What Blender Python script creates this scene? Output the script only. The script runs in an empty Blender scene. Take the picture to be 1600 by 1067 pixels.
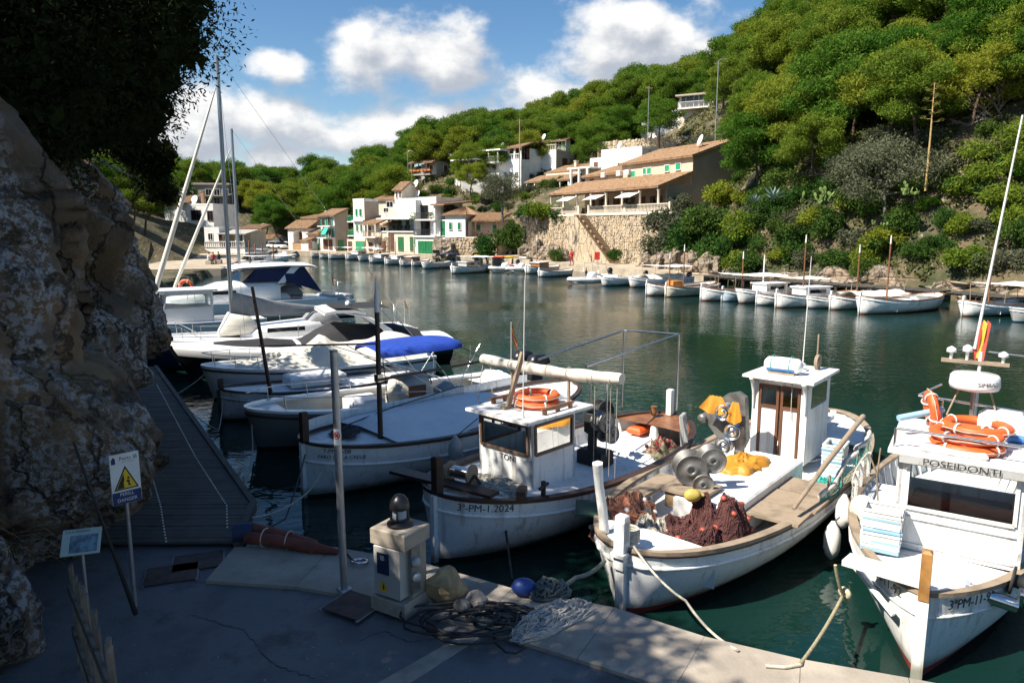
import bpy, math, random
import numpy as np
from mathutils import Vector, Matrix, noise as mnoise
random.seed(7); np.random.seed(7)
SC = bpy.context.scene
COL = SC.collection
PI = math.pi

# ---------------------------------------------------------------- camera
FPX, CAMH = 1150.0, 5.2                       # focal length in photo pixels, eye height over the water
PITCH = math.atan(181.5 / FPX)
cam_d = bpy.data.cameras.new('camera'); cam = bpy.data.objects.new('camera', cam_d); COL.objects.link(cam)
cam_d.sensor_width = 36; cam_d.lens = FPX / 1600 * 36
cam_d.clip_start = 0.05; cam_d.clip_end = 3000
cam.location = (0, 0, CAMH); cam.rotation_euler = (PI / 2 - PITCH, 0, 0)
SC.camera = cam

# ---------------------------------------------------------------- daylight
SUN_AZ = Vector((-0.90, -0.43)).normalized()   # horizontal direction towards the sun
SUN_EL = math.radians(49)
SUNV = Vector((SUN_AZ.x * math.cos(SUN_EL), SUN_AZ.y * math.cos(SUN_EL), math.sin(SUN_EL)))
sun_d = bpy.data.lights.new('sun', 'SUN'); sun = bpy.data.objects.new('sun', sun_d); COL.objects.link(sun)
sun_d.energy = 5.0; sun_d.angle = math.radians(0.5); sun_d.color = (1.0, 0.93, 0.82)
sun.rotation_euler = SUNV.to_track_quat('Z', 'Y').to_euler(); sun.location = SUNV * 80
SC.view_settings.view_transform = 'Standard'; SC.view_settings.look = 'None'
SC.view_settings.gamma = 1; SC.view_settings.exposure = 0.95
SC.view_settings.use_curve_mapping = False
SC.cycles.max_bounces = 6; SC.cycles.diffuse_bounces = 2; SC.cycles.glossy_bounces = 3
SC.cycles.transmission_bounces = 4; SC.cycles.transparent_max_bounces = 6
SC.cycles.caustics_reflective = False; SC.cycles.caustics_refractive = False
try:
    SC.cycles.use_denoising = True; SC.cycles.denoiser = 'OPENIMAGEDENOISE'
except Exception: pass

W = bpy.data.worlds.new('World'); SC.world = W; W.use_nodes = True
W.cycles.sampling_method = 'MANUAL'; W.cycles.sample_map_resolution = 512
def ray_dir(px, py):
    a = (px - 800) / FPX; b = (533.5 - py) / FPX; c, s = math.cos(PITCH), math.sin(PITCH)
    return Vector((a, c + b * s, -s + b * c)).normalized()
class NT:
    """small helper to write node trees"""
    def __init__(s, tree): s.t = tree; s.n = tree.nodes; s.l = tree.links
    def new(s, typ, **kw):
        n = s.n.new(typ)
        for k, v in kw.items(): setattr(n, k, v)
        return n
    def link(s, a, b): s.l.new(a, b)
    def val(s, x, sock):
        if isinstance(x, (int, float)): sock.default_value = x
        elif isinstance(x, (tuple, list, Vector)): sock.default_value = tuple(x)
        else: s.l.new(x, sock)
    def math(s, op, a, b=0.0, c=None, clamp=False):
        n = s.new('ShaderNodeMath', operation=op, use_clamp=clamp)
        s.val(a, n.inputs[0]); s.val(b, n.inputs[1])
        if c is not None: s.val(c, n.inputs[2])
        return n.outputs[0]
    def vmath(s, op, a, b=None, out=0):
        n = s.new('ShaderNodeVectorMath', operation=op); s.val(a, n.inputs[0])
        if b is not None: s.val(b, n.inputs[1])
        return n.outputs[out]
    def mix(s, f, a, b):
        n = s.new('ShaderNodeMix', data_type='RGBA'); s.val(f, n.inputs[0])
        s.val(a if not isinstance(a, tuple) else (*a[:3], 1), n.inputs[6]); s.val(b if not isinstance(b, tuple) else (*b[:3], 1), n.inputs[7])
        return n.outputs[2]
    def noise(s, vec, scale, detail=4, rough=.55, out=0):
        n = s.new('ShaderNodeTexNoise'); s.l.new(vec, n.inputs['Vector'])
        n.inputs['Scale'].default_value = scale; n.inputs['Detail'].default_value = detail; n.inputs['Roughness'].default_value = rough
        return n.outputs[out]
    def ramp(s, f, a, b):
        n = s.new('ShaderNodeMapRange', interpolation_type='SMOOTHSTEP', clamp=True); s.val(f, n.inputs[0])
        n.inputs[1].default_value = a; n.inputs[2].default_value = b
        return n.outputs[0]

# one cloud field over the whole sky: cumulus banks drifting low round the horizon, open blue between
CLOUDS = [(600, 92, .085, .060), (672, 98, .085, .058), (560, 50, .05, .03), (300, 205, .11, .075), (400, 190, .10, .05), (520, 225, .10, .048),
          (640, 200, .12, .04), (770, 200, .13, .05), (900, 160, .12, .05), (960, 95, .10, .06), (1040, 70, .09, .055),
          (1000, 25, .05, .03), (440, 105, .05, .025), (840, 240, .15, .05), (450, 245, .12, .03), (1300, 90, .18, .07), (120, 160, .15, .08)]
def cloud_group():
    g = bpy.data.node_groups.new('cloud_field', 'ShaderNodeTree')
    g.interface.new_socket('Vector', in_out='INPUT', socket_type='NodeSocketVector')
    g.interface.new_socket('Value', in_out='OUTPUT', socket_type='NodeSocketFloat')
    t = NT(g); gi = t.new('NodeGroupInput'); go = t.new('NodeGroupOutput'); d = gi.outputs[0]
    sep = t.new('ShaderNodeSeparateXYZ'); t.link(d, sep.inputs[0])
    front = t.math('GREATER_THAN', sep.outputs[1], 0.0)
    low = t.noise(t.vmath('MULTIPLY', d, (1, 1, 2.2)), 2.6, 2)
    gen = t.math('MULTIPLY', t.math('SUBTRACT', low, 0.60), 5.0)
    f = t.math('SUBTRACT', gen, t.math('MULTIPLY', front, t.math('MULTIPLY', t.ramp(sep.outputs[2], 0.55, 0.05), 1.1)))
    for (px, py, rx, rz) in CLOUDS:
        c = ray_dir(px, py)
        q = t.vmath('MULTIPLY', t.vmath('SUBTRACT', d, tuple(c)), (1 / rx, 0.35 / rx, 1 / rz))
        b = t.math('MULTIPLY', t.math('SUBTRACT', 1.0, t.vmath('LENGTH', q, out=1)), 1.0)
        f = t.math('SMOOTH_MAX', f, b, 0.25)
    dz = t.vmath('MULTIPLY', d, (1, 1, 1.5))
    det = t.noise(dz, 13, 6, .56); det2 = t.noise(dz, 4.5, 3, .5)
    f = t.math('ADD', f, t.math('MULTIPLY', t.math('SUBTRACT', det, .5), 2.3))
    f = t.math('ADD', f, t.math('MULTIPLY', t.math('SUBTRACT', det2, .5), 1.2))
    t.link(f, go.inputs[0])
    return g
def make_world():
    t = NT(W.node_tree); t.n.clear()
    out = t.new('ShaderNodeOutputWorld'); bg = t.new('ShaderNodeBackground')
    sky = t.new('ShaderNodeTexSky', sky_type='NISHITA', sun_disc=False, sun_elevation=SUN_EL,
                sun_rotation=math.atan2(SUN_AZ.x, SUN_AZ.y), altitude=10, air_density=1.0, dust_density=0.15, ozone_density=1.6)
    tc = t.new('ShaderNodeTexCoord'); d = tc.outputs['Generated']
    G = cloud_group()
    def field(vec):
        n = t.new('ShaderNodeGroup'); n.node_tree = G; t.val(vec, n.inputs[0]); return n.outputs[0]
    f0 = field(d); f1 = field(t.vmath('ADD', d, (-.018, -.01, .030)))
    alpha = t.ramp(f0, -0.05, 0.62)
    lit = t.ramp(t.math('SUBTRACT', f0, f1), -0.35, 0.75)          # towards the sun the cloud thins: lit side
    thick = t.ramp(f0, 0.3, 1.5)
    ccol = t.mix(lit, (4.0, 4.3, 4.9), (8.2, 8.1, 7.9))
    ccol = t.mix(t.math('MULTIPLY', thick, t.math('SUBTRACT', 1.0, lit)), ccol, (3.3, 3.55, 4.05))
    skyc = t.mix(1.0, sky.outputs[0], sky.outputs[0])
    hs = t.new('ShaderNodeHueSaturation'); hs.inputs['Saturation'].default_value = 1.25; hs.inputs['Value'].default_value = 1.0
    t.link(skyc, hs.inputs['Color'])
    sep = t.new('ShaderNodeSeparateXYZ'); t.link(d, sep.inputs[0])
    alpha = t.math('MULTIPLY', alpha, t.math('MULTIPLY', t.ramp(sep.outputs[2], -.03, .03), 0.95))
    t.link(t.mix(alpha, hs.outputs[0], ccol), bg.inputs[0]); bg.inputs[1].default_value = 0.068
    t.link(bg.outputs[0], out.inputs[0])
make_world()

# ---------------------------------------------------------------- helpers
def at_z(px, py, z=0.0):                       # point of the photo that lies at height z
    r = ray_dir(px, py); t = (z - CAMH) / r.z; return Vector((r.x * t, r.y * t, z))
def at_y(px, py, y):                           # point of the photo that lies at distance y
    r = ray_dir(px, py); t = y / r.y; return Vector((r.x * t, y, CAMH + r.z * t))
def proj(p):
    c, s = math.cos(PITCH), math.sin(PITCH); d = p[1] * c - (p[2] - CAMH) * s
    if d < .1: return (-9999, -9999)
    return (800 + FPX * p[0] / d, 533.5 - FPX * (p[1] * s + (p[2] - CAMH) * c) / d)

def tag(o, label=None, cat=None, group=None, kind=None):
    if label: o['label'] = label
    if cat: o['category'] = cat
    if group: o['group'] = group
    if kind: o['kind'] = kind
    return o
def thing(name, label, cat, loc=(0, 0, 0), rz=0, group=None):
    o = bpy.data.objects.new(name, None); COL.objects.link(o)
    o.empty_display_size = .2; o.location = loc; o.rotation_euler = (0, 0, rz)
    return tag(o, label, cat, group)
def link(name, me, parent=None):
    o = bpy.data.objects.new(name, me); COL.objects.link(o)
    if parent is not None: o.parent = parent
    return o
def copy_tree(o, parent=None):
    c = o.copy(); COL.objects.link(c); c.parent = parent
    for ch in [x for x in o.children]: copy_tree(ch, c)
    return c
def fast_mesh(name, verts, faces, mat=None, smooth=False):
    """verts (n,3) array, faces (m,k) array of equal sided polygons"""
    me = bpy.data.meshes.new(name); n = len(verts); m, k = faces.shape
    me.vertices.add(n); me.vertices.foreach_set('co', np.asarray(verts, np.float32).ravel())
    me.loops.add(m * k); me.loops.foreach_set('vertex_index', faces.astype(np.int32).ravel())
    me.polygons.add(m); me.polygons.foreach_set('loop_start', np.arange(0, m * k, k, dtype=np.int32))
    try: me.polygons.foreach_set('loop_total', np.full(m, k, dtype=np.int32))
    except Exception: pass
    me.update(calc_edges=True)
    if smooth: me.polygons.foreach_set('use_smooth', np.ones(m, dtype=bool))
    if mat: me.materials.append(mat)
    return me
def frame(d):
    d = Vector(d).normalized(); a = Vector((0, 0, 1)) if abs(d.z) < .95 else Vector((1, 0, 0))
    u = d.cross(a).normalized(); return u, d.cross(u).normalized()
class MB:
    """collects shapes; build() links them as ONE mesh object"""
    def __init__(s): s.v = []; s.f = []; s.sm = []
    def add(s, vs, fs, smooth=False):
        b = len(s.v); s.v += [tuple(x) for x in vs]
        for f in fs: s.f.append([i + b for i in f]); s.sm.append(smooth)
        return s
    def box(s, c, size, rz=0, R=None, bev=0):
        x, y, z = [k / 2 for k in size]
        M = R if R is not None else Matrix.Rotation(rz, 3, 'Z')
        if bev:
            b = min(bev, x * .9, y * .9, z * .9); P = []
            for (i, j) in ((-1, -1), (1, -1), (1, 1), (-1, 1)):
                pass
            rings = [((x - b), (y - b), -z), (x, y, -z + b), (x, y, z - b), ((x - b), (y - b), z)]
            vs = []
            for (rx, ry, rz_) in rings:
                e = b * .7 if rx == x else 0
                for (i, j) in ((-1, -1), (1, -1), (1, 1), (-1, 1)): vs.append((i * rx, j * ry, rz_))
            fs = [(3, 2, 1, 0), (12, 13, 14, 15)]
            for r in range(3):
                for k in range(4): fs.append((r * 4 + k, r * 4 + (k + 1) % 4, r * 4 + 4 + (k + 1) % 4, r * 4 + 4 + k))
        else:
            vs = [(-x, -y, -z), (x, -y, -z), (x, y, -z), (-x, y, -z), (-x, -y, z), (x, -y, z), (x, y, z), (-x, y, z)]
            fs = [(3, 2, 1, 0), (4, 5, 6, 7), (0, 1, 5, 4), (1, 2, 6, 5), (2, 3, 7, 6), (3, 0, 4, 7)]
        c = Vector(c)
        return s.add([M @ Vector(q) + c for q in vs], fs)
    def bar(s, a, b, w, h, up=(0, 0, 1)):        # rectangular bar from a to b
        a, b = Vector(a), Vector(b); d = (b - a).normalized(); u = d.cross(Vector(up))
        if u.length < 1e-3: u = Vector((1, 0, 0))
        u.normalize(); v = u.cross(d).normalized(); vs = []
        for p in (a, b):
            for (i, j) in ((-1, -1), (1, -1), (1, 1), (-1, 1)): vs.append(p + u * (i * w / 2) + v * (j * h / 2))
        return s.add(vs, [(3, 2, 1, 0), (4, 5, 6, 7), (0, 1, 5, 4), (1, 2, 6, 5), (2, 3, 7, 6), (3, 0, 4, 7)])
    def cyl(s, a, b, r0, r1=None, n=10, cap=True):
        r1 = r0 if r1 is None else r1; a, b = Vector(a), Vector(b); u, v = frame(b - a); vs = []
        for p, r in ((a, r0), (b, r1)):
            for k in range(n): t = 2 * PI * k / n; vs.append(p + u * (r * math.cos(t)) + v * (r * math.sin(t)))
        s.add(vs, [(k, (k + 1) % n, n + (k + 1) % n, n + k) for k in range(n)], True)
        if cap: s.add(vs, [tuple(range(n))[::-1], tuple(range(n, 2 * n))])
        return s
    def tube(s, pts, r, n=6, cap=True, closed=False):
        pts = [Vector(p) for p in pts]; rs = r if isinstance(r, (list, tuple)) else [r] * len(pts); vs = []; m = len(pts)
        u = None
        for i, p in enumerate(pts):
            if closed: d = pts[(i + 1) % m] - pts[i - 1]
            else: d = pts[min(i + 1, m - 1)] - pts[max(i - 1, 0)]
            if d.length < 1e-6: d = Vector((0, 0, 1))
            d.normalize()
            if u is None: u, v = frame(d)
            else:
                u = (u - d * u.dot(d))
                u = u.normalized() if u.length > 1e-4 else frame(d)[0]
                v = d.cross(u)
            for k in range(n): t = 2 * PI * k / n; vs.append(p + u * (rs[i] * math.cos(t)) + v * (rs[i] * math.sin(t)))
        fs = []; last = m if closed else m - 1
        for i in range(last):
            j = (i + 1) % m
            for k in range(n): fs.append((i * n + k, i * n + (k + 1) % n, j * n + (k + 1) % n, j * n + k))
        s.add(vs, fs, True)
        if cap and not closed: s.add(vs, [tuple(range(n))[::-1], tuple(range((m - 1) * n, m * n))])
        return s
    def lathe(s, prof, c=(0, 0, 0), axis=(0, 0, 1), n=16, smooth=True):   # prof: (radius, height)
        c = Vector(c); a = Vector(axis).normalized(); u, v = frame(a); vs = []
        for (r, h) in prof:
            for k in range(n): t = 2 * PI * k / n; vs.append(c + a * h + u * (r * math.cos(t)) + v * (r * math.sin(t)))
        fs = []
        for i in range(len(prof) - 1):
            for k in range(n): fs.append((i * n + k, i * n + (k + 1) % n, (i + 1) * n + (k + 1) % n, (i + 1) * n + k))
        s.add(vs, fs, smooth)
        m = len(prof)
        s.add(vs, [tuple(range(n))[::-1], tuple(range((m - 1) * n, m * n))])
        return s
    def ball(s, c, r, n=12, m=8):
        rx, ry, rz = r if isinstance(r, (tuple, list)) else (r, r, r); c = Vector(c); vs = []
        for i in range(m + 1):
            a = PI * i / m - PI / 2
            for k in range(n): t = 2 * PI * k / n; vs.append(c + Vector((rx * math.cos(a) * math.cos(t), ry * math.cos(a) * math.sin(t), rz * math.sin(a))))
        fs = [(i * n + k, i * n + (k + 1) % n, (i + 1) * n + (k + 1) % n, (i + 1) * n + k) for i in range(m) for k in range(n)]
        return s.add(vs, fs, True)
    def torus(s, c, R, r, axis=(0, 0, 1), n=24, m=10, sq=1.0):
        c = Vector(c); a = Vector(axis).normalized(); u, v = frame(a); vs = []
        for i in range(n):
            t = 2 * PI * i / n; d = u * math.cos(t) + v * math.sin(t)
            for k in range(m): q = 2 * PI * k / m; vs.append(c + d * (R + r * math.cos(q)) + a * (r * sq * math.sin(q)))
        fs = [(i * m + k, i * m + (k + 1) % m, ((i + 1) % n) * m + (k + 1) % m, ((i + 1) % n) * m + k) for i in range(n) for k in range(m)]
        return s.add(vs, fs, True)
    def grid(s, P, smooth=True, closed=False, flip=False):    # P: rows of points
        n = len(P[0]); vs = [p for row in P for p in row]; fs = []
        for i in range(len(P) - 1):
            for k in range(n if closed else n - 1):
                f = (i * n + k, i * n + (k + 1) % n, (i + 1) * n + (k + 1) % n, (i + 1) * n + k)
                fs.append(f[::-1] if flip else f)
        return s.add(vs, fs, smooth)
    def poly(s, pts, z0=None, z1=None):          # flat polygon, or a prism between z0 and z1
        if z0 is None: return s.add(pts, [tuple(range(len(pts)))])
        n = len(pts); vs = [(p[0], p[1], z0) for p in pts] + [(p[0], p[1], z1) for p in pts]
        return s.add(vs, [tuple(range(n))[::-1], tuple(range(n, 2 * n))] + [(k, (k + 1) % n, n + (k + 1) % n, n + k) for k in range(n)])
    def build(s, name, mat, parent=None, loc=None):
        me = bpy.data.meshes.new(name); me.from_pydata(s.v, [], s.f); me.update()
        me.polygons.foreach_set('use_smooth', s.sm)
        if mat: me.materials.append(mat)
        o = link(name, me, parent)
        if loc is not None: o.location = loc
        return o

# ---------------------------------------------------------------- materials
MATS = {}
def mat(name, col, rough=.6, var=.12, vs=2.0, bump=0.0, bs=20.0, metal=0.0, dirt=None, dirt_s=1.5, dirt_a=.5, spec=.5, coat=0.0):
    """plain surface: base colour with noise mottling, optional dirt patches and relief"""
    if name in MATS: return MATS[name]
    m = bpy.data.materials.new(name); m.use_nodes = True; t = NT(m.node_tree); b = t.n['Principled BSDF']
    tc = t.new('ShaderNodeTexCoord'); v = tc.outputs['Object']
    n1 = t.noise(v, vs, 5, .6)
    lo = tuple(c * (1 - var) for c in col); hi = tuple(min(1, c * (1 + var)) for c in col)
    c = t.mix(t.ramp(n1, .3, .7), lo, hi)
    if dirt:
        n2 = t.noise(v, dirt_s, 7, .65)
        c = t.mix(t.math('MULTIPLY', t.ramp(n2, .48, .72), dirt_a), c, dirt)
    t.val(c, b.inputs['Base Color']); b.inputs['Roughness'].default_value = rough; b.inputs['Metallic'].default_value = metal
    b.inputs['Specular IOR Level'].default_value = spec
    if coat: b.inputs['Coat Weight'].default_value = coat
    if bump:
        bp = t.new('ShaderNodeBump'); bp.inputs['Strength'].default_value = 1.0; bp.inputs['Distance'].default_value = bump
        t.link(t.noise(v, bs, 6, .6), bp.inputs['Height']); t.link(bp.outputs[0], b.inputs['Normal'])
    MATS[name] = m; return m
def leaf_mat(name, c1, c2, trans=.35, hue=.03):
    m = bpy.data.materials.new(name); m.use_nodes = True; t = NT(m.node_tree); t.n.clear()
    out = t.new('ShaderNodeOutputMaterial'); oi = t.new('ShaderNodeObjectInfo'); tc = t.new('ShaderNodeTexCoord')
    n = t.noise(tc.outputs['Object'], .9, 3); n2 = t.noise(tc.outputs['Object'], 9, 2)
    c = t.mix(t.ramp(t.math('ADD', t.math('MULTIPLY', n, .6), t.math('MULTIPLY', n2, .4)), .35, .65), c1, c2)
    hs = t.new('ShaderNodeHueSaturation')
    t.link(t.math('MULTIPLY_ADD', oi.outputs['Random'], hue * 2, .5 - hue), hs.inputs['Hue'])
    t.link(t.math('MULTIPLY_ADD', oi.outputs['Random'], -.35, 1.15), hs.inputs['Value']); t.link(c, hs.inputs['Color'])
    d = t.new('ShaderNodeBsdfDiffuse'); tr = t.new('ShaderNodeBsdfTranslucent'); mx = t.new('ShaderNodeMixShader')
    t.link(hs.outputs[0], d.inputs[0]); t.link(hs.outputs[0], tr.inputs[0]); mx.inputs[0].default_value = trans
    t.link(d.outputs[0], mx.inputs[1]); t.link(tr.outputs[0], mx.inputs[2]); t.link(mx.outputs[0], out.inputs[0])
    MATS[name] = m; return m
# ================================================================ the setting
# ---- outline of the inlet (metres): near quay, left bank going away, head of the cove, right bank coming back
NEAR = [(14, 2.7), (3.9, 6.63), (2.96, 6.95), (2.08, 7.37), (1.19, 7.98), (0, 8.44), (-1.18, 9.13), (-2.48, 9.62), (-3.85, 9.62)]
LEFT = [(-4.17, 11.15), (-11.2, 22.6), (-16, 31), (-20, 42), (-25, 56), (-30, 76), (-35.5, 97), (-41, 114), (-45, 124)]
RIGHT = [(-41, 129), (-32.6, 125.8), (-20.2, 117.2), (-3.7, 107.3), (7.3, 84.3), (17.1, 65.8), (29.4, 49.7), (32, 43), (37, 35)]
OUTL = np.array(NEAR + LEFT + RIGHT + [(70, 20), (200, 10), (200, -60), (60, -30)], float)
def inside(P):
    x, y = P[:, 0], P[:, 1]; r = np.zeros(len(P), bool); n = len(OUTL)
    for i in range(n):
        (x0, y0), (x1, y1) = OUTL[i], OUTL[(i + 1) % n]
        c = ((y0 > y) != (y1 > y)) & (x < (x1 - x0) * (y - y0) / ((y1 - y0) or 1e-9) + x0); r ^= c
    return r
def shore_dist(P, pts=None, closed=True):
    pts = OUTL if pts is None else np.array(pts, float); D = np.full(len(P), 1e9); n = len(pts)
    for i in range(n if closed else n - 1):
        a, b = pts[i], pts[(i + 1) % n]; e = b - a; t = np.clip(((P - a) @ e) / (e @ e), 0, 1)
        D = np.minimum(D, np.hypot(*(P - a - t[:, None] * e).T))
    return D
# spot heights: x, y, z (terraces under the houses, ridge line, gullies)
SPOT = [(-15.5, 141, 14.0), (-4.5, 134, 10.8), (-9.5, 131, 9.6), (-6, 126, 8.6), (5.7, 137, 13.9), (4, 127, 10.3), (0, 130, 9.8), (16.8, 122, 14.2), (5.7, 114, 9.8), (0, 117, 8.5), (22.3, 86, 7.4), (12, 104, 6.9), (16, 96, 7), (8.5, 97, 6.2), (26.4, 126, 19.6),
        (-19, 139, 10), (-12, 124, 7), (-52.6, 126, 5.2), (-61, 156, 9.1), (-46.5, 140, 1.1), (-66, 220, 11.5), (-40, 195, 13.7), (-22, 175, 19), (-7, 165, 20.6), (6.8, 160, 22.5), (19, 150, 23.5), (29.4, 140, 26),
        (35, 120, 27), (39.2, 105, 27.7), (42.3, 93, 27), (44.6, 83, 25.5), (47.6, 72, 23), (52, 60, 22), (56, 48, 20), (24, 64.5, 8.2), (31.4, 57, 9.2), (37, 48, 8), (26, 76, 12), (33, 68, 14), (40, 58, 14), (32, 84, 16), (30, 100, 17), (20, 112, 13), (30, 113, 20),
        (-75, 240, 12), (-40, 240, 14), (0, 230, 24), (40, 180, 30), (60, 130, 32), (70, 90, 32), (75, 60, 28), (80, 40, 22), (-25, 155, 11), (-33, 150, 5), (-45, 170, 6), (-38, 140, 2), (-60, 110, 7), (-48, 90, 6), (-44, 70, 8), (-38, 50, 9), (-34, 34, 9), (-80, 100, 13), (-80, 60, 14),
        (0, 146, 16), (14, 136, 17), (-28, 138, 4), (-8, 116, 4), (60, 20, 14), (-100, 160, 14), (-110, 220, 14), (120, 60, 26), (120, 150, 30), (-110, 20, 14), (100, 230, 28)]
def _rbf():
    sh = []
    pts = [Vector(p) for p in LEFT + RIGHT + [(46, 28), (60, 22)]]
    for a, b in zip(pts, pts[1:]):
        d = (b - a); n = Vector((d.y, -d.x)).normalized(); L = d.length
        n = -n if (a.y < 60 and a.x < 0) or a.x < -29 else n
        mid = (a + b) / 2; n2 = Vector((-d.y, d.x)).normalized()
        for k in range(max(1, int(L / 7))):
            p = a.lerp(b, (k + .5) / max(1, int(L / 7)))
            q = p + n2 * 2
            w = .5 if mid.x > 16 or (mid.x < -10 and mid.y < 60) else 6.5
            if inside(np.array([[q.x, q.y]]))[0]: n2 = -n2
            q = p + n2 * w; sh.append((q.x, q.y, .7 if w > 2 else 1.2))
    return np.array(SPOT + sh, float)
CP = _rbf()
def _phi(r2): return np.sqrt(r2 + 4.0)
_A = _phi(((CP[:, None, :2] - CP[None, :, :2]) ** 2).sum(2)); _n = len(CP)
_M = np.zeros((_n + 1, _n + 1)); _M[:_n, :_n] = _A - np.eye(_n) * .6; _M[:_n, _n] = 1; _M[_n, :_n] = 1
_W = np.linalg.solve(_M, np.r_[CP[:, 2], 0])
def ground(P):
    P = np.atleast_2d(np.asarray(P, float))[:, :2]
    z = np.concatenate([_phi(((Q[:, None, :] - CP[None, :, :2]) ** 2).sum(2)) @ _W[:_n] + _W[_n] for Q in np.array_split(P, max(1, len(P) // 4000))])
    D = shore_dist(P); D = np.where(inside(P), -D, D)
    rough = np.array([mnoise.noise(Vector((p[0] * .13, p[1] * .13, 1.7))) * 1.0 + mnoise.noise(Vector((p[0] * .4, p[1] * .4, 5.1))) * .3 for p in P])
    z = np.maximum(z + rough * np.clip((z - 1.5) / 5, 0, 1), .7)
    z = np.where(P[:, 0] > 14, np.minimum(z, .7 + 1.7 * np.clip(D - 2.9, 0, None)), z)      # rock shelf behind the walkway
    return np.where(D < 1.0, -2.5, z)
def gz(x, y): return float(ground([(x, y)])[0])

def terrain():
    xs = np.concatenate([np.arange(-130, -60, 3.0), np.arange(-60, 75, 1.25), np.arange(75, 140, 4.0)])
    ys = np.concatenate([np.arange(-60, 0, 4.0), np.arange(0, 135, 1.25), np.arange(135, 260, 4.0)])
    X, Y = np.meshgrid(xs, ys, indexing='ij'); P = np.stack([X.ravel(), Y.ravel()], 1); z = ground(P)
    q = (P - np.array([12.8, 87.0])) @ np.array([[.431, .902], [-.902, .431]])      # along and behind the retaining wall
    z = np.where((q[:, 0] > -29) & (q[:, 0] < 9.8) & (q[:, 1] < 1.6) & (z > -2), np.minimum(z, .7), z)
    near = (P[:, 1] < 12) & (P[:, 0] > -30); z[near] = np.minimum(z[near], .5)   # the near quay and the cliff are built apart
    n, m = X.shape; idx = np.arange(n * m).reshape(n, m)
    F = np.stack([idx[:-1, :-1], idx[1:, :-1], idx[1:, 1:], idx[:-1, 1:]], -1).reshape(-1, 4)
    F = F[(z[F] > -2.4).any(1)]
    mt = bpy.data.materials.new('scrub_soil'); mt.use_nodes = True; t = NT(mt.node_tree); b = t.n['Principled BSDF']
    tc = t.new('ShaderNodeTexCoord'); v = tc.outputs['Object']
    c = t.mix(t.ramp(t.noise(v, .35, 6, .6), .38, .62), (.035, .045, .015), (.12, .09, .05))
    c = t.mix(t.ramp(t.noise(v, 1.9, 4, .6), .56, .7), c, (.27, .22, .15))
    t.link(c, b.inputs['Base Color']); b.inputs['Roughness'].default_value = .95
    bp = t.new('ShaderNodeBump'); bp.inputs['Distance'].default_value = .25; t.link(t.noise(v, 1.2, 8, .65), bp.inputs['Height']); t.link(bp.outputs[0], b.inputs['Normal'])
    tag(link('hillside_terrain', fast_mesh('terrain', np.c_[P, z], F, mt, True)), kind='structure', label='scrubby rocky slope rising behind the cove')
terrain()

def water():
    mt = bpy.data.materials.new('harbour_water'); mt.use_nodes = True; t = NT(mt.node_tree); b = t.n['Principled BSDF']
    tc = t.new('ShaderNodeTexCoord'); v = tc.outputs['Object']
    c = t.mix(t.ramp(t.noise(v, .06, 3), .35, .65), (.003, .0165, .0135), (.005, .026, .021))
    t.link(c, b.inputs['Base Color']); b.inputs['Roughness'].default_value = .035; b.inputs['IOR'].default_value = 1.333
    # two families of ripples, wind patches between
    w1 = t.vmath('MULTIPLY', v, (1.0, 1.5, 1))
    calm = t.math('MULTIPLY_ADD', t.ramp(t.noise(v, .09, 3), .35, .68), .75, .25)
    sep = t.new('ShaderNodeSeparateXYZ'); t.link(v, sep.inputs[0])
    open_ = t.math('MULTIPLY_ADD', t.ramp(sep.outputs[1], 12.0, 24.0), .72, .28)      # sheltered between the moored hulls
    open_ = t.math('MULTIPLY', open_, t.math('MULTIPLY_ADD', t.ramp(sep.outputs[1], 24.0, 60.0), .9, 1.0))
    h = t.math('ADD', t.math('MULTIPLY', t.noise(w1, 2.1, 2, .5), .034), t.math('MULTIPLY', t.math('MULTIPLY', t.noise(w1, 6.5, 2, .5), .0085), open_))
    h = t.math('ADD', h, t.math('MULTIPLY', t.math('MULTIPLY', t.noise(w1, 17, 2, .5), .0026), open_))
    bp = t.new('ShaderNodeBump'); bp.inputs['Strength'].default_value = 1.0; bp.inputs['Distance'].default_value = 1.0
    t.link(t.math('MULTIPLY', h, calm), bp.inputs['Height']); t.link(bp.outputs[0], b.inputs['Normal'])
    tag(MB().poly([(-120, -40, 0), (220, -60, 0), (220, 180, 0), (-120, 180, 0)]).build('water', mt), kind='structure', label='dark green rippled harbour water')
water()

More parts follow.
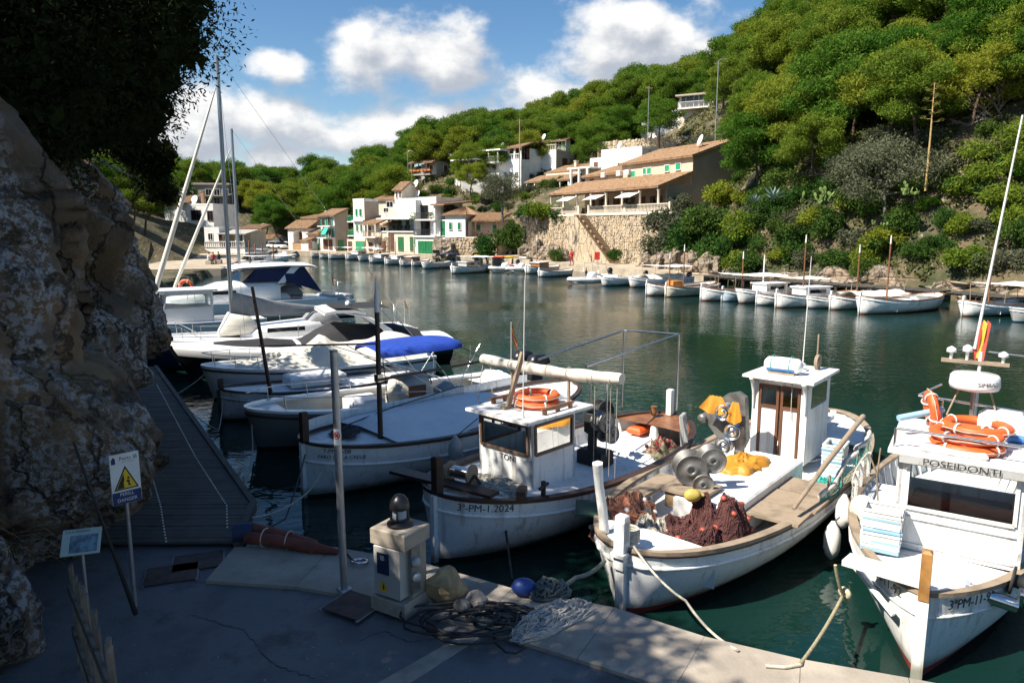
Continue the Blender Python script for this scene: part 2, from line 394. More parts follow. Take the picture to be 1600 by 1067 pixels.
# ---- quays
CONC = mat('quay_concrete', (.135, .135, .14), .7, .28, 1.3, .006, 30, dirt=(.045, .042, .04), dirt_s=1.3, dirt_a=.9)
EDGE = mat('quay_edge_stone', (.36, .31, .25), .85, .18, 1.6, .006, 30, dirt=(.17, .15, .13), dirt_s=1.2, dirt_a=.7)
FARQ = mat('far_quay_stone', (.40, .33, .24), .9, .2, .8, .01, 12, dirt=(.2, .17, .13), dirt_s=.7, dirt_a=.6)
WOODG = mat('grey_deck_wood', (.07, .063, .056), .8, .3, 3.0, .003, 60, dirt=(.05, .045, .04), dirt_s=3, dirt_a=.6)
DKWOOD = mat('tarred_wood', (.035, .028, .022), .7, .3, 4, .003, 40)
def quay():
    top = NEAR + [(-4.0, 10.2), (-9.5, 9.9), (-10, -14), (24, -14)]
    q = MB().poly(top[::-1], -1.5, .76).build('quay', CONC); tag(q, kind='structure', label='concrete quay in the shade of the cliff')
    # paler edging along the water, laid in long slabs with open joints
    inner = []
    for i, p in enumerate(NEAR):
        a = Vector(NEAR[max(i - 1, 0)]); b = Vector(NEAR[min(i + 1, len(NEAR) - 1)]); d = (b - a).normalized(); n = Vector((d.y, -d.x))
        if n.y > 0: n = -n
        inner.append(Vector(p) + n * (1.05 + .1 * math.sin(i * 2.1)))
    for i in range(len(NEAR) - 1):
        a, b = Vector(NEAR[i]), Vector(NEAR[i + 1]); e = (b - a).normalized() * .003
        n = (inner[i] - a).normalized() * -.02
        pts = [a + n + e, b + n - e, inner[i + 1] - e, inner[i] + e]
        MB().poly(pts, .62, .80).build('edging_slab', EDGE, q)
    # cracks and sealed cable trench across the concrete
    tr = [at_z(590, 1067, .76), at_z(640, 1067, .76), at_z(768, 985, .76), at_z(735, 985, .76)]
    MB().poly([(p.x, p.y) for p in tr], .70, .766).build('patched_trench', EDGE, q)
    r = random.Random(8)
    for (pts) in ([(560, 1000), (600, 985), (640, 1002), (690, 996)], [(300, 960), (380, 985), (430, 1040), (500, 1062)], [(850, 1010), (920, 1025), (1000, 1050)], [(395, 880), (470, 915), (520, 925)]):
        P = [at_z(*p, .7635) for p in pts]; L, R = [], []
        for a, b in zip(P, P[1:]):
            for i in range(14): c = a.lerp(b, i / 14) + Vector((r.uniform(-.02, .02), r.uniform(-.02, .02), 0)); w = r.uniform(.002, .009); L.append(c + Vector((0, w, 0))); R.append(c - Vector((0, w, 0)))
        MB().grid([L, R], False).build('crack', DKWOOD, q)
    m = MB()
    for i in range(420): u_ = r.uniform(-4.3, 3.6); p = Vector((u_, r.uniform(3.2, 6.6 - .42 * u_ if u_ > -2 else 7.4), .765)); k = r.uniform(.004, .016); m.add([(p.x - k, p.y, p.z), (p.x, p.y - k * .7, p.z), (p.x + k, p.y, p.z), (p.x, p.y + k * .7, p.z + k * .6)], [(0, 1, 3), (1, 2, 3), (2, 0, 3)])
    tag(m.build('grit', FARQ, q), kind='stuff')
    return q
QUAY_DONE = quay()
def far_quay():
    pts = [Vector(p) for p in [(-30, 76), (-35.5, 97), (-41, 114), (-45, 124)] + RIGHT[:6]]
    def ribbon(pts, w, z0, z1):
        L, R = [], []
        for i, p in enumerate(pts):
            d = (pts[min(i + 1, len(pts) - 1)] - pts[max(i - 1, 0)]).normalized(); n = Vector((-d.y, d.x))
            L.append(p); R.append(p + n * w)
        return L, R
    L, R = ribbon(pts, 9.0, 0, 0)
    m = MB()
    for i in range(len(L) - 1): m.poly([L[i], L[i + 1], R[i + 1], R[i]], -1.5, .8)
    tag(m.build('far_quay', FARQ), kind='structure', label='sunlit stone quay in front of the houses')
    # timber walkway on piles along the rocks
    pts = [Vector(p) for p in RIGHT[5:]] + [Vector((46, 26))]
    j = thing('timber_walkway', 'dark timber walkway on piles along the rocky right bank', 'walkway')
    k = 0
    for i in range(len(pts) - 1):
        a, b = pts[i], pts[i + 1]; d = (b - a); n = int(d.length / .55); d.normalize(); nn = Vector((-d.y, d.x))
        if nn.x < 0: nn = -nn
        for q in range(n):
            p = a + d * (.55 * q + .27); c = p + nn * .9
            o = MB().box((0, 0, 0), (.5, 1.9, .07)).build('plank', WOODG, j) if k == 0 else link('plank', pl.data, j)
            if k == 0: pl = o
            o.location = (c.x, c.y, .72 + random.uniform(-.012, .012)); o.rotation_euler = (0, 0, math.atan2(d.y, d.x)); k += 1
            if q % 5 == 2:
                if k < 8: post = MB().cyl((0, 0, -1.6), (0, 0, .66), .09, .085, 7).build('pile', DKWOOD, j); po = post
                else: po = link('pile', post.data, j)
                po.location = (p.x + nn.x * .15, p.y + nn.y * .15, 0)
        MB().bar((a.x + nn.x * .1, a.y + nn.y * .1, .62), (b.x + nn.x * .1, b.y + nn.y * .1, .62), .12, .12).build('edge_beam', DKWOOD, j)
far_quay()

def boardwalk():
    j = thing('boardwalk', 'grey plank boardwalk squeezed under the overhanging rock', 'boardwalk')
    A, B = Vector((-3.9, 9.70)), Vector((-4.17, 11.15)); C = Vector((-11.2, 22.6)); D0, D1 = Vector((-8.6, 9.4)), Vector((-15.9, 21.2))
    def R(s):   # right edge by y
        return A.lerp(B, (s - A.y) / (B.y - A.y)) if s < B.y else B.lerp(C, (s - B.y) / (C.y - B.y))
    y = A.y; k = 0
    while y < 22.5:
        w = .138; y2 = y + w - .012
        r0, r1 = R(y), R(y2); sl = -.02 + .05 * random.uniform(-.1, .1)
        l0 = Vector((D0.x + (D1.x - D0.x) * max(0, (y - 9.6)) / 12.2, 0)); 
        z = .8 + .05 + random.uniform(-.004, .004)
        pts = [(l0.x, y + sl * 3), (r0.x, y), (r1.x, y2), (l0.x, y2 + sl * 3)]
        MB().poly(pts, z - .035, z).build('plank', WOODG, j); y += w; k += 1
    for p, q in ((A, B), (B, C)):
        MB().bar((p.x + .06, p.y, .80), (q.x + .06, q.y, .80), .10, .16).build('edge_beam', WOODG, j)
    m = MB()
    for px in ([at_z(*p, .87) for p in ((245, 600), (306, 714), (354, 788), (355, 827))], [at_z(*p, .87) for p in ((225, 700), (251, 790), (260, 849))]):
        for a, b in zip(px, px[1:]):
            n = int((b - a).length / .115)
            for i in range(n): p = a.lerp(b, i / n); m.cyl((p.x, p.y, .85), (p.x, p.y, .866), .014, .01, 6)
    tag(m.build('stud_line', mat('white_stud', (.75, .75, .72), .5), j), kind='stuff')
    for i in range(9):
        p = B.lerp(C, (i + .3) / 9); MB().cyl((p.x - .1, p.y, -1.5), (p.x - .1, p.y, .78), .1, .1, 8).build('pile', DKWOOD, j)
boardwalk()

# ---- the cliff on the left
def rock_material(name, base, warm, pale, lich=1.0, lt=.42, ls=7.5):
    m = bpy.data.materials.new(name); m.use_nodes = True; t = NT(m.node_tree); b = t.n['Principled BSDF']
    tc = t.new('ShaderNodeTexCoord'); v = tc.outputs['Object']
    c = t.mix(t.ramp(t.noise(v, .7, 7, .62), .35, .65), base, warm)
    vs = t.vmath('MULTIPLY', v, (1, 1, .22))
    c = t.mix(t.math('MULTIPLY', t.ramp(t.noise(vs, 1.6, 5, .6), .54, .66), .85), c, (.02, .019, .018))      # dark weathering streaks
    li = t.math('MULTIPLY', t.ramp(t.noise(t.vmath('MULTIPLY', v, (1, 1, .6)), .85, 3), lt, lt + .12), t.ramp(t.noise(v, ls, 9, .74), .47, .55))
    c = t.mix(t.math('MULTIPLY', li, lich * .8), c, pale)
    sk = t.new('ShaderNodeVectorMath', operation='MULTIPLY'); t.link(t.vmath('ADD', v, t.noise(v, 1.5, 4, .6, 1)), sk.inputs[0]); sk.inputs[1].default_value = (1, 1, .45)
    vo = t.new('ShaderNodeTexVoronoi', feature='DISTANCE_TO_EDGE'); vo.inputs['Scale'].default_value = 1.1; t.link(sk.outputs[0], vo.inputs['Vector']); ck = t.ramp(vo.outputs['Distance'], .05, .0); c = t.mix(t.math('MULTIPLY', ck, .7), c, (.018, .015, .012))        #                                                    # grey-white lichen
    t.link(c, b.inputs['Base Color']); b.inputs['Roughness'].default_value = .95
    bp = t.new('ShaderNodeBump'); bp.inputs['Distance'].default_value = .13; bp.inputs['Strength'].default_value = 1.0
    h = t.math('SUBTRACT', t.math('ADD', t.noise(v, 2.2, 12, .74), t.math('MULTIPLY', t.noise(v, 14, 6, .7), .35)), t.math('MULTIPLY', ck, .6))
    t.link(h, bp.inputs['Height']); t.link(bp.outputs[0], b.inputs['Normal']); MATS[name] = m
    return m
ROCK = rock_material('cliff_rock', (.16, .13, .10), (.27, .18, .10), (.56, .58, .62), .95, .45, 11.5)
ROCKW = rock_material('shore_rock', (.24, .195, .145), (.33, .235, .15), (.46, .42, .36), .6)
def cliff_x(y, z):
    w = 1 / (1 + math.exp((y - 11.4) * 5))                                            # near slab / far buttress
    near = np.interp(y, [-30, -4, 2, 4, 6, 7.2, 7.8, 8.6, 9.7, 10.6, 11.4, 13], [-5.5, -4.2, -4.1, -4.2, -4.7, -5.05, -5.5, -5.1, -4.72, -5.2, -6.4, -8]) - .37 * max(0, z - 2.1) - .25 * max(0, z - 5.5)
    far = np.interp(y, [8, 11.5, 12.8, 14.2, 15.5, 17, 18.2, 20, 24, 30], [-8.4, -8.8, -8.4, -7.5, -7.35, -8.0, -8.9, -11.2, -14.6, -21]) - .07 * max(0, z - 2.5) - .5 * max(0, z - 5.6)
    x = near * w + far * (1 - w) - .10 + w * .30 + .28 * w * min(1, max(0, (y - 7.9) / .8))
    x += -1.25 / (1 + math.exp((z - 1.38 - .15 * math.sin(y * 1.7)) * 7)) * min(1, max(0, (y - 7.6) / .7))   # undercut over the boardwalk
    x += -1.3 * math.exp(-((y - 15.0) / .55) ** 2 - ((z - 4.0) / .5) ** 2) - .75 * math.exp(-((y - 7.75) / .28) ** 2)
    v = Vector((y, z, 0)); d, p = mnoise.voronoi(Vector(((y + .42 * z) * .8, z * .30, 2.0))); d2, p2 = mnoise.voronoi(Vector(((y + .42 * z) * 2.0, z * .85, 5.0)))
    x += .38 * (mnoise.cell(p[0] * 7.3) - .5) - .30 * max(0, 1 - (d[1] - d[0]) * 7) + .12 * (mnoise.cell(p2[0] * 5.1) - .5) - .08 * max(0, 1 - (d2[1] - d2[0]) * 6)
    q = y + .4 * z; x -= .42 * (1 - abs(mnoise.noise(Vector((q * .75, z * .22, 8))))) ** 6 + .16 * (1 - abs(mnoise.noise(Vector((q * 2.1 + .4 * math.sin(z * 2), z * .6, 3))))) ** 7
    return x + mnoise.fractal(Vector(((y + .4 * z) * .9, z * .45, 0)), 1.0, 2.1, 6) * .26 + mnoise.fractal(v * 3.1, .8, 2.0, 4) * .07
def cliff():
    ys = np.concatenate([np.arange(-26, 2, .8), np.arange(2, 19, .085), np.arange(19, 30, .4)]); zs = np.concatenate([np.arange(.4, 7.5, .085), np.arange(7.5, 12.6, .5)])
    rows = []
    for y in ys: rows.append([(cliff_x(y, z), y + .35 * mnoise.noise(Vector((y * .7, z * .7, 9))), z) for z in zs])
    V = np.array(rows); n, m = len(ys), len(zs)
    # cap: run back from the rim into the hill
    V = np.concatenate([V, V[:, -1:, :] + np.array([-3, 0, .6]), V[:, -1:, :] + np.array([-14, 0, 2.0]), V[:, -1:, :] + np.array([-30, 0, -1.0])], 1); m += 3
    top = np.interp(ys, [-26, 4, 9, 12, 15, 18, 22, 30], [12, 11.2, 9.0, 8.3, 7.4, 6.2, 5.0, 3.6])
    for i in range(n): V[i, :, 2] = np.minimum(V[i, :, 2], top[i] + .25 * np.sin(V[i, :, 0]))
    idx = np.arange(n * m).reshape(n, m)
    F = np.stack([idx[:-1, :-1], idx[:-1, 1:], idx[1:, 1:], idx[1:, :-1]], -1).reshape(-1, 4)
    o = link('rock_cliff', fast_mesh('cliff', V.reshape(-1, 3), F, ROCK, False))
    tag(o, 'dark lichen-blotched limestone cliff overhanging the boardwalk', 'cliff')
cliff()
# ================================================================ vegetation
PINE = leaf_mat('pine_needles', (.058, .122, .014), (.155, .245, .034), .42, .03)
PINE2 = leaf_mat('pine_needles_yellow', (.125, .18, .018), (.215, .27, .036), .42)
SHRUB = leaf_mat('mastic_leaves', (.035, .08, .018), (.085, .15, .03), .35)
OLIVE = leaf_mat('olive_leaves', (.075, .088, .05), (.14, .15, .09), .25, .015)
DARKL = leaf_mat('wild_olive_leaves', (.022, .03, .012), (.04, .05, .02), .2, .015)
BARK = mat('pine_bark', (.10, .065, .045), .95, .35, 6, .02, 14)
GBARK = mat('grey_bark', (.16, .145, .125), .95, .3, 6, .015, 14)
rng = np.random.default_rng(11)
def leaves(centers, radii, n, la, lb, squash=.6, up=.35, fill=.25):
    """leaf-sized quads spread over a set of clumps; returns verts, quads"""
    C = np.asarray(centers); R = np.asarray(radii); k = len(C); cnt = np.maximum(8, (n * (R / R.mean()) ** 2)).astype(int)
    own = np.repeat(np.arange(k), cnt); N = len(own)
    d = rng.normal(size=(N, 3)); d /= np.linalg.norm(d, axis=1)[:, None]
    d[:, 2] = np.where(d[:, 2] < 0, d[:, 2] * (1 - up * rng.random(N)), d[:, 2])
    rad = R[own] * (1 - fill * rng.random(N) ** 2) * (1 + .2 * np.clip(rng.normal(size=N), -1.6, 1.6))
    p = C[own] + d * rad[:, None] * np.array([1, 1, squash])
    a = rng.normal(size=(N, 3)); a += d * .8; a /= np.linalg.norm(a, axis=1)[:, None]
    b = np.cross(a, rng.normal(size=(N, 3))); b /= np.linalg.norm(b, axis=1)[:, None] + 1e-6
    s = (.6 + .8 * rng.random(N))[:, None]
    a = a * la * s; b = b * lb * s
    V = np.stack([p - a * .9, p + b, p + a, p - b], 1).reshape(-1, 3)
    return V, np.arange(N * 4).reshape(N, 4)
def limb_tree(H, R, nl, trunk_r, lean=.2, seed=0, dome=True, low=.35):
    """tapered trunk with limbs; returns MB and the clump anchors"""
    r = random.Random(seed); m = MB(); ax = r.uniform(-1, 1) * lean; ay = r.uniform(-1, 1) * lean
    tp = [Vector((ax * (t ** 1.5) * H + .12 * math.sin(5 * t + seed), ay * (t ** 1.5) * H + .1 * math.sin(4 * t), t * H * .86)) for t in [i / 7 for i in range(8)]]
    m.tube([Vector((0, 0, -1.2))] + tp, [trunk_r * 1.15] + [trunk_r * (1 - .8 * i / 7) for i in range(8)], 7)
    anchors = []
    for i in range(nl):
        f = low + (1 - low) * (i + r.random()) / nl; j = min(6, int(f * 7)); b = tp[j].lerp(tp[j + 1], f * 7 - j if f < 1 else 1)
        an = i * 2.4 + r.uniform(-.4, .4)
        reach = R * (math.sqrt(max(.12, 1 - ((f - low) / (1.02 - low)) ** 2.2)) if dome else (1.05 - f)) * r.uniform(.75, 1.1)
        e = b + Vector((math.cos(an) * reach, math.sin(an) * reach, r.uniform(.08, .3) * reach + .25))
        mid = b.lerp(e, .5) + Vector((r.uniform(-.2, .2), r.uniform(-.2, .2), -.12 * reach))
        m.tube([b, mid, e], [trunk_r * .38, trunk_r * .25, trunk_r * .1], 5)
        anchors += [(e, 1.0), (mid.lerp(e, .45) + Vector((r.uniform(-.5, .5), r.uniform(-.5, .5), .3)), .85)]
        for q in (-1, 1):
            w = e + Vector((math.cos(an + q * .9), math.sin(an + q * .9), .15)) * r.uniform(.4, .8) * R * .28
            m.tube([mid.lerp(e, .6), w], [trunk_r * .15, trunk_r * .06], 4); anchors.append((w, .8))
    anchors.append((tp[-1] + Vector((0, 0, .3)), 1.1))
    return m, anchors
def tree_proto(kind, H, R, nl, leafn, la, lb, lmat, bmat, tr, seed, clump=.9, squash=.55, **kw):
    m, an = limb_tree(H, R, nl, tr, seed=seed, **kw); r = random.Random(seed + 50)
    C = [tuple(a + Vector((r.uniform(-.2, .2), r.uniform(-.2, .2), r.uniform(-.1, .25)))) for a, w in an]; Rr = [clump * w * r.uniform(.75, 1.25) for a, w in an]
    V, F = leaves(C, Rr, leafn, la, lb, squash)
    o1 = m.build('trunk', bmat); t_me = o1.data; bpy.data.objects.remove(o1)
    return t_me, fast_mesh('crown', V, F, lmat)
PINES = [tree_proto('pine', 7.0 + .4 * s, 2.9 + .25 * (s % 3), 13 + s % 3, 360, .13, .042, (PINE, PINE2, PINE)[s % 3], BARK, .17, 3 + s, clump=1.12, squash=.66) for s in range(6)]
TALLP = [tree_proto('pine', 9.5 + s, 3.0, 10, 360, .13, .042, PINE, BARK, .2, 33 + s, clump=1.15, squash=.62, low=.6, lean=.12) for s in range(2)]
OLIVES = [tree_proto('olive', 3.6, 2.0, 12, 210, .085, .028, OLIVE, GBARK, .13, 43 + s, clump=.75, squash=.8, low=.25) for s in range(2)]
def shrub_proto(R, H, n, la, lb, lmat, seed):
    r = random.Random(seed); C, Rr = [], []; m = MB()
    for i in range(11):
        a = r.uniform(0, 6.28); q = R * math.sqrt(r.random()) * .75; z = H * (.25 + .5 * r.random()) * (1 - .4 * q / R)
        C.append((q * math.cos(a), q * math.sin(a), z)); Rr.append(R * r.uniform(.28, .48))
        if i < 6: m.tube([(0, 0, -.5), (q * .5 * math.cos(a), q * .5 * math.sin(a), z * .5), C[-1]], [.05, .035, .015], 4)
    V, F = leaves(C, Rr, n, la, lb, .85, .2, .35)
    o = m.build('stems', GBARK); sm = o.data; bpy.data.objects.remove(o)
    return sm, fast_mesh('foliage', V, F, lmat)
SHRUBS = [shrub_proto(1.35, 1.6, 330, .09, .04, (SHRUB, SHRUB, OLIVE, PINE)[s], 70 + s) for s in range(4)]
YSHRUB = shrub_proto(1.4, 1.5, 330, .10, .04, PINE2, 90)
NT_ = [0]
def place(proto, parts, name, label, cat, group, loc, sc, rz=None, sz=1.0):
    o = thing(name, label, cat, loc, random.uniform(0, 6.28) if rz is None else rz, group)
    for nm, me in zip(parts, proto): c = link(nm, me, o)
    o.scale = (sc, sc, sc * sz); return o
def pine(x, y, sc, label, group, k=None, tall=False, z=None):
    P = (random.choice(TALLP) if tall else random.choice(PINES)) if k is None else PINES[k]
    return place(P, ('trunk', 'crown'), 'pine_tree', label, 'tree', group, (x, y, gz(x, y) - .1 if z is None else z), sc, sz=random.uniform(.9, 1.1))
def shrub(x, y, sc, label, group, k=None, z=None, sz=1.0):
    P = random.choice(SHRUBS) if k is None else (YSHRUB if k == 9 else SHRUBS[k])
    return place(P, ('stems', 'foliage'), 'shrub', label, 'shrub', group, (x, y, gz(x, y) - .15 if z is None else z), sc, sz=sz)
def olive(x, y, sc, label, group=None, z=None):
    return place(random.choice(OLIVES), ('trunk', 'crown'), 'olive_tree', label, 'tree', group, (x, y, gz(x, y) - .1 if z is None else z), sc)

# parts of the picture that houses and walls must keep clear: px box and distance
KEEP = [(443, 500, 340, 395, 128), (498, 600, 308, 395, 122), (590, 700, 305, 400, 118), (693, 775, 325, 400, 108), (612, 658, 288, 314, 132), (645, 698, 237, 282, 140), (703, 818, 222, 292, 132),
        (812, 900, 198, 268, 135), (912, 1018, 229, 268, 120), (815, 915, 250, 310, 112), (840, 1130, 226, 345, 98), (811, 1035, 330, 410, 90), (999, 1040, 165, 214, 125), (1060, 1100, 150, 195, 125), (930, 1080, 208, 245, 114), (400, 425, 365, 392, 140), (318, 382, 345, 415, 122), (280, 336, 318, 356, 125), (305, 362, 285, 324, 155)]
def hides(x, y, z, r, h):
    for (a, b, c, d, yy) in KEEP:
        if y < yy + 3:
            p0 = proj((x - r, y, z + h)); p1 = proj((x + r, y, z + .5))
            ox = min(b, p1[0]) - max(a, p0[0]); oy = min(d, p1[1]) - max(c, p0[1])
            if ox > 3 and oy > 3: return True
    return False
# landmarks of the place by which a tree can be found
MARKS = [('the arched house', 465, 345), ('the teal awning house', 520, 325), ('the tall white house', 570, 310), ('the small gabled house', 636, 290), ('the balcony cottage', 670, 250), ('the flat-roofed villa', 745, 225), ('the porch villa', 795, 215),
         ('the big white house', 855, 195), ('the white box house', 965, 230), ('the stone terrace wall', 1000, 205), ('the pale house in the pines', 1060, 150), ('the long tan house', 1020, 250), ('its shaded gable end', 1120, 250),
         ('the agave clump', 1210, 300), ('the prickly pears', 1275, 300), ('the tall flower stalk', 1447, 200), ('the dead grey tree', 1520, 130), ('the open tall-masted boat', 1420, 400), ('the boxy cabin boat', 1260, 400), ('the wide awning boat', 1140, 390),
         ('the right picture edge', 1590, 280), ('the skyline gap', 1180, 40), ('the kiosk', 414, 360), ('the apartment block', 335, 280), ('the hip-roofed cottage', 735, 330), ('the summit', 1350, 20), ('the middle ridge', 1250, 130)]
def scatter():
    r = random.Random(5); got = []
    def grid(x0, x1, y0, y1, st): return [(x + r.uniform(-.42, .42) * st, y + r.uniform(-.42, .42) * st) for x in np.arange(x0, x1, st) for y in np.arange(y0, y1, st)]
    cand = [(p, 'pine') for p in grid(-8, 62, 44, 150, 3.9)] + [(p, 'far') for p in grid(-105, -8, 60, 230, 6.3)] + [(p, 'far') for p in grid(-8, 30, 150, 175, 5.8)] + [(p, 'shrub') for p in grid(15, 48, 36, 84, 1.4)] + [(p, 'low') for p in grid(-30, 24, 88, 140, 3.2)]
    P = np.array([c[0] for c in cand]); Z = ground(P); ins = inside(P); D = shore_dist(P); order = np.argsort(P[:, 1])
    zb = np.full(420, 1e9); n = {'pine': 0, 'far': 0, 'shrub': 0, 'low': 0}
    for i in order:
        (x, y), kind = cand[i]; z = Z[i]; d = D[i]
        if ins[i] or d < 2.3: continue
        if kind == 'shrub' and (z > 12.5 or z < .9 or (z > 8 and r.random() < .55) or (z < 2.0 and r.random() < .4)): continue
        if kind == 'pine' and (z < 6.8 or (x > 16 and y < 62 and z < 8.5)): continue
        if kind == 'far' and (z < 1.8 or d < 6): continue
        if kind == 'low' and (z < 2.5 or d < 7): continue
        sc = r.uniform(.72, 1.1) if kind == 'pine' else r.uniform(.85, 1.2) if kind == 'far' else r.uniform(.7, 1.35) if kind == 'shrub' else r.uniform(.6, 1.1)
        R, H = (2.9 * sc, 7.2 * sc) if kind in ('pine', 'far') else (1.3 * sc, 1.7 * sc)
        a, b = proj((x - R, y, z + H * .9)), proj((x + R, y, z))
        if b[0] < 20 or a[0] > 1600 or b[1] < -10 or (a[0] < 330 and y < 95): continue
        if hides(x, y, z, R, H): continue
        c0, c1 = max(0, int(a[0] / 4)), min(399, int(b[0] / 4))
        if c1 <= c0: continue
        if kind in ('pine', 'far') and (a[1] > zb[c0:c1] + 2).mean() > .72: continue                # nothing of it would show
        w = (c1 - c0) // 5
        zb[c0 + w:c1 - w] = np.minimum(zb[c0 + w:c1 - w], a[1] + (4 if kind in ('pine', 'far') else 3))
        n[kind] += 1
        px, py = proj((x, y, z + H * .6)); lm = min(MARKS, key=lambda m: math.hypot(m[1] - px, (m[2] - py) * 1.2)); dx, dy = px - lm[1], py - lm[2]
        where = ('above' if dy < -25 else 'below' if dy > 25 else 'beside') if abs(dx) < 45 else ('left of' if dx < 0 else 'right of')
        tone = 'slender' if sc < .8 else 'broad' if sc > 1.0 else 'mid-sized'; where = '%s %s' % (where, lm[0])
        if kind == 'shrub':
            k = r.choice([0, 0, 1, 1, 1, 2, 3, 9]); kn = {0: 'dark green shrub', 1: 'rounded green shrub', 2: 'grey-leaved shrub', 3: 'pine-green bush', 9: 'yellow-green bush'}[k]
            shrub(x, y, sc, '%s on the steep bank %s' % (kn, where), '%ss on the bank %s' % (kn, where), k, z - .15, r.uniform(.8, 1.35))
        elif kind == 'low': shrub(x, y, sc, 'low garden shrub on the slope %s' % where, 'garden shrubs %s' % where, None, z - .1)
        elif kind == 'far': pine(x, y, sc, '%s pine of the distant wood %s' % (tone, where), '%s distant pines %s' % (tone, where), z=z - .1)
        else: pine(x, y, sc, '%s umbrella pine on the hillside %s' % (tone, where), '%s hillside pines %s' % (tone, where), tall=(r.random() < .12), z=z - .1)
    print('SCATTER', n)
scatter()

def undergrowth():
    """low scrub nobody could count: leaves close over the soil of the slopes"""
    g = np.random.default_rng(21)
    for nm, (x0, x1, y0, y1, n, zlo, zhi, s), lab in (('bank_undergrowth', (15, 50, 38, 92, 95000, 1.0, 24, .95), 'tangled low scrub covering the soil of the right bank'), ('hill_undergrowth', (-32, 36, 90, 150, 52000, 2.0, 24, 1.25), 'low scrub and garden greenery covering the slope between the houses')):
        P = np.c_[g.uniform(x0, x1, n), g.uniform(y0, y1, n)]; keep = np.array([mnoise.noise(Vector((p[0] * .35, p[1] * .35, 4))) > -.12 for p in P]); P = P[keep]; Z = ground(P); D = shore_dist(P); k = (Z > zlo) & (Z < zhi) & (D > 2.7); q = (P - np.array([12.8, 87.0])) @ np.array([[.431, .902], [-.902, .431]]); k &= ~((q[:, 0] > -29) & (q[:, 0] < 9.8) & (q[:, 1] < 14) & (q[:, 1] > -8)); P, Z = P[k], Z[k]; N = len(P)
        p = np.c_[P, Z + g.random(N) ** 1.6 * .6 * s]; a = g.normal(size=(N, 3)); a /= np.linalg.norm(a, axis=1)[:, None]; b = np.cross(a, g.normal(size=(N, 3))); b /= np.linalg.norm(b, axis=1)[:, None] + 1e-6; sz = (.6 + .9 * g.random(N))[:, None] * s; a *= .17 * sz; b *= .08 * sz
        tag(link(nm, fast_mesh(nm, np.stack([p - a, p + b, p + a, p - b], 1).reshape(-1, 3), np.arange(N * 4).reshape(N, 4), SCRUB)), lab, kind='stuff')
SCRUB = leaf_mat('scrub_leaves', (.045, .07, .02), (.14, .14, .045), .3)
undergrowth()
# ================================================================ houses
def plaster(n, c, d=(.35, .31, .27), a=.35): return mat(n, c, .9, .07, .8, .004, 18, dirt=d, dirt_s=.55, dirt_a=a)
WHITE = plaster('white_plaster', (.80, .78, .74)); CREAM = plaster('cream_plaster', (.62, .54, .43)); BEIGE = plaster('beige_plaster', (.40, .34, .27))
PINK = plaster('pinkish_plaster', (.50, .38, .31)); GREYP = plaster('grey_plaster', (.36, .34, .32)); SHADEP = plaster('shaded_plaster', (.24, .21, .16))  # the darkest one is the tan house plaster with shade put into its colour
def tiles_mat():
    m = bpy.data.materials.new('terracotta_tiles'); m.use_nodes = True; t = NT(m.node_tree); b = t.n['Principled BSDF']
    v = t.new('ShaderNodeTexCoord').outputs['Object']
    c = t.mix(t.ramp(t.noise(v, 3.2, 5, .7), .32, .68), (.20, .11, .058), (.43, .27, .15)); c = t.mix(t.ramp(t.noise(v, .8, 4), .5, .75), c, (.30, .24, .17))
    t.link(c, b.inputs['Base Color']); b.inputs['Roughness'].default_value = .9; MATS['tiles'] = m; return m
TILE = tiles_mat()
STONE = rock_material('rubble_stone', (.42, .33, .22), (.54, .41, .26), (.60, .53, .42), .6)
MORTAR = mat('lime_mortar', (.36, .29, .21), .95, .2, 2, .02, 10)
GREEN = mat('green_paint', (.012, .16, .055), .5, .15); GREEN2 = mat('light_green_paint', (.03, .30, .14), .5, .15); TEAL = mat('teal_canvas', (.03, .38, .30), .8, .1)
BROWN = mat('brown_wood', (.13, .055, .028), .6, .25, 3); WOODL = mat('pale_wood', (.36, .24, .13), .7, .25, 3, .002, 40); DKIRON = mat('dark_iron', (.03, .032, .035), .5)
GLASS = mat('dark_window_glass', (.012, .015, .018), .06, .2, 1, spec=.6); SHADE = mat('interior_dark', (.06, .05, .042), .9)
METAL = mat('galvanised_metal', (.42, .43, .44), .42, .12, 5, metal=.75); OFFW = mat('offwhite_paint', (.72, .70, .66), .6)
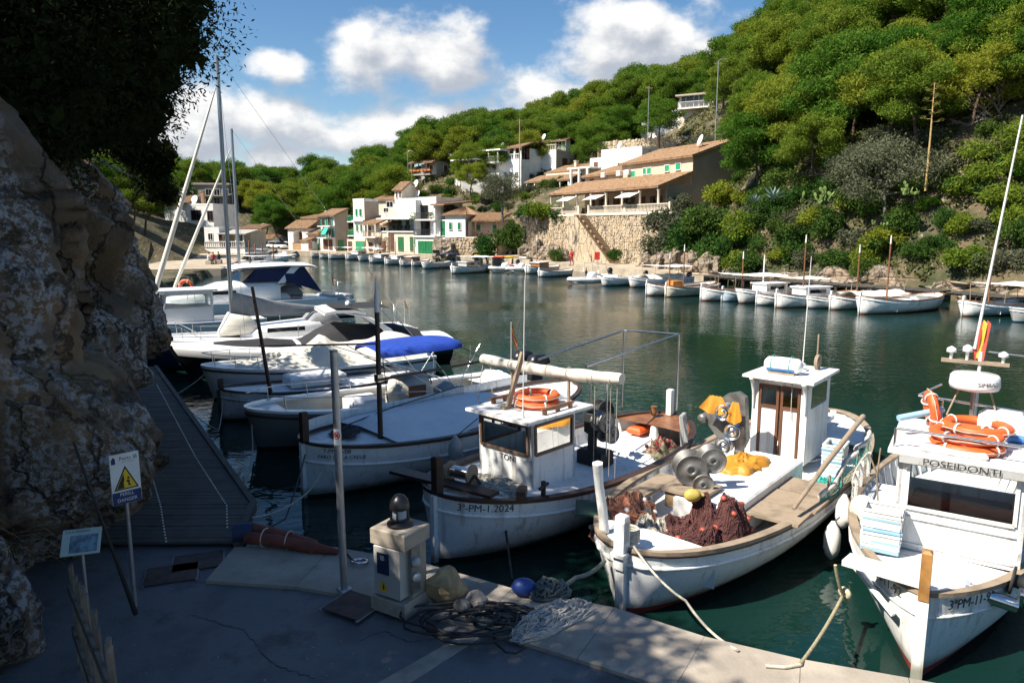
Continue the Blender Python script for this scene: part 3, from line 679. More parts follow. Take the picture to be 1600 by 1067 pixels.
class House:
    """local frame: x along the facade to the right, y into the hill, z up from the photo's water level"""
    def __init__(s, name, label, px, y, a, z0=.78, cat='house', py=None):
        s.a = math.radians(a); p = at_y(px, 345, y); s.o = Vector((p.x, y, 0)); s.z0 = z0
        s.t = thing(name, label, cat, (p.x, y, 0), s.a)
        s.u = Vector((math.cos(s.a), math.sin(s.a), 0)); s.n = Vector((-math.sin(s.a), math.cos(s.a), 0))
    def f(s, px, py, off=0.0):                      # photo point on the facade plane (off metres in front of it) -> local x, z
        r = ray_dir(px, py); o = s.o - s.n * off - Vector((0, 0, CAMH)); t = o.dot(s.n) / r.dot(s.n); p = r * t
        return ((p - o).dot(s.u), p.z + CAMH)
    def fx(s, px, off=0.0): return s.f(px, 345, off)[0]
    def fz(s, px, py, off=0.0): return s.f(px, py, off)[1]
    def sy(s, px, py=345, x=0.0):                   # photo point on the end wall plane at local x -> local y, z
        r = ray_dir(px, py); o = s.o + s.u * x - Vector((0, 0, CAMH)); t = o.dot(s.u) / r.dot(s.u); p = r * t
        return ((p - o).dot(s.n), p.z + CAMH)
    def wall(s, x0, x1, y0, y1, z0, z1, m=None, name='wall'):
        return MB().box(((x0 + x1) / 2, (y0 + y1) / 2, (z0 + z1) / 2), (x1 - x0, y1 - y0, z1 - z0)).build(name, m or WHITE, s.t)
    def parapet(s, x0, x1, y0, y1, z, h=.5, m=None, t=.18):
        b = MB(); b.box(((x0 + x1) / 2, y0 + t / 2 - .03, z + h / 2), (x1 - x0 + .06, t, h)).box(((x0 + x1) / 2, y1 - t / 2, z + h / 2), (x1 - x0 + .06, t, h))
        b.box((x0 + t / 2 - .03, (y0 + y1) / 2, z + h / 2), (t, y1 - y0 - 2 * t, h)).box((x1 - t / 2 + .03, (y0 + y1) / 2, z + h / 2), (t, y1 - y0 - 2 * t, h))
        return b.build('parapet', m or WHITE, s.t)
    def win(s, x, z, w, h, shut=None, closed=False, side=None, y=0.0, door=False, m=None):
        """opening centred at local x (or y on an end wall side=x) with its sill at z; frame proud of the wall, pane set back in it"""
        R = Matrix.Rotation(PI / 2 if side is not None else 0, 3, 'Z')
        def T(q): q = Vector(q); return (x + q.x, y + q.y, z + q.z) if side is None else (side - q.y, x + q.x, z + q.z)
        def bx(b, c, sz): b.box(T(c), sz if side is None else (sz[1], sz[0], sz[2])); return b
        fr = MB(); e = .07
        for c, sz in (((-w / 2 - e / 2, -.03, h / 2), (e, .10, h + 2 * e)), ((w / 2 + e / 2, -.03, h / 2), (e, .10, h + 2 * e)), ((0, -.03, h + e / 2), (w, .10, e)), ((0, -.06, -e / 2), (w + .1, .18, e))): bx(fr, c, sz)
        o = fr.build('door' if door else 'window', m or (OFFW if not door else BROWN), s.t)
        if closed:
            p = MB(); bx(p, (0, -.035, h / 2), (w, .05, h)); k = 0
            for k in range(int(h / .16)): bx(p, (0, -.065, .1 + .16 * k), (w * .86, .02, .05))
            p.build('shutter' if not door else 'leaf', shut or GREEN, o)
        else:
            bx(MB(), (0, -.012, h / 2), (w, .02, h)).build('pane', GLASS, o)
            bx(MB(), (0, -.03, h / 2), (.05, .03, h)).build('glazing_bar', m or OFFW, o)
            if shut:
                for q in (-1, 1):
                    p = MB(); bx(p, (q * (w * .75 + .08), -.05, h / 2), (w * .48, .05, h))
                    for k in range(int(h / .18)): bx(p, (q * (w * .75 + .08), -.08, .12 + .18 * k), (w * .4, .02, .06))
                    p.build('shutter', shut, o)
        return o
    def winpx(s, x0, x1, y0, y1, off=0.0, **kw):    # the same, measured in the photo
        xa, za = s.f(x0, y1, off); xb, zb = s.f(x1, y0, off)
        return s.win((xa + xb) / 2, za, abs(xb - xa), abs(zb - za), y=-off, **kw)
    def roof(s, e0, e1, r1, r0, thick=.14, m=None, amp=.045):
        """tiled slope: eave e0->e1, top edge r0->r1 (local points); rows of barrel tiles run up the slope"""
        e0, e1, r1, r0 = map(Vector, (e0, e1, r1, r0)); W_ = max((e1 - e0).length, (r1 - r0).length); n = max(8, int(W_ / .24) * 4)
        nn = (e1 - e0).cross(r0 - e0).normalized(); nn = nn if nn.z > 0 else -nn; L = (r0 - e0).length; k = max(2, int(L / .42)); b = MB(); P = []
        for j in range(k * 2):
            f = (j // 2 + (j % 2)) / k; step = .035 if j % 2 == 0 else 0.0
            P.append([e0.lerp(e1, i / n).lerp(r0.lerp(r1, i / n), f) + nn * (amp * math.cos(2 * PI * i / 4) + amp + step) for i in range(n + 1)])
        b.grid(P, False)
        dn = nn * -thick
        b.add([e0 + dn, e1 + dn, r1 + dn, r0 + dn], [(3, 2, 1, 0)]); b.grid([[e0 + dn, e1 + dn], [e0 + nn * amp, e1 + nn * amp]], False)
        b.grid([[e0 + dn, r0 + dn], [e0 + nn * amp, r0 + nn * amp]], False); b.grid([[e1 + dn, r1 + dn], [e1 + nn * amp, r1 + nn * amp]], False)
        return b.build('roof', m or TILE, s.t)
    def gable(s, x0, x1, y0, y1, ze, zr, ov=.4, along='x', m=None):
        """ridge along x: slopes face front and back; gable triangles at the ends"""
        ym = (y0 + y1) / 2; k = (zr - ze) / (ym - y0)
        s.roof((x0 - ov, y0 - ov, ze - k * ov), (x1 + ov, y0 - ov, ze - k * ov), (x1 + ov, ym, zr), (x0 - ov, ym, zr))
        s.roof((x1 + ov, y1 + ov, ze - k * ov), (x0 - ov, y1 + ov, ze - k * ov), (x0 - ov, ym, zr), (x1 + ov, ym, zr))
        b = MB()
        for x in (x0 + .02, x1 - .02): b.add([(x, y0, ze - .1), (x, y1, ze - .1), (x, ym, zr - .12)], [(0, 1, 2)])
        b.build('gable_wall', m or WHITE, s.t)
    def rail(s, pts, z, h=.95, m=None, solid=None, st=.14, bal=False):
        b = MB(); pts = [Vector((*p, z)) for p in pts]
        for p, q in zip(pts, pts[1:]):
            b.bar(p + Vector((0, 0, h)), q + Vector((0, 0, h)), .06 if not bal else .16, .05 if not bal else .1); n = max(1, int((q - p).length / st))
            b.bar(p + Vector((0, 0, .08)), q + Vector((0, 0, .08)), .05 if not bal else .14, .04)
            for i in range(n + 1):
                c = p.lerp(q, i / n)
                if bal: b.lathe([(.05, .05), (.075, .3 * h), (.04, .7 * h), (.06, h - .05)], c, n=6)
                else: b.bar(c, c + Vector((0, 0, h)), .022, .022)
        return b.build('balustrade' if bal else 'railing', m or DKIRON, s.t)
    def balcony(s, x0, x1, z, d=1.1, railm=None, solid=False, m=None, y=0.0):
        MB().box(((x0 + x1) / 2, y - d / 2, z - .08), (x1 - x0, d, .16)).build('balcony_slab', m or WHITE, s.t)
        if solid:
            b = MB().box(((x0 + x1) / 2, y - d + .06, z + .45), (x1 - x0, .12, .9)).box((x0 + .06, y - d / 2 + .06, z + .45), (.12, d - .12, .9)).box((x1 - .06, y - d / 2 + .06, z + .45), (.12, d - .12, .9))
            b.build('balcony_wall', m or WHITE, s.t)
        else: s.rail([(x0 + .05, y), (x0 + .05, y - d + .05), (x1 - .05, y - d + .05), (x1 - .05, y)], z, m=railm)
    def dish(s, x, y, z, r=.45):
        b = MB().lathe([(.02, 0), (r * .6, .06), (r, .2), (r * .98, .21), (.01, .03)], (x, y - .1, z), (-.3, -.9, .35), 14); b.bar((x, y + .1, z - .6), (x, y, z), .05, .05); b.build('satellite_dish', OFFW, s.t)
    def chimney(s, x, y, z, h=1.2, m=None): MB().box((x, y, z + h / 2), (.5, .5, h)).box((x, y, z + h + .06), (.66, .66, .12)).build('chimney', m or CREAM, s.t)
    def antenna(s, x, y, z, h=2.6):
        b = MB().cyl((x, y, z), (x, y, z + h), .03, .025, 5).bar((x - .7, y, z + h - .1), (x + .7, y, z + h - .1), .03, .03)
        for i in range(6): b.bar((x - .6 + .24 * i, y - .25, z + h - .1), (x - .6 + .24 * i, y + .25, z + h - .1), .02, .02)
        b.build('antenna', METAL, s.t)
    def mass(s, x0, x1, y1, z1, m=None, y0=0.0, z0=None): return s.wall(x0, x1, y0, y1, s.z0 - .6 if z0 is None else z0, z1, m)

def quay_houses():
    # arched boathouse at the head of the cove
    h = House('arched_house', 'white house with one big arch over the quay at the head of the cove', 480, 133, -30)
    x0 = h.fx(449); zt = h.fz(465, 357); D = 5
    b = MB()                                                               # facade with a real arched loggia
    ax0, ax1 = h.fx(457), h.fx(471.5); za, zs = h.fz(464, 381), h.fz(464, 366); zc = (ax1 - ax0) / 2
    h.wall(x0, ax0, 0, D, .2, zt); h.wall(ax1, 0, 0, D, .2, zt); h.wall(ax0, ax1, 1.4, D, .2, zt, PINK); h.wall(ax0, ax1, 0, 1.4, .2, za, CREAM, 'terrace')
    cx = (ax0 + ax1) / 2; arc = [(cx + zc * math.cos(PI - PI * i / 12), zs + min(zc, zt - zs - .35) * math.sin(PI * i / 12)) for i in range(13)]
    for (p, q) in zip(arc, arc[1:]):
        b.add([(p[0], 0, p[1]), (q[0], 0, q[1]), (q[0], 0, zt), (p[0], 0, zt), (p[0], 1.4, p[1]), (q[0], 1.4, q[1]), (q[0], 1.4, zt), (p[0], 1.4, zt)], [(0, 1, 2, 3), (0, 4, 5, 1)])
    b.build('arch', WHITE, h.t); h.win(cx, za, 1.6, 2.0, door=True, closed=True, shut=BROWN, y=1.38); h.win(cx, .8, 2.6, max(1.2, za - 1.2), door=True, closed=True, shut=WOODL)
    h.roof((x0 - .4, -.4, zt - .05), (.4, -.4, zt - .05), (.4, D * .55, zt + 1.5), (x0 - .4, D * .55, zt + 1.5)); h.wall(x0 + 1, -.2, D * .55, D + 3, .2, zt + 1.9); h.roof((x0 + .7, D * .55 - .3, zt + 1.9), (.2, D * .55 - .3, zt + 1.9), (.2, D + 3, zt + 2.7), (x0 + .7, D + 3, zt + 2.7)); h.chimney(-1, D + 1, zt + 2.2, .9)
    # low cottages
    h = House('low_cottage', 'low white cottage with stepped tile roofs beside the arched house', 502, 131, -33)
    x0 = h.fx(481); zt = h.fz(490, 366); h.mass(x0, 0, 5, zt); h.roof((x0 - .3, -.4, zt), (.3, -.4, zt), (.3, 5, zt + 1.7), (x0 - .3, 5, zt + 1.7)); xm = h.fx(492)
    h.wall(x0, xm, -1.8, 0, .2, zt - 1.2); h.roof((x0 - .2, -2.1, zt - 1.2), (xm + .2, -2.1, zt - 1.2), (xm + .2, 0, zt - .6), (x0 - .2, 0, zt - .6))
    h.winpx(495, 498, 372, 379, shut=GREEN); h.winpx(484, 487, 376, 388, off=1.8, door=True, closed=True, shut=BROWN); h.winpx(497, 500, 380, 390, door=True, closed=True, shut=GREEN)
    # house with the teal awning
    h = House('awning_house', 'narrow three-storey house with teal awning, iron balconies and beige end wall', 523, 127.5, -34)
    x0 = h.fx(501); d = h.sy(544)[0]; zt = h.fz(512, 337); zr = h.sy(544, 326)[1]; h.mass(x0, -.02, d, zt, WHITE, z0=.2)
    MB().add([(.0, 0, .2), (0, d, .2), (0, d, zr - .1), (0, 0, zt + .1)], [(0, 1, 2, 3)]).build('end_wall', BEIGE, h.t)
    h.roof((x0 - .3, -.5, zt - .05), (.35, -.5, zt - .05), (.35, d, zr), (x0 - .3, d, zr))
    for z0 in (h.fz(512, 353), h.fz(512, 371)): h.balcony(x0 + .3, -.1, z0, 1.1)
    for (a, b_, c, e) in ((504, 508, 341, 352), (513, 517, 340, 352), (504, 508, 358, 370), (514, 518, 358, 370)): h.winpx(a, b_, c, e, shut=GREEN2)
    h.winpx(506, 512, 375, 388, door=True, closed=True, shut=BROWN); h.winpx(515, 519, 375, 389, door=True, closed=True, shut=BROWN)
    a, za = h.f(506, 357, 1.1); b_, zb = h.f(513, 366, 1.1); MB().add([(a, -.9, za + .3), (b_, -.9, za + .3), (b_ + .1, -1.9, zb), (a + .1, -1.9, zb), (a, -.94, za + .24), (b_, -.94, za + .24), (b_ + .1, -1.94, zb - .05), (a + .1, -1.94, zb - .05)], [(0, 1, 2, 3), (7, 6, 5, 4), (2, 3, 7, 6)]).build('awning', TEAL, h.t)
    yd, zd = h.sy(532, 376); h.win(yd, .8, 1.0, zd - .8, door=True, closed=True, shut=GREEN2, side=.02)
    # tall white house
    h = House('tall_white_house', 'tall white cubic house with four green-shuttered windows and end wall in shade', 569.5, 123, -33)
    x0 = h.fx(552.5); d = h.sy(592)[0]; zt = h.fz(560, 314); h.mass(x0, 0, d, zt); MB().box((.03, d / 2, zt / 2 + .3), (.05, d - .02, zt - .8)).build('end_wall', BEIGE, h.t); h.parapet(x0, 0, 0, d, zt, .35)  # beige sheet over the white end wall: its shade is put into the colour
    zb = h.fz(560, 345); MB().box((x0 / 2, -.2, zb), (-x0, .5, .22)).build('ledge', WHITE, h.t)
    for (a, b_, c, e) in ((556, 559, 326.5, 338), (562, 565.5, 326.5, 338), (557, 560, 351, 361.5), (563.5, 567, 351, 361.5)): h.winpx(a, b_, c, e, closed=True, shut=GREEN)
    x1 = h.fx(541.5); h.wall(x1, x0, 1.6, d, .2, zt - 1.2, CREAM); h.wall(x1, 0, -.05, 0, .2, 2.9, CREAM, 'plinth')
    for z0 in (h.fz(547, 346), h.fz(547, 368)): h.balcony(x1, x0, z0, 1.5, GREEN2, y=1.6)
    h.win((x1 + x0) / 2, h.fz(547, 346), 1.0, 2.1, door=True, closed=True, shut=GREEN, y=1.6); h.win((x1 + x0) / 2, h.fz(547, 368), 1.0, 2.1, door=True, closed=True, shut=GREEN, y=1.6)
    h.winpx(557, 569, 378, 391, closed=True, door=True, shut=GREEN2, off=.06); h.winpx(545, 550, 378, 391, door=True, closed=True, shut=BROWN)
    # stone-fronted house
    h = House('stone_front_house', 'tan house with brown tiled porch and orange rubble ground floor', 606, 119.5, -33)
    x0 = h.fx(571); zt = h.fz(585, 351); zm = h.fz(590, 370); xm = h.fx(583)
    h.mass(x0, 0, 6, zt, CREAM); h.roof((x0 - .4, -.9, zt), (h.fx(593), -.9, zt), (h.fx(593), 4, zt + 1.5), (x0 - .4, 4, zt + 1.5)); h.roof((h.fx(593) + .02, -.5, zt - .3), (.3, -.5, zt - .3), (.3, 4, zt + .9), (h.fx(593) + .02, 4, zt + .9))
    stone_face(h, xm, -.02, .2, zm, 55, .06); h.balcony(x0, h.fx(592), zm, 1.0, WOODL)
    for px in (573, 580, 592): x = h.fx(px); MB().box((x, -.88, (zm + zt) / 2), (.14, .14, zt - zm)).build('porch_post', OFFW, h.t)
    h.winpx(575, 579, 355, 368, door=True, shut=None); h.winpx(595, 603, 353, 362, shut=None); h.winpx(577, 581.5, 380, 391, door=True, closed=True, shut=BROWN); h.winpx(586, 589.5, 380, 390, off=.14, shut=None); h.winpx(597, 601, 378, 391, off=.14, door=True, closed=True, shut=BROWN)
    # stepped terraces house
    h = House('terraced_white_house', 'stepped white house with tables on its middle terrace and two ground-floor doors', 646, 117, -32)
    x0 = h.fx(598); x2 = h.fx(592); z1 = h.fz(620, 362); z2 = h.fz(620, 342); z3 = h.fz(620, 331); z4 = h.fz(620, 311)
    h.mass(x0, 0, 9, z1, CREAM); h.wall(x0, 0, 2.2, 9, z1, z2 - .1); h.wall(x2 + .2, h.fx(640), 3.4, 10, z2 - .1, z3 + 1.0); h.wall(x2, h.fx(632), 5.0, 11, z3, z4); h.parapet(x2, h.fx(632), 5, 11, z4, .3)
    MB().box(((x0) / 2, .9, z2), (-x0 + .4, 4.4, .2)).build('terrace_slab', WHITE, h.t); h.rail([(x0, -.1), (0, -.1)], z1 + .05, m=DKIRON); MB().box((x0 / 2, .9, z1 + .0), (-x0 + .2, 2.3, .16)).build('balcony_slab', WHITE, h.t)
    h.balcony(x0 + .4, h.fx(634), z2 + .1, 1.4, OFFW, y=.6); MB().box((h.fx(607), .2, z2 + .55), (3.4, .12, .85)).build('terrace_wall', CREAM, h.t)
    for (a, b_, c, e) in ((611, 615, 366, 386),): h.winpx(a, b_, c, 391, door=True, closed=True, shut=BROWN)
    h.winpx(623, 630, 371, 391, door=True, closed=True, shut=GREEN); h.winpx(641.5, 645, 371, 391, door=True, closed=True, shut=GREEN)
    for (a, b_) in ((609, 613), (623, 627), (635, 639)): xa, xb = h.fx(a, -2.2), h.fx(b_, -2.2); h.win((xa + xb) / 2, z1 + .05, xb - xa, 1.9, y=2.18, closed=a > 615, shut=GREEN, door=True)
    h.win(h.fx(610, -5), z3 + .9, 1.4, .9, y=4.98); h.win(h.fx(604, -3.4), z2 + .2, 1.0, 1.6, y=3.38)
    for i in range(3):
        x = h.fx(616 + 6 * i); b = MB().box((x, .8, z1 + .78), (.8, .7, .05)).cyl((x, .8, z1 + .08), (x, .8, z1 + .76), .05, .05, 6)
        for q in (-1, 1): b.box((x + q * .62, .8, z1 + .5), (.42, .45, .05)).box((x + q * .82, .8, z1 + .75), (.05, .45, .5))
        b.build('terrace_table', DKIRON, h.t)
    # garage house
    h = House('garage_house', 'white three-storey house with plant-hung balconies over wide green garage doors', 680, 115, -31)
    x0 = h.fx(647); zt = h.fz(665, 312); d = 8.5; zb1 = h.fz(665, 369.5); zb2 = h.fz(665, 343.5); xe = h.fx(697)
    h.mass(x0, 0, d, zb1); h.wall(x0, 0, 1.3, d, zb1, zb2); h.wall(x0, h.fx(674), 1.3, d, zb2, zt); h.parapet(x0, h.fx(674), 1.3, d, zt, .45); h.wall(x0 - .02, x0 + .35, 0, 1.3, zb1, zt)
    h.wall(-.3, 0, -.0, .3, zb1, zt - .6, WHITE, 'pier'); MB().box((x0 / 2, .6, zb2 - .02), (-x0 + .1, 1.7, .22)).build('balcony_slab', WHITE, h.t); MB().box((x0 / 2, .55, zb1), (-x0 + .1, 1.7, .2)).build('balcony_slab', WHITE, h.t)
    h.rail([(x0 + .3, -.2), (-.3, -.2)], zb1 + .1); h.rail([(x0 + .3, -.2), (-.3, -.2)], zb2 + .1)
    h.win(h.fx(661, -1.3), zb2 + .1, 2.0, 2.1, y=1.28, m=BROWN, door=True); h.win(h.fx(662, -1.3), zb1 + .1, 2.4, 2.2, y=1.28, m=BROWN, door=True); h.roof((h.fx(674), -.3, zt - .8), (1.9, -.3, zt - .8), (1.9, d, zt - .1), (h.fx(674), d, zt - .1)); h.wall(0, xe, 1.0, d, .2, zb2); 
    ga, gb = h.fx(652.5), h.fx(677.5); gz0 = h.fz(665, 376.5)
    for q in range(2):
        xa = ga + (gb - ga) * q / 2; b = MB().box((xa + (gb - ga) / 4, -.05, (.8 + gz0) / 2), ((gb - ga) / 2 - .05, .08, gz0 - .8))
        for k in range(5): b.box((xa + (gb - ga) / 10 * (k + .5), -.1, (.8 + gz0) / 2), (.06, .03, gz0 - .9))
        b.build('garage_door', GREEN, h.t)
    h.win((h.fx(682.5) + .25), .8, .9, 2.2, y=.98, door=True, closed=True, shut=BROWN); h.win(h.fx(689), zb1 + .1, 1.5, 2.3, y=.98, closed=True, shut=GREEN); h.winpx(646.5, 649, 374, 383, closed=True, shut=GREEN)
    for i, px in enumerate((668, 672, 676)):
        x = h.fx(px); b = MB().lathe([(.12, 0), (.17, .3)], (x, .25, zb2 + .1), n=8); b.build('flower_pot', TILE, h.t)
        V, F = leaves([(x, .25, zb2 + .8)], [.5], 110, .09, .04, .9); link('potted_plant', fast_mesh('potted_plant', V, F, SHRUB), h.t)
    V, F = leaves([(x0 + .1, -.3, zb2 + .7), (x0 - .1, -.2, zb2 + .2)], [.55, .4], 120, .1, .05, .9); link('potted_plant', fast_mesh('potted_plant', V, F, PINE), h.t)
    # hip-roofed cottage on its stone base
    h = House('hip_roofed_cottage', 'small white hip-roofed cottage on a rubble stone base', 727, 111, -24)
    x0 = h.fx(695.5); zt = h.fz(712, 336); zb = h.fz(712, 371); d = 6.5; xr = 5.2; h.wall(x0, 0, 0, d, zb, zt); zr = zt + 1.25; m_ = x0 / 2
    h.roof((x0 - .4, -.4, zt), (.4, -.4, zt), (-1.6, d / 2, zr), (x0 + 1.6, d / 2, zr)); h.roof((.4, -.4, zt), (.4, d + .4, zt), (-1.6, d / 2 + .01, zr), (-1.6, d / 2, zr)); h.roof((x0 - .4, d + .4, zt), (x0 - .4, -.4, zt), (x0 + 1.6, d / 2, zr), (x0 + 1.6, d / 2 + .01, zr))
    for (a, b_) in ((702, 706.5), (715.5, 720)): h.winpx(a, b_, 348, 359, closed=True, shut=GREEN)
    h.wall(0, xr, 2.2, d, zb, zt - .7, PINK); h.roof((.1, .2, zt - .85), (xr + .5, .2, zt - .85), (xr + .5, 4.4, zt + .35), (.1, 4.4, zt + .35)); MB().box((xr / 2, 1.1, zb - .02), (xr, 2.2, .2)).build('porch_floor', CREAM, h.t); h.rail([(.1, .1), (xr, .1)], zb + .08, m=BROWN)  # pinkish wing walls also carry the shade of this side in their colour
    for x in (.15, 1.6, xr - .1): MB().box((x, .35, (zb + zt - .9) / 2), (.16, .16, zt - .9 - zb)).build('porch_post', BROWN, h.t)
    h.win(1.1, zb + .8, .8, 1.1, y=2.18, closed=True, shut=GREEN); h.win(3.9, zb + .8, .9, 1.1, y=2.18, closed=True, shut=GREEN)
    h.wall(x0 - .2, xr, .12, d, .2, zb - .12, MORTAR, 'stone_base'); stone_face(h, x0 - .2, xr, .3, zb - .1, 90, -.06)
    # little house above
    h = House('small_gabled_house', 'small white house with orange roof and two satellite dishes above the quay houses', 629, 127, -30, z0=9)
    x0 = h.fx(617.5); zt = h.fz(622, 298); d = h.sy(654)[0]; h.wall(x0, 0, 0, d, 4, zt); MB().add([(.02, 0, 4), (.02, d, 4), (.02, d, zt + .3), (.02, d * .5, zt + 1.6), (.02, 0, zt)], [(0, 1, 2, 3, 4)]).build('end_wall', CREAM, h.t)
    h.roof((x0 - .3, -.4, zt), (.35, -.4, zt), (.35, d * .5, zt + 1.6), (x0 - .3, d * .5, zt + 1.6)); h.roof((.35, d + .3, zt), (x0 - .3, d + .3, zt), (x0 - .3, d * .5, zt + 1.6), (.35, d * .5, zt + 1.6))
    for (a, b_) in ((619, 621.5), (624, 627)): h.winpx(a, b_, 300, 309, closed=True, shut=BROWN)
    h.dish(.8, d * .7, zt + 1.2, .7); h.dish(1.0, d * .72, zt - .5, .7); h.wall(x0 - 5.5, x0, 1, d, 5, zt - 1.6, CREAM); h.roof((x0 - 5.8, .6, zt - 1.5), (x0, .6, zt - 1.5), (x0, d, zt - .5), (x0 - 5.8, d, zt - .5)); h.antenna(.4, d * .5, zt + 1.4, 3.4)
STONES = {}
def stone_face(h, x0, x1, z0, z1, n, off, parent=None, yy=0.0):
    """rubble facing: real stones standing proud of the mortar, too small to pick apart singly"""
    r = random.Random(int(x1 * 100) + n); b = MB(); w = (x1 - x0); H = z1 - z0; s = math.sqrt(w * H / n); rows = max(1, round(H / (s * .8)))
    for j in range(rows):
        x = x0 + r.uniform(-.6, 0) * s; zc = z0 + (j + .5) * H / rows; hh = H / rows * 1.08
        while x < x1 - .08:
            ww = s * r.uniform(.65, 1.5); xa, xb = max(x, x0) + .02, min(x + ww, x1) - .02
            if xb - xa > .06:
                k = 6; vs = []; cx = (xa + xb) / 2; dz = r.uniform(-.2, .2) * hh; pr = off + r.uniform(0, .10)
                for dep, sc in ((yy + .1, 1.0), (yy - pr, .86)):
                    for i in range(k):
                        t = 2 * PI * i / k + .5 + r.uniform(-.15, .15); vs.append((cx + (xb - xa) * .56 * sc * math.cos(t), dep, zc + dz + hh * .54 * sc * math.sin(t)))
                b.add(vs, [tuple(range(k, 2 * k))] + [(i, (i + 1) % k, k + (i + 1) % k, k + i) for i in range(k)])
            x += ww
    return tag(b.build('stone_facing', STONE, parent or h.t), kind='stuff')
quay_houses()

def upper_houses():
    # small house far up left
    h = House('balcony_cottage', 'grey cottage with brown roof and orange flower boxes, highest at the left', 683, 142, -35, z0=13)
    x0 = h.fx(650); zt = h.fz(668, 253); zb = h.fz(668, 274); h.wall(x0 + 2.5, 0, 0, 6, zb - 2, zt + .1, GREYP); h.wall(x0, x0 + 2.5, 1.8, 6, zb - 2, zt - .2, GREYP); h.roof((x0 - .3, -1.6, zt - .3), (.4, -1.6, zt - .3), (.4, 3, zt + 1.4), (x0 - .3, 3, zt + 1.4)); h.roof((.4, 6.4, zt), (x0, 6.4, zt), (x0, 3, zt + 1.4), (.4, 3, zt + 1.4)); h.chimney(-1.2, 2.4, zt + .9)
    MB().box((x0 / 2, -.8, zb), (-x0, 2.0, .2)).build('balcony_slab', GREYP, h.t); h.rail([(x0, -1.7), (-.2, -1.7)], zb + .1, m=WOODL, st=.2)
    for i in range(6): MB().box((x0 + .7 + .9 * i, -1.85, zb + .75), (.7, .25, .25), bev=.03).build('flower_box', mat('orange_blooms', (.55, .16, .04), .9, .4, 9), h.t)
    for px in (652, 664, 676): x = h.fx(px); MB().box((x, -1.5, (zb + zt) / 2 - .2), (.14, .14, zt - zb - .2)).build('porch_post', BROWN, h.t)
    h.win(x0 + 3.6, zb + .1, 1.1, 2.0, door=True, closed=True, shut=BROWN); h.win(-1.2, zb + .9, .9, 1.0, closed=True, shut=BROWN); yy, zz = h.sy(690, 262); h.win(2.6, zb + .8, 1.0, 1.1, side=.02, closed=True, shut=BROWN)
    # white modern terraces
    h = House('flat_roofed_villa', 'white flat-roofed villa stepping down the slope in open terraces', 783, 134, -36, z0=11)
    def block(pa, pb, pr, pt, dep, off, roofm=None, over=.5):
        xa, xb = h.fx(pa, off), h.fx(pb, off); za, zb = h.fz((pa + pb) / 2, pr, off), h.fz((pa + pb) / 2, pt, off)
        return xa, xb, za, zb
    xa, xb, z0, z1 = block(711, 745, 288, 251, 6, 2.0); h.wall(xa, xb, -2, 5, z0 - 3, z0 + .9); h.wall(xa + .6, xb, 0, 5, z0 + .9, z1); MB().box(((xa + xb) / 2, .3, z1 + .1), (xb - xa + 1, 5.6, .24)).build('roof_slab', WHITE, h.t)
    for k in range(4): MB().box((xa + .2 + (xb - xa - .4) * k / 3, -1.8, (z0 + .9 + z1) / 2), (.2, .2, z1 - z0 - .9)).build('column', WHITE, h.t)
    h.rail([(xa, -1.95), (xb, -1.95)], z0 + .9, m=OFFW); zq = h.fz(730, 268, 2); MB().box(((xa + xb) / 2, -.8, zq), (xb - xa, 2.6, .2)).build('terrace_slab', WHITE, h.t)
    for k in range(2): h.win(xa + 1.6 + 2.6 * k, zq + .15, 1.5, 1.7, door=True, m=OFFW, y=-.02)
    xa2, xb2, y0, y1 = block(737, 783, 268, 237, 6, 0); h.wall(xa2, xb2, 1.8, 9, y0 - 5, y1, WHITE); MB().box(((xa2 + xb2) / 2, 2.8, y1 + .1), (xb2 - xa2 + 1, 7.4, .26)).build('roof_slab', WHITE, h.t); zc = h.fz(760, 255); MB().box(((xa2 + xb2) / 2, .6, zc), (xb2 - xa2, 2.6, .2)).build('terrace_slab', WHITE, h.t); h.wall(xa2, xb2, -.6, 1.8, y0 - 5, zc - 1.9, WHITE); h.rail([(xa2, -.6), (xb2, -.6)], zc + .1, m=OFFW)
    for k in range(4): MB().box((xa2 + .3 + (xb2 - xa2 - .6) * k / 3, -.5, (zc + y1) / 2), (.22, .22, y1 - zc)).build('column', WHITE, h.t)
    for k in range(3): h.win(xa2 + 1.2 + 2.1 * k, zc + .1, 1.3, 2.0, y=1.78, door=True)
    h.wall(h.fx(722, 3), h.fx(788, 3), -3.2, -.8, z0 - 5, h.fz(760, 281, 3), GREYP, 'retaining_wall'); h.dish(xb2 - 1, 2, y1 + 1.0, .6); h.antenna(xa2 + 3, 3, y1, 3)
    # porch house
    h = House('porch_villa', 'white villa with brown tiled loggia roof and chimney below the ridge', 814, 133, -38, z0=11)
    x0 = h.fx(775); zt = h.fz(795, 232); zf = h.fz(795, 250); zb = h.fz(795, 268); h.wall(x0, 0, 2.6, 9, zb - 4, zt); h.wall(x0, 0, 0, 2.6, zb - 4, zf); h.rail([(x0, .1), (0, .1)], zf, m=OFFW, bal=True, st=.35)
    h.roof((x0 - .4, -.4, zt), (.4, -.4, zt), (.4, 5, zt + 1.6), (x0 - .4, 5, zt + 1.6)); h.roof((.4, 9.4, zt), (x0 - .4, 9.4, zt), (x0 - .4, 5, zt + 1.6), (.4, 5, zt + 1.6)); h.chimney(-2.4, 5.5, zt + 1.2, 1.5)
    for k in range(5): MB().box((x0 + .15 + (-x0 - .3) * k / 4, .15, (zf + zt) / 2), (.26, .26, zt - zf)).build('column', WHITE, h.t)
    for k in range(3): h.win(x0 + 1.1 + 1.7 * k, zf + .1, 1.1, 2.0, y=2.58, door=True, closed=k == 1, shut=BROWN)
    for k in range(4): h.win(x0 + .9 + 1.3 * k, zb - .9, .6, .7)
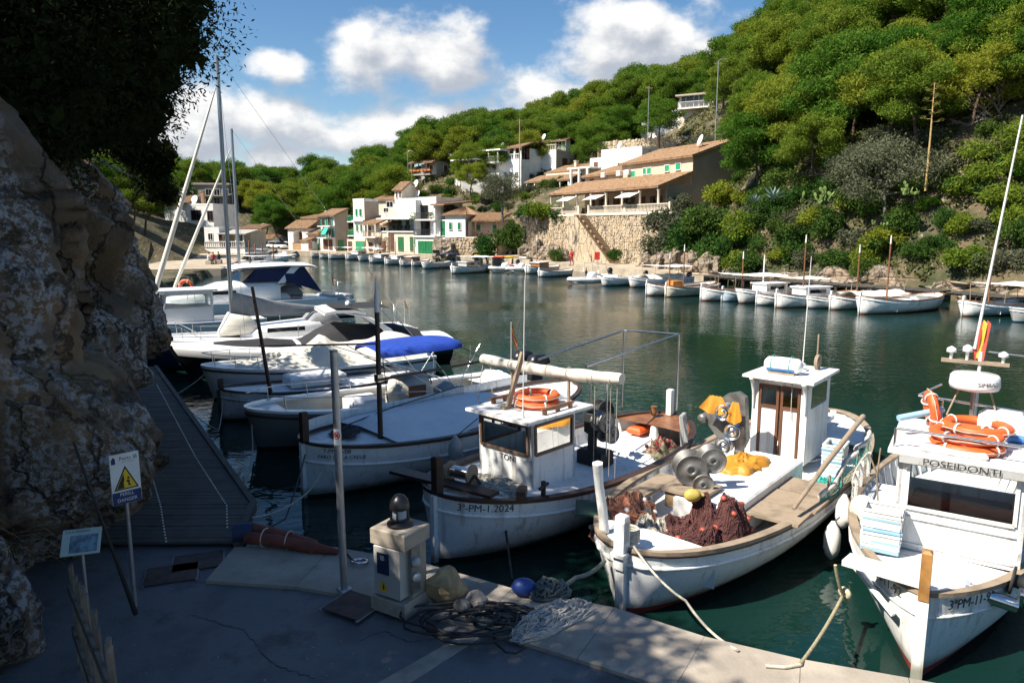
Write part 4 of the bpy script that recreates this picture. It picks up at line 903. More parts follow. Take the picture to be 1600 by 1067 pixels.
    # big white house
    h = House('big_white_house', 'big white house with sloping tile roof, roof terrace and dark windows below the pines', 868, 136, -40, z0=14)
    x0 = h.fx(815); zt = h.fz(868, 215); zb = h.fz(850, 264); zf = h.fz(845, 236); d = h.sy(897)[0]; xm = h.fx(836)
    h.wall(x0, 0, 0, 3, zb - 4, zf); h.wall(xm - 3, 0, 3, d + 3, zb - 4, zt - .3); h.wall(-.05, .02, 0, d, zb - 4, zf, CREAM, 'end_wall'); h.rail([(x0, .12), (-.1, .12)], zf, m=CREAM, bal=True, st=.4); h.rail([(-.1, .12), (-.1, d * .5)], zf, m=CREAM, bal=True, st=.4)
    h.roof((xm - 3.3, 2.4, zt - .3), (.5, 2.4, zt - .3), (.5, d + 3.4, zt + 2.0), (xm - 3.3, d + 3.4, zt + 2.0)); MB().add([(.04, 3, zt - .4), (.04, d + 3, zt - .4), (.04, d + 3, zt + 1.7), (.04, 3, zt - .3)], [(0, 1, 2, 3)]).build('gable_wall', WHITE, h.t)
    for (a, b_, c, e) in ((819, 825, 248, 258), (838, 846, 244, 257)): h.winpx(a, b_, c, e, m=BROWN)
    for x in (-1.6, -4.2): h.win(x, zf + .1, 1.3, 2.0, y=2.98, shut=GREEN)
    h.win(5.4, zf + .6, 2.4, 1.9, side=.03); h.win(2.6, zb - .4, 1.3, 2.2, side=.03, door=True, closed=True, shut=BROWN); h.antenna(-3, 4, zt + .6, 2.6); h.dish(-5.2, 3.4, zt + .7, .6)
    # white boxes
    h = House('white_box_house', 'plain white flat house of two cubes with a satellite dish behind the tan house', 1000, 108, -48, z0=12)
    x0 = h.fx(938); zt = h.fz(970, 235); h.wall(x0, 0, 0, 7, 9, zt); h.parapet(x0, 0, 0, 7, zt, .3); xl = h.fx(915); h.wall(xl, x0, .8, 7, 9, zt - .7); h.win(xl + 1.3, zt - 3.2, .9, 1.9, y=.78, closed=True, shut=BROWN); h.win(-4, zt - 2.6, .7, .8); yq = h.sy(1014)[0]; MB().box((.03, yq / 2, zt - 2), (.06, yq, 4)).build('end_wall', GREYP, h.t); h.dish(1.4, 1.5, zt - 1.2, .8); h.dish(x0 + 2, 2, zt + .9, .5)
    # restaurant's left wing
    h = House('pergola_house', 'low house with tiled porch on white posts left of the long tan house', 913, 113, -50, z0=9)
    x0 = h.fx(822); xm = h.fx(888); zt = h.fz(860, 283); zb = h.fz(860, 304); h.wall(x0 + 1.5, xm, 3, 8, zb - 1, zt + 1.4, CREAM); h.roof((x0 - .3, -.2, zt), (xm + .2, -.2, zt), (xm + .2, 3.4, zt + 1.2), (x0 - .3, 3.4, zt + 1.2)); h.roof((x0 + 1, 3, zt + 1.5), (xm, 3, zt + 1.5), (xm, 8, zt + 3.0), (x0 + 1, 8, zt + 3.0)); MB().box(((x0 + xm) / 2, 1.5, zb - .6), (xm - x0, 3.4, 1.0)).build('porch_floor', CREAM, h.t)
    for k in range(6): MB().box((x0 + .1 + (xm - x0 - .2) * k / 5, .1, (zb + zt) / 2 - .05), (.22, .22, zt - zb + .2)).build('column', WHITE, h.t)
    for k in range(3): h.win(x0 + 2.6 + 2.2 * k, zb, 1.1, 1.9, y=2.98, door=True, closed=True, shut=BROWN)
    z2 = h.fz(900, 264); h.wall(xm + .3, .5, 2.5, 8, zb - 1, z2, CREAM); MB().box(((xm + .5) / 2, 3.5, z2 + .1), (-xm + 1.4, 7, .22)).build('roof_slab', WHITE, h.t); h.rail([(xm, .1), (.4, .1)], zb + .3, m=OFFW, bal=True, st=.35); MB().box((xm / 2, 1.4, zb), (-xm + 1, 2.8, .5)).build('porch_floor', CREAM, h.t)
    for k in range(3): MB().box((xm + .3 + (-xm) * k / 2, .2, (zb + z2) / 2), (.3, .3, z2 - zb)).build('column', WHITE, h.t)
    h.win(-2.2, zb + .4, 1.6, 1.8, y=2.48); h.chimney(x0 + 5, 6.5, zt + 2.4, 1.0)
    # pale house among pines, stone terrace wall
    h = House('pale_house_in_pines', 'pale house half hidden by pines above the stone terrace wall', 1060, 127, -30, z0=19)
    h.wall(h.fx(998), h.fx(1062), 0, 8, 15, h.fz(1030, 172), WHITE); h.wall(h.fx(1058), h.fx(1114), -1, 8, 15, h.fz(1080, 152), CREAM); z1 = h.fz(1080, 172); h.balcony(h.fx(1060), h.fx(1112), z1, 1.6, OFFW, y=-1); MB().box((h.fx(1086), 3, h.fz(1080, 152) + .1), (7, 10, .25)).build('roof_slab', BEIGE, h.t)
    for px in (1068, 1080, 1095): h.win(h.fx(px), z1 + .1, 1.3, 2.0, y=-1.02, door=True)
    h.winpx(1040, 1052, 185, 200, closed=True, shut=OFFW)
    w = House('terrace_wall', 'rubble stone terrace wall under the pines on the upper slope', 1085, 114, -33, z0=14, cat='wall')
    x0 = w.fx(931); zt = w.fz(1040, 214); w.wall(x0, 0, .15, .8, 9, zt - .1, MORTAR); stone_face(w, x0, 0, zt - 3.6, zt, 190, .03, yy=.15)
upper_houses()

def tan_house():
    """the long house on its retaining wall, with porch, balustrade and outside stair"""
    a = math.degrees(math.atan2(-.9, .43)); U = Vector((.431, -.902, 0)); N = Vector((.902, .431, 0)); O = Vector((12.8, 87.0, 0)); FZ = 6.5
    w = House('retaining_wall', 'high rubble stone retaining wall under the long tan house', 900, 90, a, cat='wall'); w.o = O; w.t.location = O
    w.wall(-27, 9.5, .12, 1.0, .2, FZ - .15, MORTAR, 'core'); stone_face(w, -27, -8.2, .4, FZ - .1, 640, .02, yy=.12); stone_face(w, -8.2, 9.5, .4, FZ - .1, 680, .02, yy=.12)
    MB().box((-8.7, .45, FZ - .02), (36.5, 1.0, .22)).build('coping', CREAM, w.t); MB().box((-8, 4.5, FZ - .12), (34, 8, .2)).build('terrace_floor', CREAM, w.t)
    s = House('stone_stair', 'steep stone stair with pale flank climbing the retaining wall', 900, 90, a, cat='stair'); s.o = O; s.t.location = O
    STEPM = mat('worn_step_stone', (.30, .22, .14), .9, .25, 2); n = 30; L = 8.2; rise = (FZ - .8) / n
    for i in range(n): x = -L * i / n; MB().box((x - L / n / 2, -.85, .8 + rise * (i + .5) - .15), (L / n + .06, 1.5, rise + .3), bev=.02).build('step', STEPM, s.t)
    b = MB(); b.add([(0, -1.68, .3), (-L, -1.68, .3), (-L, -1.68, FZ + .05), (-L + .1, -1.68, FZ + .05), (0, -1.68, .85), (0, -1.62, .3), (-L, -1.62, .3), (-L, -1.62, FZ + .05), (-L + .1, -1.62, FZ + .05), (0, -1.62, .85)], [(0, 1, 2, 3, 4), (9, 8, 7, 6, 5), (3, 4, 9, 8), (2, 3, 8, 7), (4, 0, 5, 9)]); b.build('flank_wall', STONE, s.t)
    MB().add([(-L, -1.62, .3), (-L, .1, .3), (-L, .1, FZ), (-L, -1.62, FZ)], [(0, 1, 2, 3)]).build('end_wall', STONE, s.t); MB().box((-L - 1.0, -.75, FZ - .1), (2.0, 1.75, .2)).build('landing', CREAM, s.t); MB().box((-L - 1.0, -.8, 3.3), (1.9, 1.6, 6.2)).build('landing_base', STONE, s.t)
    for i in range(7): x = -L * (i * .9 + 2) / 8.5; MB().lathe([(.12, 0), (.19, .32), (.17, .34)], (x, -1.35, .8 + (-x / L) * (FZ - .8) + .32), n=8).build('flower_pot', TILE, s.t)
    h = House('long_tan_house', 'long tan stone house with tiled porch and green shutters above the stair', 900, 90, a); h.o = O + N * 5.2; h.t.location = h.o; h.z0 = FZ
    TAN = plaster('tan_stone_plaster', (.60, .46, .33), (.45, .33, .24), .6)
    ze = 12.75; h.wall(-8, 6, 0, 7, FZ - .5, ze, TAN); h.wall(6, 6.06, .0, 7, FZ - 2, ze + .0, SHADEP, 'end_wall'); h.roof((-8.3, -.5, ze), (6.5, -.5, ze), (6.5, 6, ze + 2.2), (-8.3, 6, ze + 2.2)); MB().add([(6.08, 0, ze - .2), (6.08, 7, ze - .2), (6.08, 6.6, ze + 2.1), (6.08, 0, ze)], [(0, 1, 2, 3)]).build('gable_wall', SHADEP, h.t)  # gable end darker than the facade: shade painted into the plaster colour
    zl = 11.8; h.wall(-17, -8, 0, 6, FZ - .5, zl, TAN); h.roof((-17.3, -.5, zl), (-7.98, -.5, zl), (-7.98, 5, zl + 1.6), (-17.3, 5, zl + 1.6))
    for (p0, p1, q0, q1) in ((986, 993, 267, 277), (1005, 1010, 263, 273), (1011.5, 1018, 262, 272.5), (1039, 1046.5, 258, 268.5), (1056, 1064, 255, 266)): h.winpx(p0, p1, q0, q1, closed=True, shut=GREEN2)
    for px in (925, 941, 957): h.winpx(px - 2.5, px + 2.5, 281, 288, m=BROWN)
    for px in (945, 969, 982): x = h.fx(px); MB().box((x, -.3, 11.75), (.9, .4, .65), bev=.03).build('air_conditioner', OFFW, h.t)
    zp = 9.35; h.roof((-19, -4.9, zp), (6.4, -4.9, zp), (6.4, -.02, 11.1), (-19, -.02, 11.1)); h.wall(5.7, 6.04, -3.4, 0, FZ - 2, 9.6, SHADEP, 'porch_end'); h.wall(-8, 5.9, -.06, -.01, FZ, 9.3, PINK, 'porch_wall'); MB().bar((-19, -4.5, zp - .18), (6.2, -4.5, zp - .18), .2, .25).build('porch_beam', BROWN, h.t)  # porch end takes the same darkened colour as the shaded gable
    for x in (-18.5, -15, -11.5, -8, -4.5, -1, 2.5, 6.0): MB().lathe([(.22, 0), (.22, .15), (.16, .2), (.15, 2.4), (.22, 2.5), (.22, 2.62)], (x, -4.5, FZ), n=10).build('column', CREAM, h.t)
    for k, x in enumerate((-15, -12, -9, -6, -3.2, -.4, 2.4)): h.win(x, FZ, 1.1, 2.1, y=-.07, door=True, closed=k % 2 == 0, shut=BROWN)
    for k, x in enumerate((-13, -6.2, 1)): MB().add([(x - 1.6, -4.6, 8.9), (x + 1.6, -4.6, 8.9), (x + 1.6, -5.9, 8.35), (x - 1.6, -5.9, 8.35), (x - 1.6, -4.6, 8.86), (x + 1.6, -4.6, 8.86), (x + 1.6, -5.9, 8.31), (x - 1.6, -5.9, 8.31)], [(0, 1, 2, 3), (7, 6, 5, 4), (2, 3, 7, 6)]).build('awning', OFFW, h.t)
    for k in range(7):
        x = -14 + 2.9 * k; b = MB().box((x, -2.6, FZ + .76), (.9, .9, .05)).cyl((x, -2.6, FZ), (x, -2.6, FZ + .74), .05, .05, 6)
        for q in (-1, 1): b.box((x + q * .75, -2.6, FZ + .46), (.42, .42, .05)).box((x + q * .95, -2.6, FZ + .72), (.05, .42, .5)).box((x + q * .75, -2.6, FZ + .22), (.34, .34, .44))
        b.build('porch_table', WOODL, h.t)
    h.dish(3.2, 3.5, ze + 2.1, .7)
    t = House('terrace_balustrade', 'cream balustrade along the terrace of the long tan house', 900, 90, a, cat='balustrade'); t.o = O; t.t.location = O
    for (x0, x1) in ((-26, -18), (-17.9, -10.4), (-8, 0), (.1, 8.5)):
        m = MB().bar((x0, .4, FZ + 1.0), (x1, .4, FZ + 1.0), .2, .1).bar((x0, .4, FZ + .14), (x1, .4, FZ + .14), .2, .1); q = int((x1 - x0) / .26)
        for i in range(q): m.lathe([(.05, .18), (.085, .42), (.045, .75), (.06, .96)], (x0 + (i + .5) * (x1 - x0) / q, .4, FZ), n=6)
        m.build('baluster_run', CREAM, t.t)
        for x in (x0, x1): MB().box((x, .4, FZ + .6), (.28, .28, 1.2)).build('pier', CREAM, t.t)
tan_house()

def left_houses():
    h = House('waterside_restaurant', 'white two-storey building with roofed terrace behind the yachts', 380, 118, -8, cat='building')
    x0 = h.fx(318); z1 = h.fz(350, 387); z2 = h.fz(350, 360); xm = h.fx(341); h.wall(x0, 0, 0, 8, .2, z1); h.wall(x0, xm, 0, 8, z1, z2 + .5); h.wall(xm, -.3, 2.6, 8, z1, z2 - .2, CREAM); MB().add([(xm - .2, -.4, z2 - .5), (.5, -.4, z2 - .5), (.5, 4, z2 + .1), (xm - .2, 4, z2 + .1), (xm - .2, -.4, z2 - .62), (.5, -.4, z2 - .62), (.5, 4, z2), (xm - .2, 4, z2)], [(0, 1, 2, 3), (7, 6, 5, 4), (0, 1, 5, 4), (1, 2, 6, 5)]).build('terrace_roof', GREYP, h.t)
    h.roof((h.fx(352), 4.1, z2 + .2), (.9, 4.1, z2 + .2), (.9, 8, z2 + .9), (h.fx(352), 8, z2 + .9))
    for k in range(4): MB().box((xm + (-xm - .2) * k / 3, .15, (z1 + z2 - .5) / 2), (.16, .16, z2 - .5 - z1)).build('column', OFFW, h.t)
    h.rail([(x0, -.05), (0, -.05)], z1, m=OFFW, bal=True, st=.35); h.winpx(326, 332, 365, 375); h.winpx(343, 346, 366, 378, m=BROWN); h.win(-2.2, z1 + .1, 1.2, 1.8, y=2.58); h.win(-4.4, z1 + .1, 1.0, 1.8, y=2.58, m=BROWN, door=True); h.winpx(364, 370, 398, 410, door=True, closed=True, shut=BROWN); h.winpx(346, 350, 401, 406)
    h = House('upper_white_house', 'white house with tiled chimney and satellite dish above the restaurant', 334, 126, -10)
    x0 = h.fx(288); zt = h.fz(310, 321); zb = h.fz(310, 352); h.wall(x0, 0, 0, 7, 1, zt); h.parapet(x0, 0, 0, 7, zt, .3); h.chimney(h.fx(309), 2, zt, 2.3, TILE); h.dish(h.fx(302), 1.0, zt + .9, .8); h.winpx(300, 313, 329, 344, m=BROWN); h.winpx(325, 332, 330, 344, m=BROWN); h.roof((x0 - 4, -.5, zt + .3), (x0 + 1, -.5, zt + .3), (x0 + 1, 4, zt + 1.8), (x0 - 4, 4, zt + 1.8)); h.wall(x0 - 3.6, x0 + .6, 0, 7, 1, zt + .2)
    h = House('apartment_block', 'beige apartment block with shaded loggias rising at the far left', 360, 157, 6, cat='building')
    x0 = h.fx(306); zt = h.fz(335, 289); h.wall(x0, 0, 0, 10, 4, zt, BEIGE); MB().box((x0 / 2, 5, zt + .2), (-x0 + .6, 10.6, .4)).build('roof_slab', BEIGE, h.t)
    for r_ in range(2):
        for k in range(3): h.winpx(322 + 13 * k, 330 + 13 * k, 296 + 14 * r_, 305 + 14 * r_)
        xa = h.fx(320); h.balcony(xa, -.1, h.fz(340, 306 + 14 * r_), 1.2, m=GREYP)
    h = House('quay_kiosk', 'little white kiosk with pitched tile roof on the far quay', 423, 138, -14, cat='kiosk')
    x0 = h.fx(404); zt = h.fz(414, 373); h.wall(x0, 0, 0, 2.6, .6, zt); h.gable(x0, 0, 0, 2.6, zt, zt + .7, .25); h.winpx(413, 418, 378, 384, m=BROWN)
left_houses()
# ================================================================ boats: tools
def hull_paint():
    m = bpy.data.materials.new('white_boat_paint'); m.use_nodes = True; t = NT(m.node_tree); b = t.n['Principled BSDF']; v = t.new('ShaderNodeTexCoord').outputs['Object']; sp = t.new('ShaderNodeSeparateXYZ'); t.link(v, sp.inputs[0])
    c = t.mix(t.ramp(t.noise(v, 1.3, 6, .65), .45, .75), (.80, .80, .78), (.60, .585, .55))
    c = t.mix(t.math('MULTIPLY', t.ramp(t.noise(t.vmath('MULTIPLY', v, (5, 5, .45)), 1.6, 5, .6), .52, .70), .55), c, (.33, .25, .18))     # runs of rust and grime
    c = t.mix(t.math('MULTIPLY', t.ramp(t.noise(v, 16, 6, .7), .60, .66), .6), c, (.34, .31, .28))                                        # chips and scuffs
    sl = t.math('MULTIPLY', t.ramp(t.math('ADD', sp.outputs[2], t.math('MULTIPLY', t.noise(v, 3, 4), -.22)), .16, -.04), .8); c = t.mix(sl, c, (.14, .14, .09))   # weed at the waterline
    t.link(c, b.inputs['Base Color']); t.val(t.math('MULTIPLY_ADD', t.noise(v, 4, 4), .3, .3), b.inputs['Roughness']); bp = t.new('ShaderNodeBump'); bp.inputs['Distance'].default_value = .003; t.link(t.noise(v, 7, 6, .6), bp.inputs['Height']); t.link(bp.outputs[0], b.inputs['Normal']); return m
BWHITE = hull_paint()
BDECK = mat('white_deck_paint', (.76, .76, .74), .6, .08, 2.0, .003, 25, dirt=(.42, .38, .33), dirt_s=3.2, dirt_a=.65)
GEL = mat('white_gelcoat', (.80, .80, .79), .22, .03, 1, spec=.5); GELG = mat('grey_gelcoat', (.36, .37, .36), .3, .05, 1)
VARN = mat('varnished_wood', (.20, .085, .035), .4, .3, 4, .001, 50); OLDW = mat('weathered_wood', (.30, .23, .16), .8, .3, 3, .003, 40, dirt=(.12, .09, .07), dirt_s=3, dirt_a=.6)
DKB = mat('dark_brown_paint', (.045, .025, .018), .5, .3, 3); ANTIF = mat('red_antifouling', (.22, .03, .02), .7, .2); ANTIB = mat('black_antifouling', (.012, .012, .014), .6, .2)
BLACK = mat('black_plastic', (.012, .012, .013), .35, .2); RUBBER = mat('black_rubber', (.02, .02, .02), .7); STEEL = mat('stainless_steel', (.62, .62, .62), .22, .06, 3, metal=1.0); DSTEEL = mat('worn_steel', (.22, .215, .205), .5, .35, 5, .001, 40, metal=.6)
ORANGE = mat('orange_buoy', (.75, .11, .02), .5, .08); YEL = mat('yellow_oilskin', (.50, .22, .018), .55, .12, 4, .006, 12); TARPW = mat('cream_tarp', (.66, .62, .52), .85, .08, 2, .006, 7)
TARPK = mat('black_canvas', (.018, .018, .02), .8, .2, 3, .004, 9); BLUEC = mat('blue_canvas', (.008, .045, .32), .75, .15, 3); NAVY = mat('navy_canvas', (.012, .02, .075), .8, .2); GREYC = mat('grey_canvas', (.22, .23, .24), .85, .12, 3, .004, 8)
ROPE = mat('pale_rope', (.48, .44, .36), .9, .2, 20, .003, 60); ROPED = mat('dark_rope', (.06, .06, .065), .9, .2, 20); TEALN = mat('teal_net', (.05, .42, .36), .8, .2)
REDN = mat('maroon_net', (.085, .03, .027), .95, .4, 9, .02, 30); ORN = mat('orange_net', (.36, .13, .07), .95, .4, 9, .02, 30); WHN = mat('white_net', (.60, .57, .50), .95, .2, 9, .015, 30)
CLOTH = mat('white_cloth', (.74, .74, .74), .9, .05, 3, .01, 8); BLUEP = mat('pale_blue_plastic', (.30, .50, .66), .5, .08); BLACKINK = mat('black_lettering', (.012, .012, .014), .5); NAVYP = mat('navy_paint', (.012, .05, .13), .3, .08)
def clear_glass():
    m = bpy.data.materials.new('clear_glass'); m.use_nodes = True; t = NT(m.node_tree); t.n.clear(); out = t.new('ShaderNodeOutputMaterial')
    g = t.new('ShaderNodeBsdfGlossy'); g.inputs['Roughness'].default_value = .02; tr = t.new('ShaderNodeBsdfTransparent'); tr.inputs[0].default_value = (.80, .85, .84, 1); fr = t.new('ShaderNodeFresnel'); fr.inputs[0].default_value = 1.5; mx = t.new('ShaderNodeMixShader')
    t.link(fr.outputs[0], mx.inputs[0]); t.link(tr.outputs[0], mx.inputs[1]); t.link(g.outputs[0], mx.inputs[2]); t.link(mx.outputs[0], out.inputs[0]); return m
CGLASS = clear_glass()
def text_mesh(s, size):
    c = bpy.data.curves.new('lettering', 'FONT'); c.body = s; c.size = size; c.align_x = 'CENTER'; c.align_y = 'BOTTOM_BASELINE' if False else 'CENTER'
    o = bpy.data.objects.new('lettering', c); COL.objects.link(o); dg = bpy.context.evaluated_depsgraph_get()
    me = bpy.data.meshes.new_from_object(o.evaluated_get(dg)); bpy.data.objects.remove(o); return me
def flat_text(s, size, mat_, parent, M, name='lettering'):
    """flat print: M maps text plane (x right, y up, z out of it) to the parent's frame"""
    me = text_mesh(s, size); me.transform(M); me.materials.clear(); me.materials.append(mat_); return link(name, me, parent)
def plane_M(c, right, up):
    r = Vector(right).normalized(); u = Vector(up).normalized(); n = r.cross(u); M = Matrix.Identity(4)
    for i in range(3): M[i][0], M[i][1], M[i][2], M[i][3] = r[i], u[i], n[i], c[i]
    return M
class Boat:
    """x forward, y to port, z up from the waterline; origin amidships"""
    def __init__(s, name, label, bow, head, L, B, fb=.8, bow_h=1.1, stern_h=.95, draft=.4, transom=0.0, cat='boat', group=None, rake=.0, fine=.5, n=26, cut=2.6):
        a = math.radians(head); d = Vector((math.cos(a), math.sin(a))); c = Vector(bow) + d * L / 2
        s.L, s.B, s.fb, s.bh, s.sh, s.dr, s.tr, s.rake, s.fine, s.n, s.cut = L, B, fb, bow_h, stern_h, draft, transom, rake, fine, n, cut
        s.t = thing(name, label, cat, (c.x, c.y, 0), a + PI, group); s.M = Matrix.Translation((c.x, c.y, 0)) @ Matrix.Rotation(a + PI, 4, 'Z'); s.Mi = s.M.inverted()
    def loc(s, p): return s.Mi @ Vector(p)
    def at(s, px, py, z): return s.loc(at_z(px, py, z))
    def b(s, k):
        k = min(max(k, 0), 1)
        if s.tr and k < .5: f = s.tr + (1 - s.tr) * math.sin(PI / 2 * k / .5) ** .8
        else: f = (1 - abs(2 * k - 1) ** s.cut) ** s.fine
        return s.B / 2 * f
    def zs(s, k): return s.fb + (s.bh - s.fb) * max(0, (k - .45) / .55) ** 2 + (s.sh - s.fb) * max(0, (.45 - k) / .45) ** 2
    def g(s, k, v):
        e = abs(2 * k - 1) if not (s.tr and k < .5) else 0; p = 2.6 - 1.2 * e ** 3; return 1 - (1 - v) ** p
    def pt(s, k, z, side=1, off=0.0):
        zs = s.zs(k); v = min(1, max(0, (z + s.dr) / (zs + s.dr))); y = s.b(k) * s.g(k, v) + off
        return Vector((s.L * (k - .5) + s.rake * (z - 0.0) * max(0, k) ** 5, side * y, z))
    def ks(s, a=0.0, b=1.0, n=None):
        n = n or s.n; return [a + (b - a) * (.5 - .5 * math.cos(PI * (i / n))) if (a == 0 or b == 1) else a + (b - a) * i / n for i in range(n + 1)]
    def hull(s, m=None, under=None, wl=.06):
        ks = s.ks(); mb = MB(); un = MB()
        for side in (1, -1):
            R = [[s.pt(k, -s.dr + (wl + s.dr) * j / 4, side) for j in range(5)] for k in ks]; un.grid(R, True, flip=side > 0)
            R = [[s.pt(k, wl + (s.zs(k) - wl) * j / 6, side) for j in range(7)] for k in ks]; mb.grid(R, True, flip=side > 0)
        if s.tr:
            for q, (z0, z1) in ((mb, (wl, s.zs(0))), (un, (-s.dr, wl))):
                A = [s.pt(0, z0 + (z1 - z0) * j / 6, 1) for j in range(7)]; Bq = [s.pt(0, z0 + (z1 - z0) * j / 6, -1) for j in range(7)]; q.grid([A, Bq], False)
        s.hull_o = mb.build('hull', m or BWHITE, s.t); un.build('underbody', under or ANTIF, s.t)
    def stem(s, m=None, top=.35, w=.09, stern=True, under=.2):
        for k, sg in ((1, 1),) + (((0, -1),) if stern and not s.tr else ()):
            zt = s.zs(k); b = MB(); p = [Vector((s.pt(k, z).x + sg * .02, 0, z)) for z in (-under, .3, zt * .7, zt)]; 
            for i in range(3): b.bar(p[i], p[i + 1], w, .1, (1, 0, 0))
            b.build('stem' if sg > 0 else 'sternpost', m or BWHITE, s.t)
            if top and sg > 0: MB().box((p[-1].x - .06, 0, zt + top / 2), (.13, .11, top), bev=.015).build('stem_head', m or BWHITE, s.t)
    def strip(s, z_of, name, m, r=.03, off=.01, a=0.0, b=1.0):
        for side in (1, -1): MB().tube([s.pt(k, z_of(k), side, off) for k in s.ks(a, b, 20)], r, 5).build(name, m, s.t)
    def gunwale(s, m=None, w=.11, h=.05, a=0.0, b=1.0):
        for side in (1, -1):
            P = []
            for k in s.ks(a, b):
                z = s.zs(k); y = s.b(k); x = s.pt(k, z).x
                P.append([(x, side * (y + .035), z - .01), (x, side * (y + .035), z + h), (x, side * max(0, y - w), z + h), (x, side * max(0, y - w), z - .01)])
            MB().grid(P, False, closed=True, flip=side < 0).build('gunwale', m or VARN, s.t)
    def deck(s, a, b, drop, m=None, name='deck', inset=.06, camber=.0, n=18, front=None):
        """deck sheet between stations a..b, drop below the sheer (number) or at height ('z', h)"""
        P = []
        for k in s.ks(a, b, n):
            z = s.zs(k) - drop if not isinstance(drop, tuple) else drop[1]; y = max(0.0, abs(s.pt(k, z).y) - inset); x = s.pt(k, z).x
            P.append([(x, y * f, z + camber * (1 - f * f)) for f in (-1, -.5, 0, .5, 1)])
        mb = MB().grid(P, False, flip=True)
        if front is not None:                                    # bulkhead closing the end at a
            k = a; z = s.zs(k) - drop if not isinstance(drop, tuple) else drop[1]; y = s.pt(k, z).y - inset; x = s.pt(k, z).x; mb.add([(x, -y, front), (x, y, front), (x, y, z), (x, 0, z + camber), (x, -y, z)], [(0, 1, 2, 3, 4)])
        return mb.build(name, m or BDECK, s.t)
    def bulwark(s, a, b, z0, m=None, ribs=0, rm=None):
        for side in (1, -1):
            P = [[s.pt(k, z0 + (s.zs(k) - z0) * j / 3, side, -.05) for j in range(4)] for k in s.ks(a, b, 20)]; MB().grid(P, True, flip=side < 0).build('bulwark', m or BWHITE, s.t)
            for i in range(ribs):
                k = a + (b - a) * (i + .5) / ribs; p, q = s.pt(k, z0, side, -.08), s.pt(k, s.zs(k) - .02, side, -.08); MB().bar(p, q, .06, .05, (1, 0, 0)).build('rib', rm or m or BWHITE, s.t)
    def text(s, txt, k0, z0, size, m=None, side=1, step=1):
        """registration painted on the planking: each vertex is laid on the hull surface"""
        me = text_mesh(txt, size); A, Kt, d = [0.0], [1.0], 0.0
        for i in range(1, 400):                                   # girth along the sheer, measured from the stem
            k = 1 - i / 500; p, q = s.pt(k, z0, side), s.pt(k + .002, z0, side); d += (p - q).length; A.append(d); Kt.append(k)
        for v in me.vertices:
            k = float(np.interp(k0 + v.co.x * side, A, Kt)); v.co = s.pt(k, z0 + v.co.y + (s.zs(k) - s.bh) * .6, side, .006)
        me.materials.clear(); me.materials.append(m or BLACKINK); return link('lettering', me, s.t)
    def rail(s, pts, m=None, r=.014): return MB().tube(pts, r, 6).build('rail', m or STEEL, s.t)
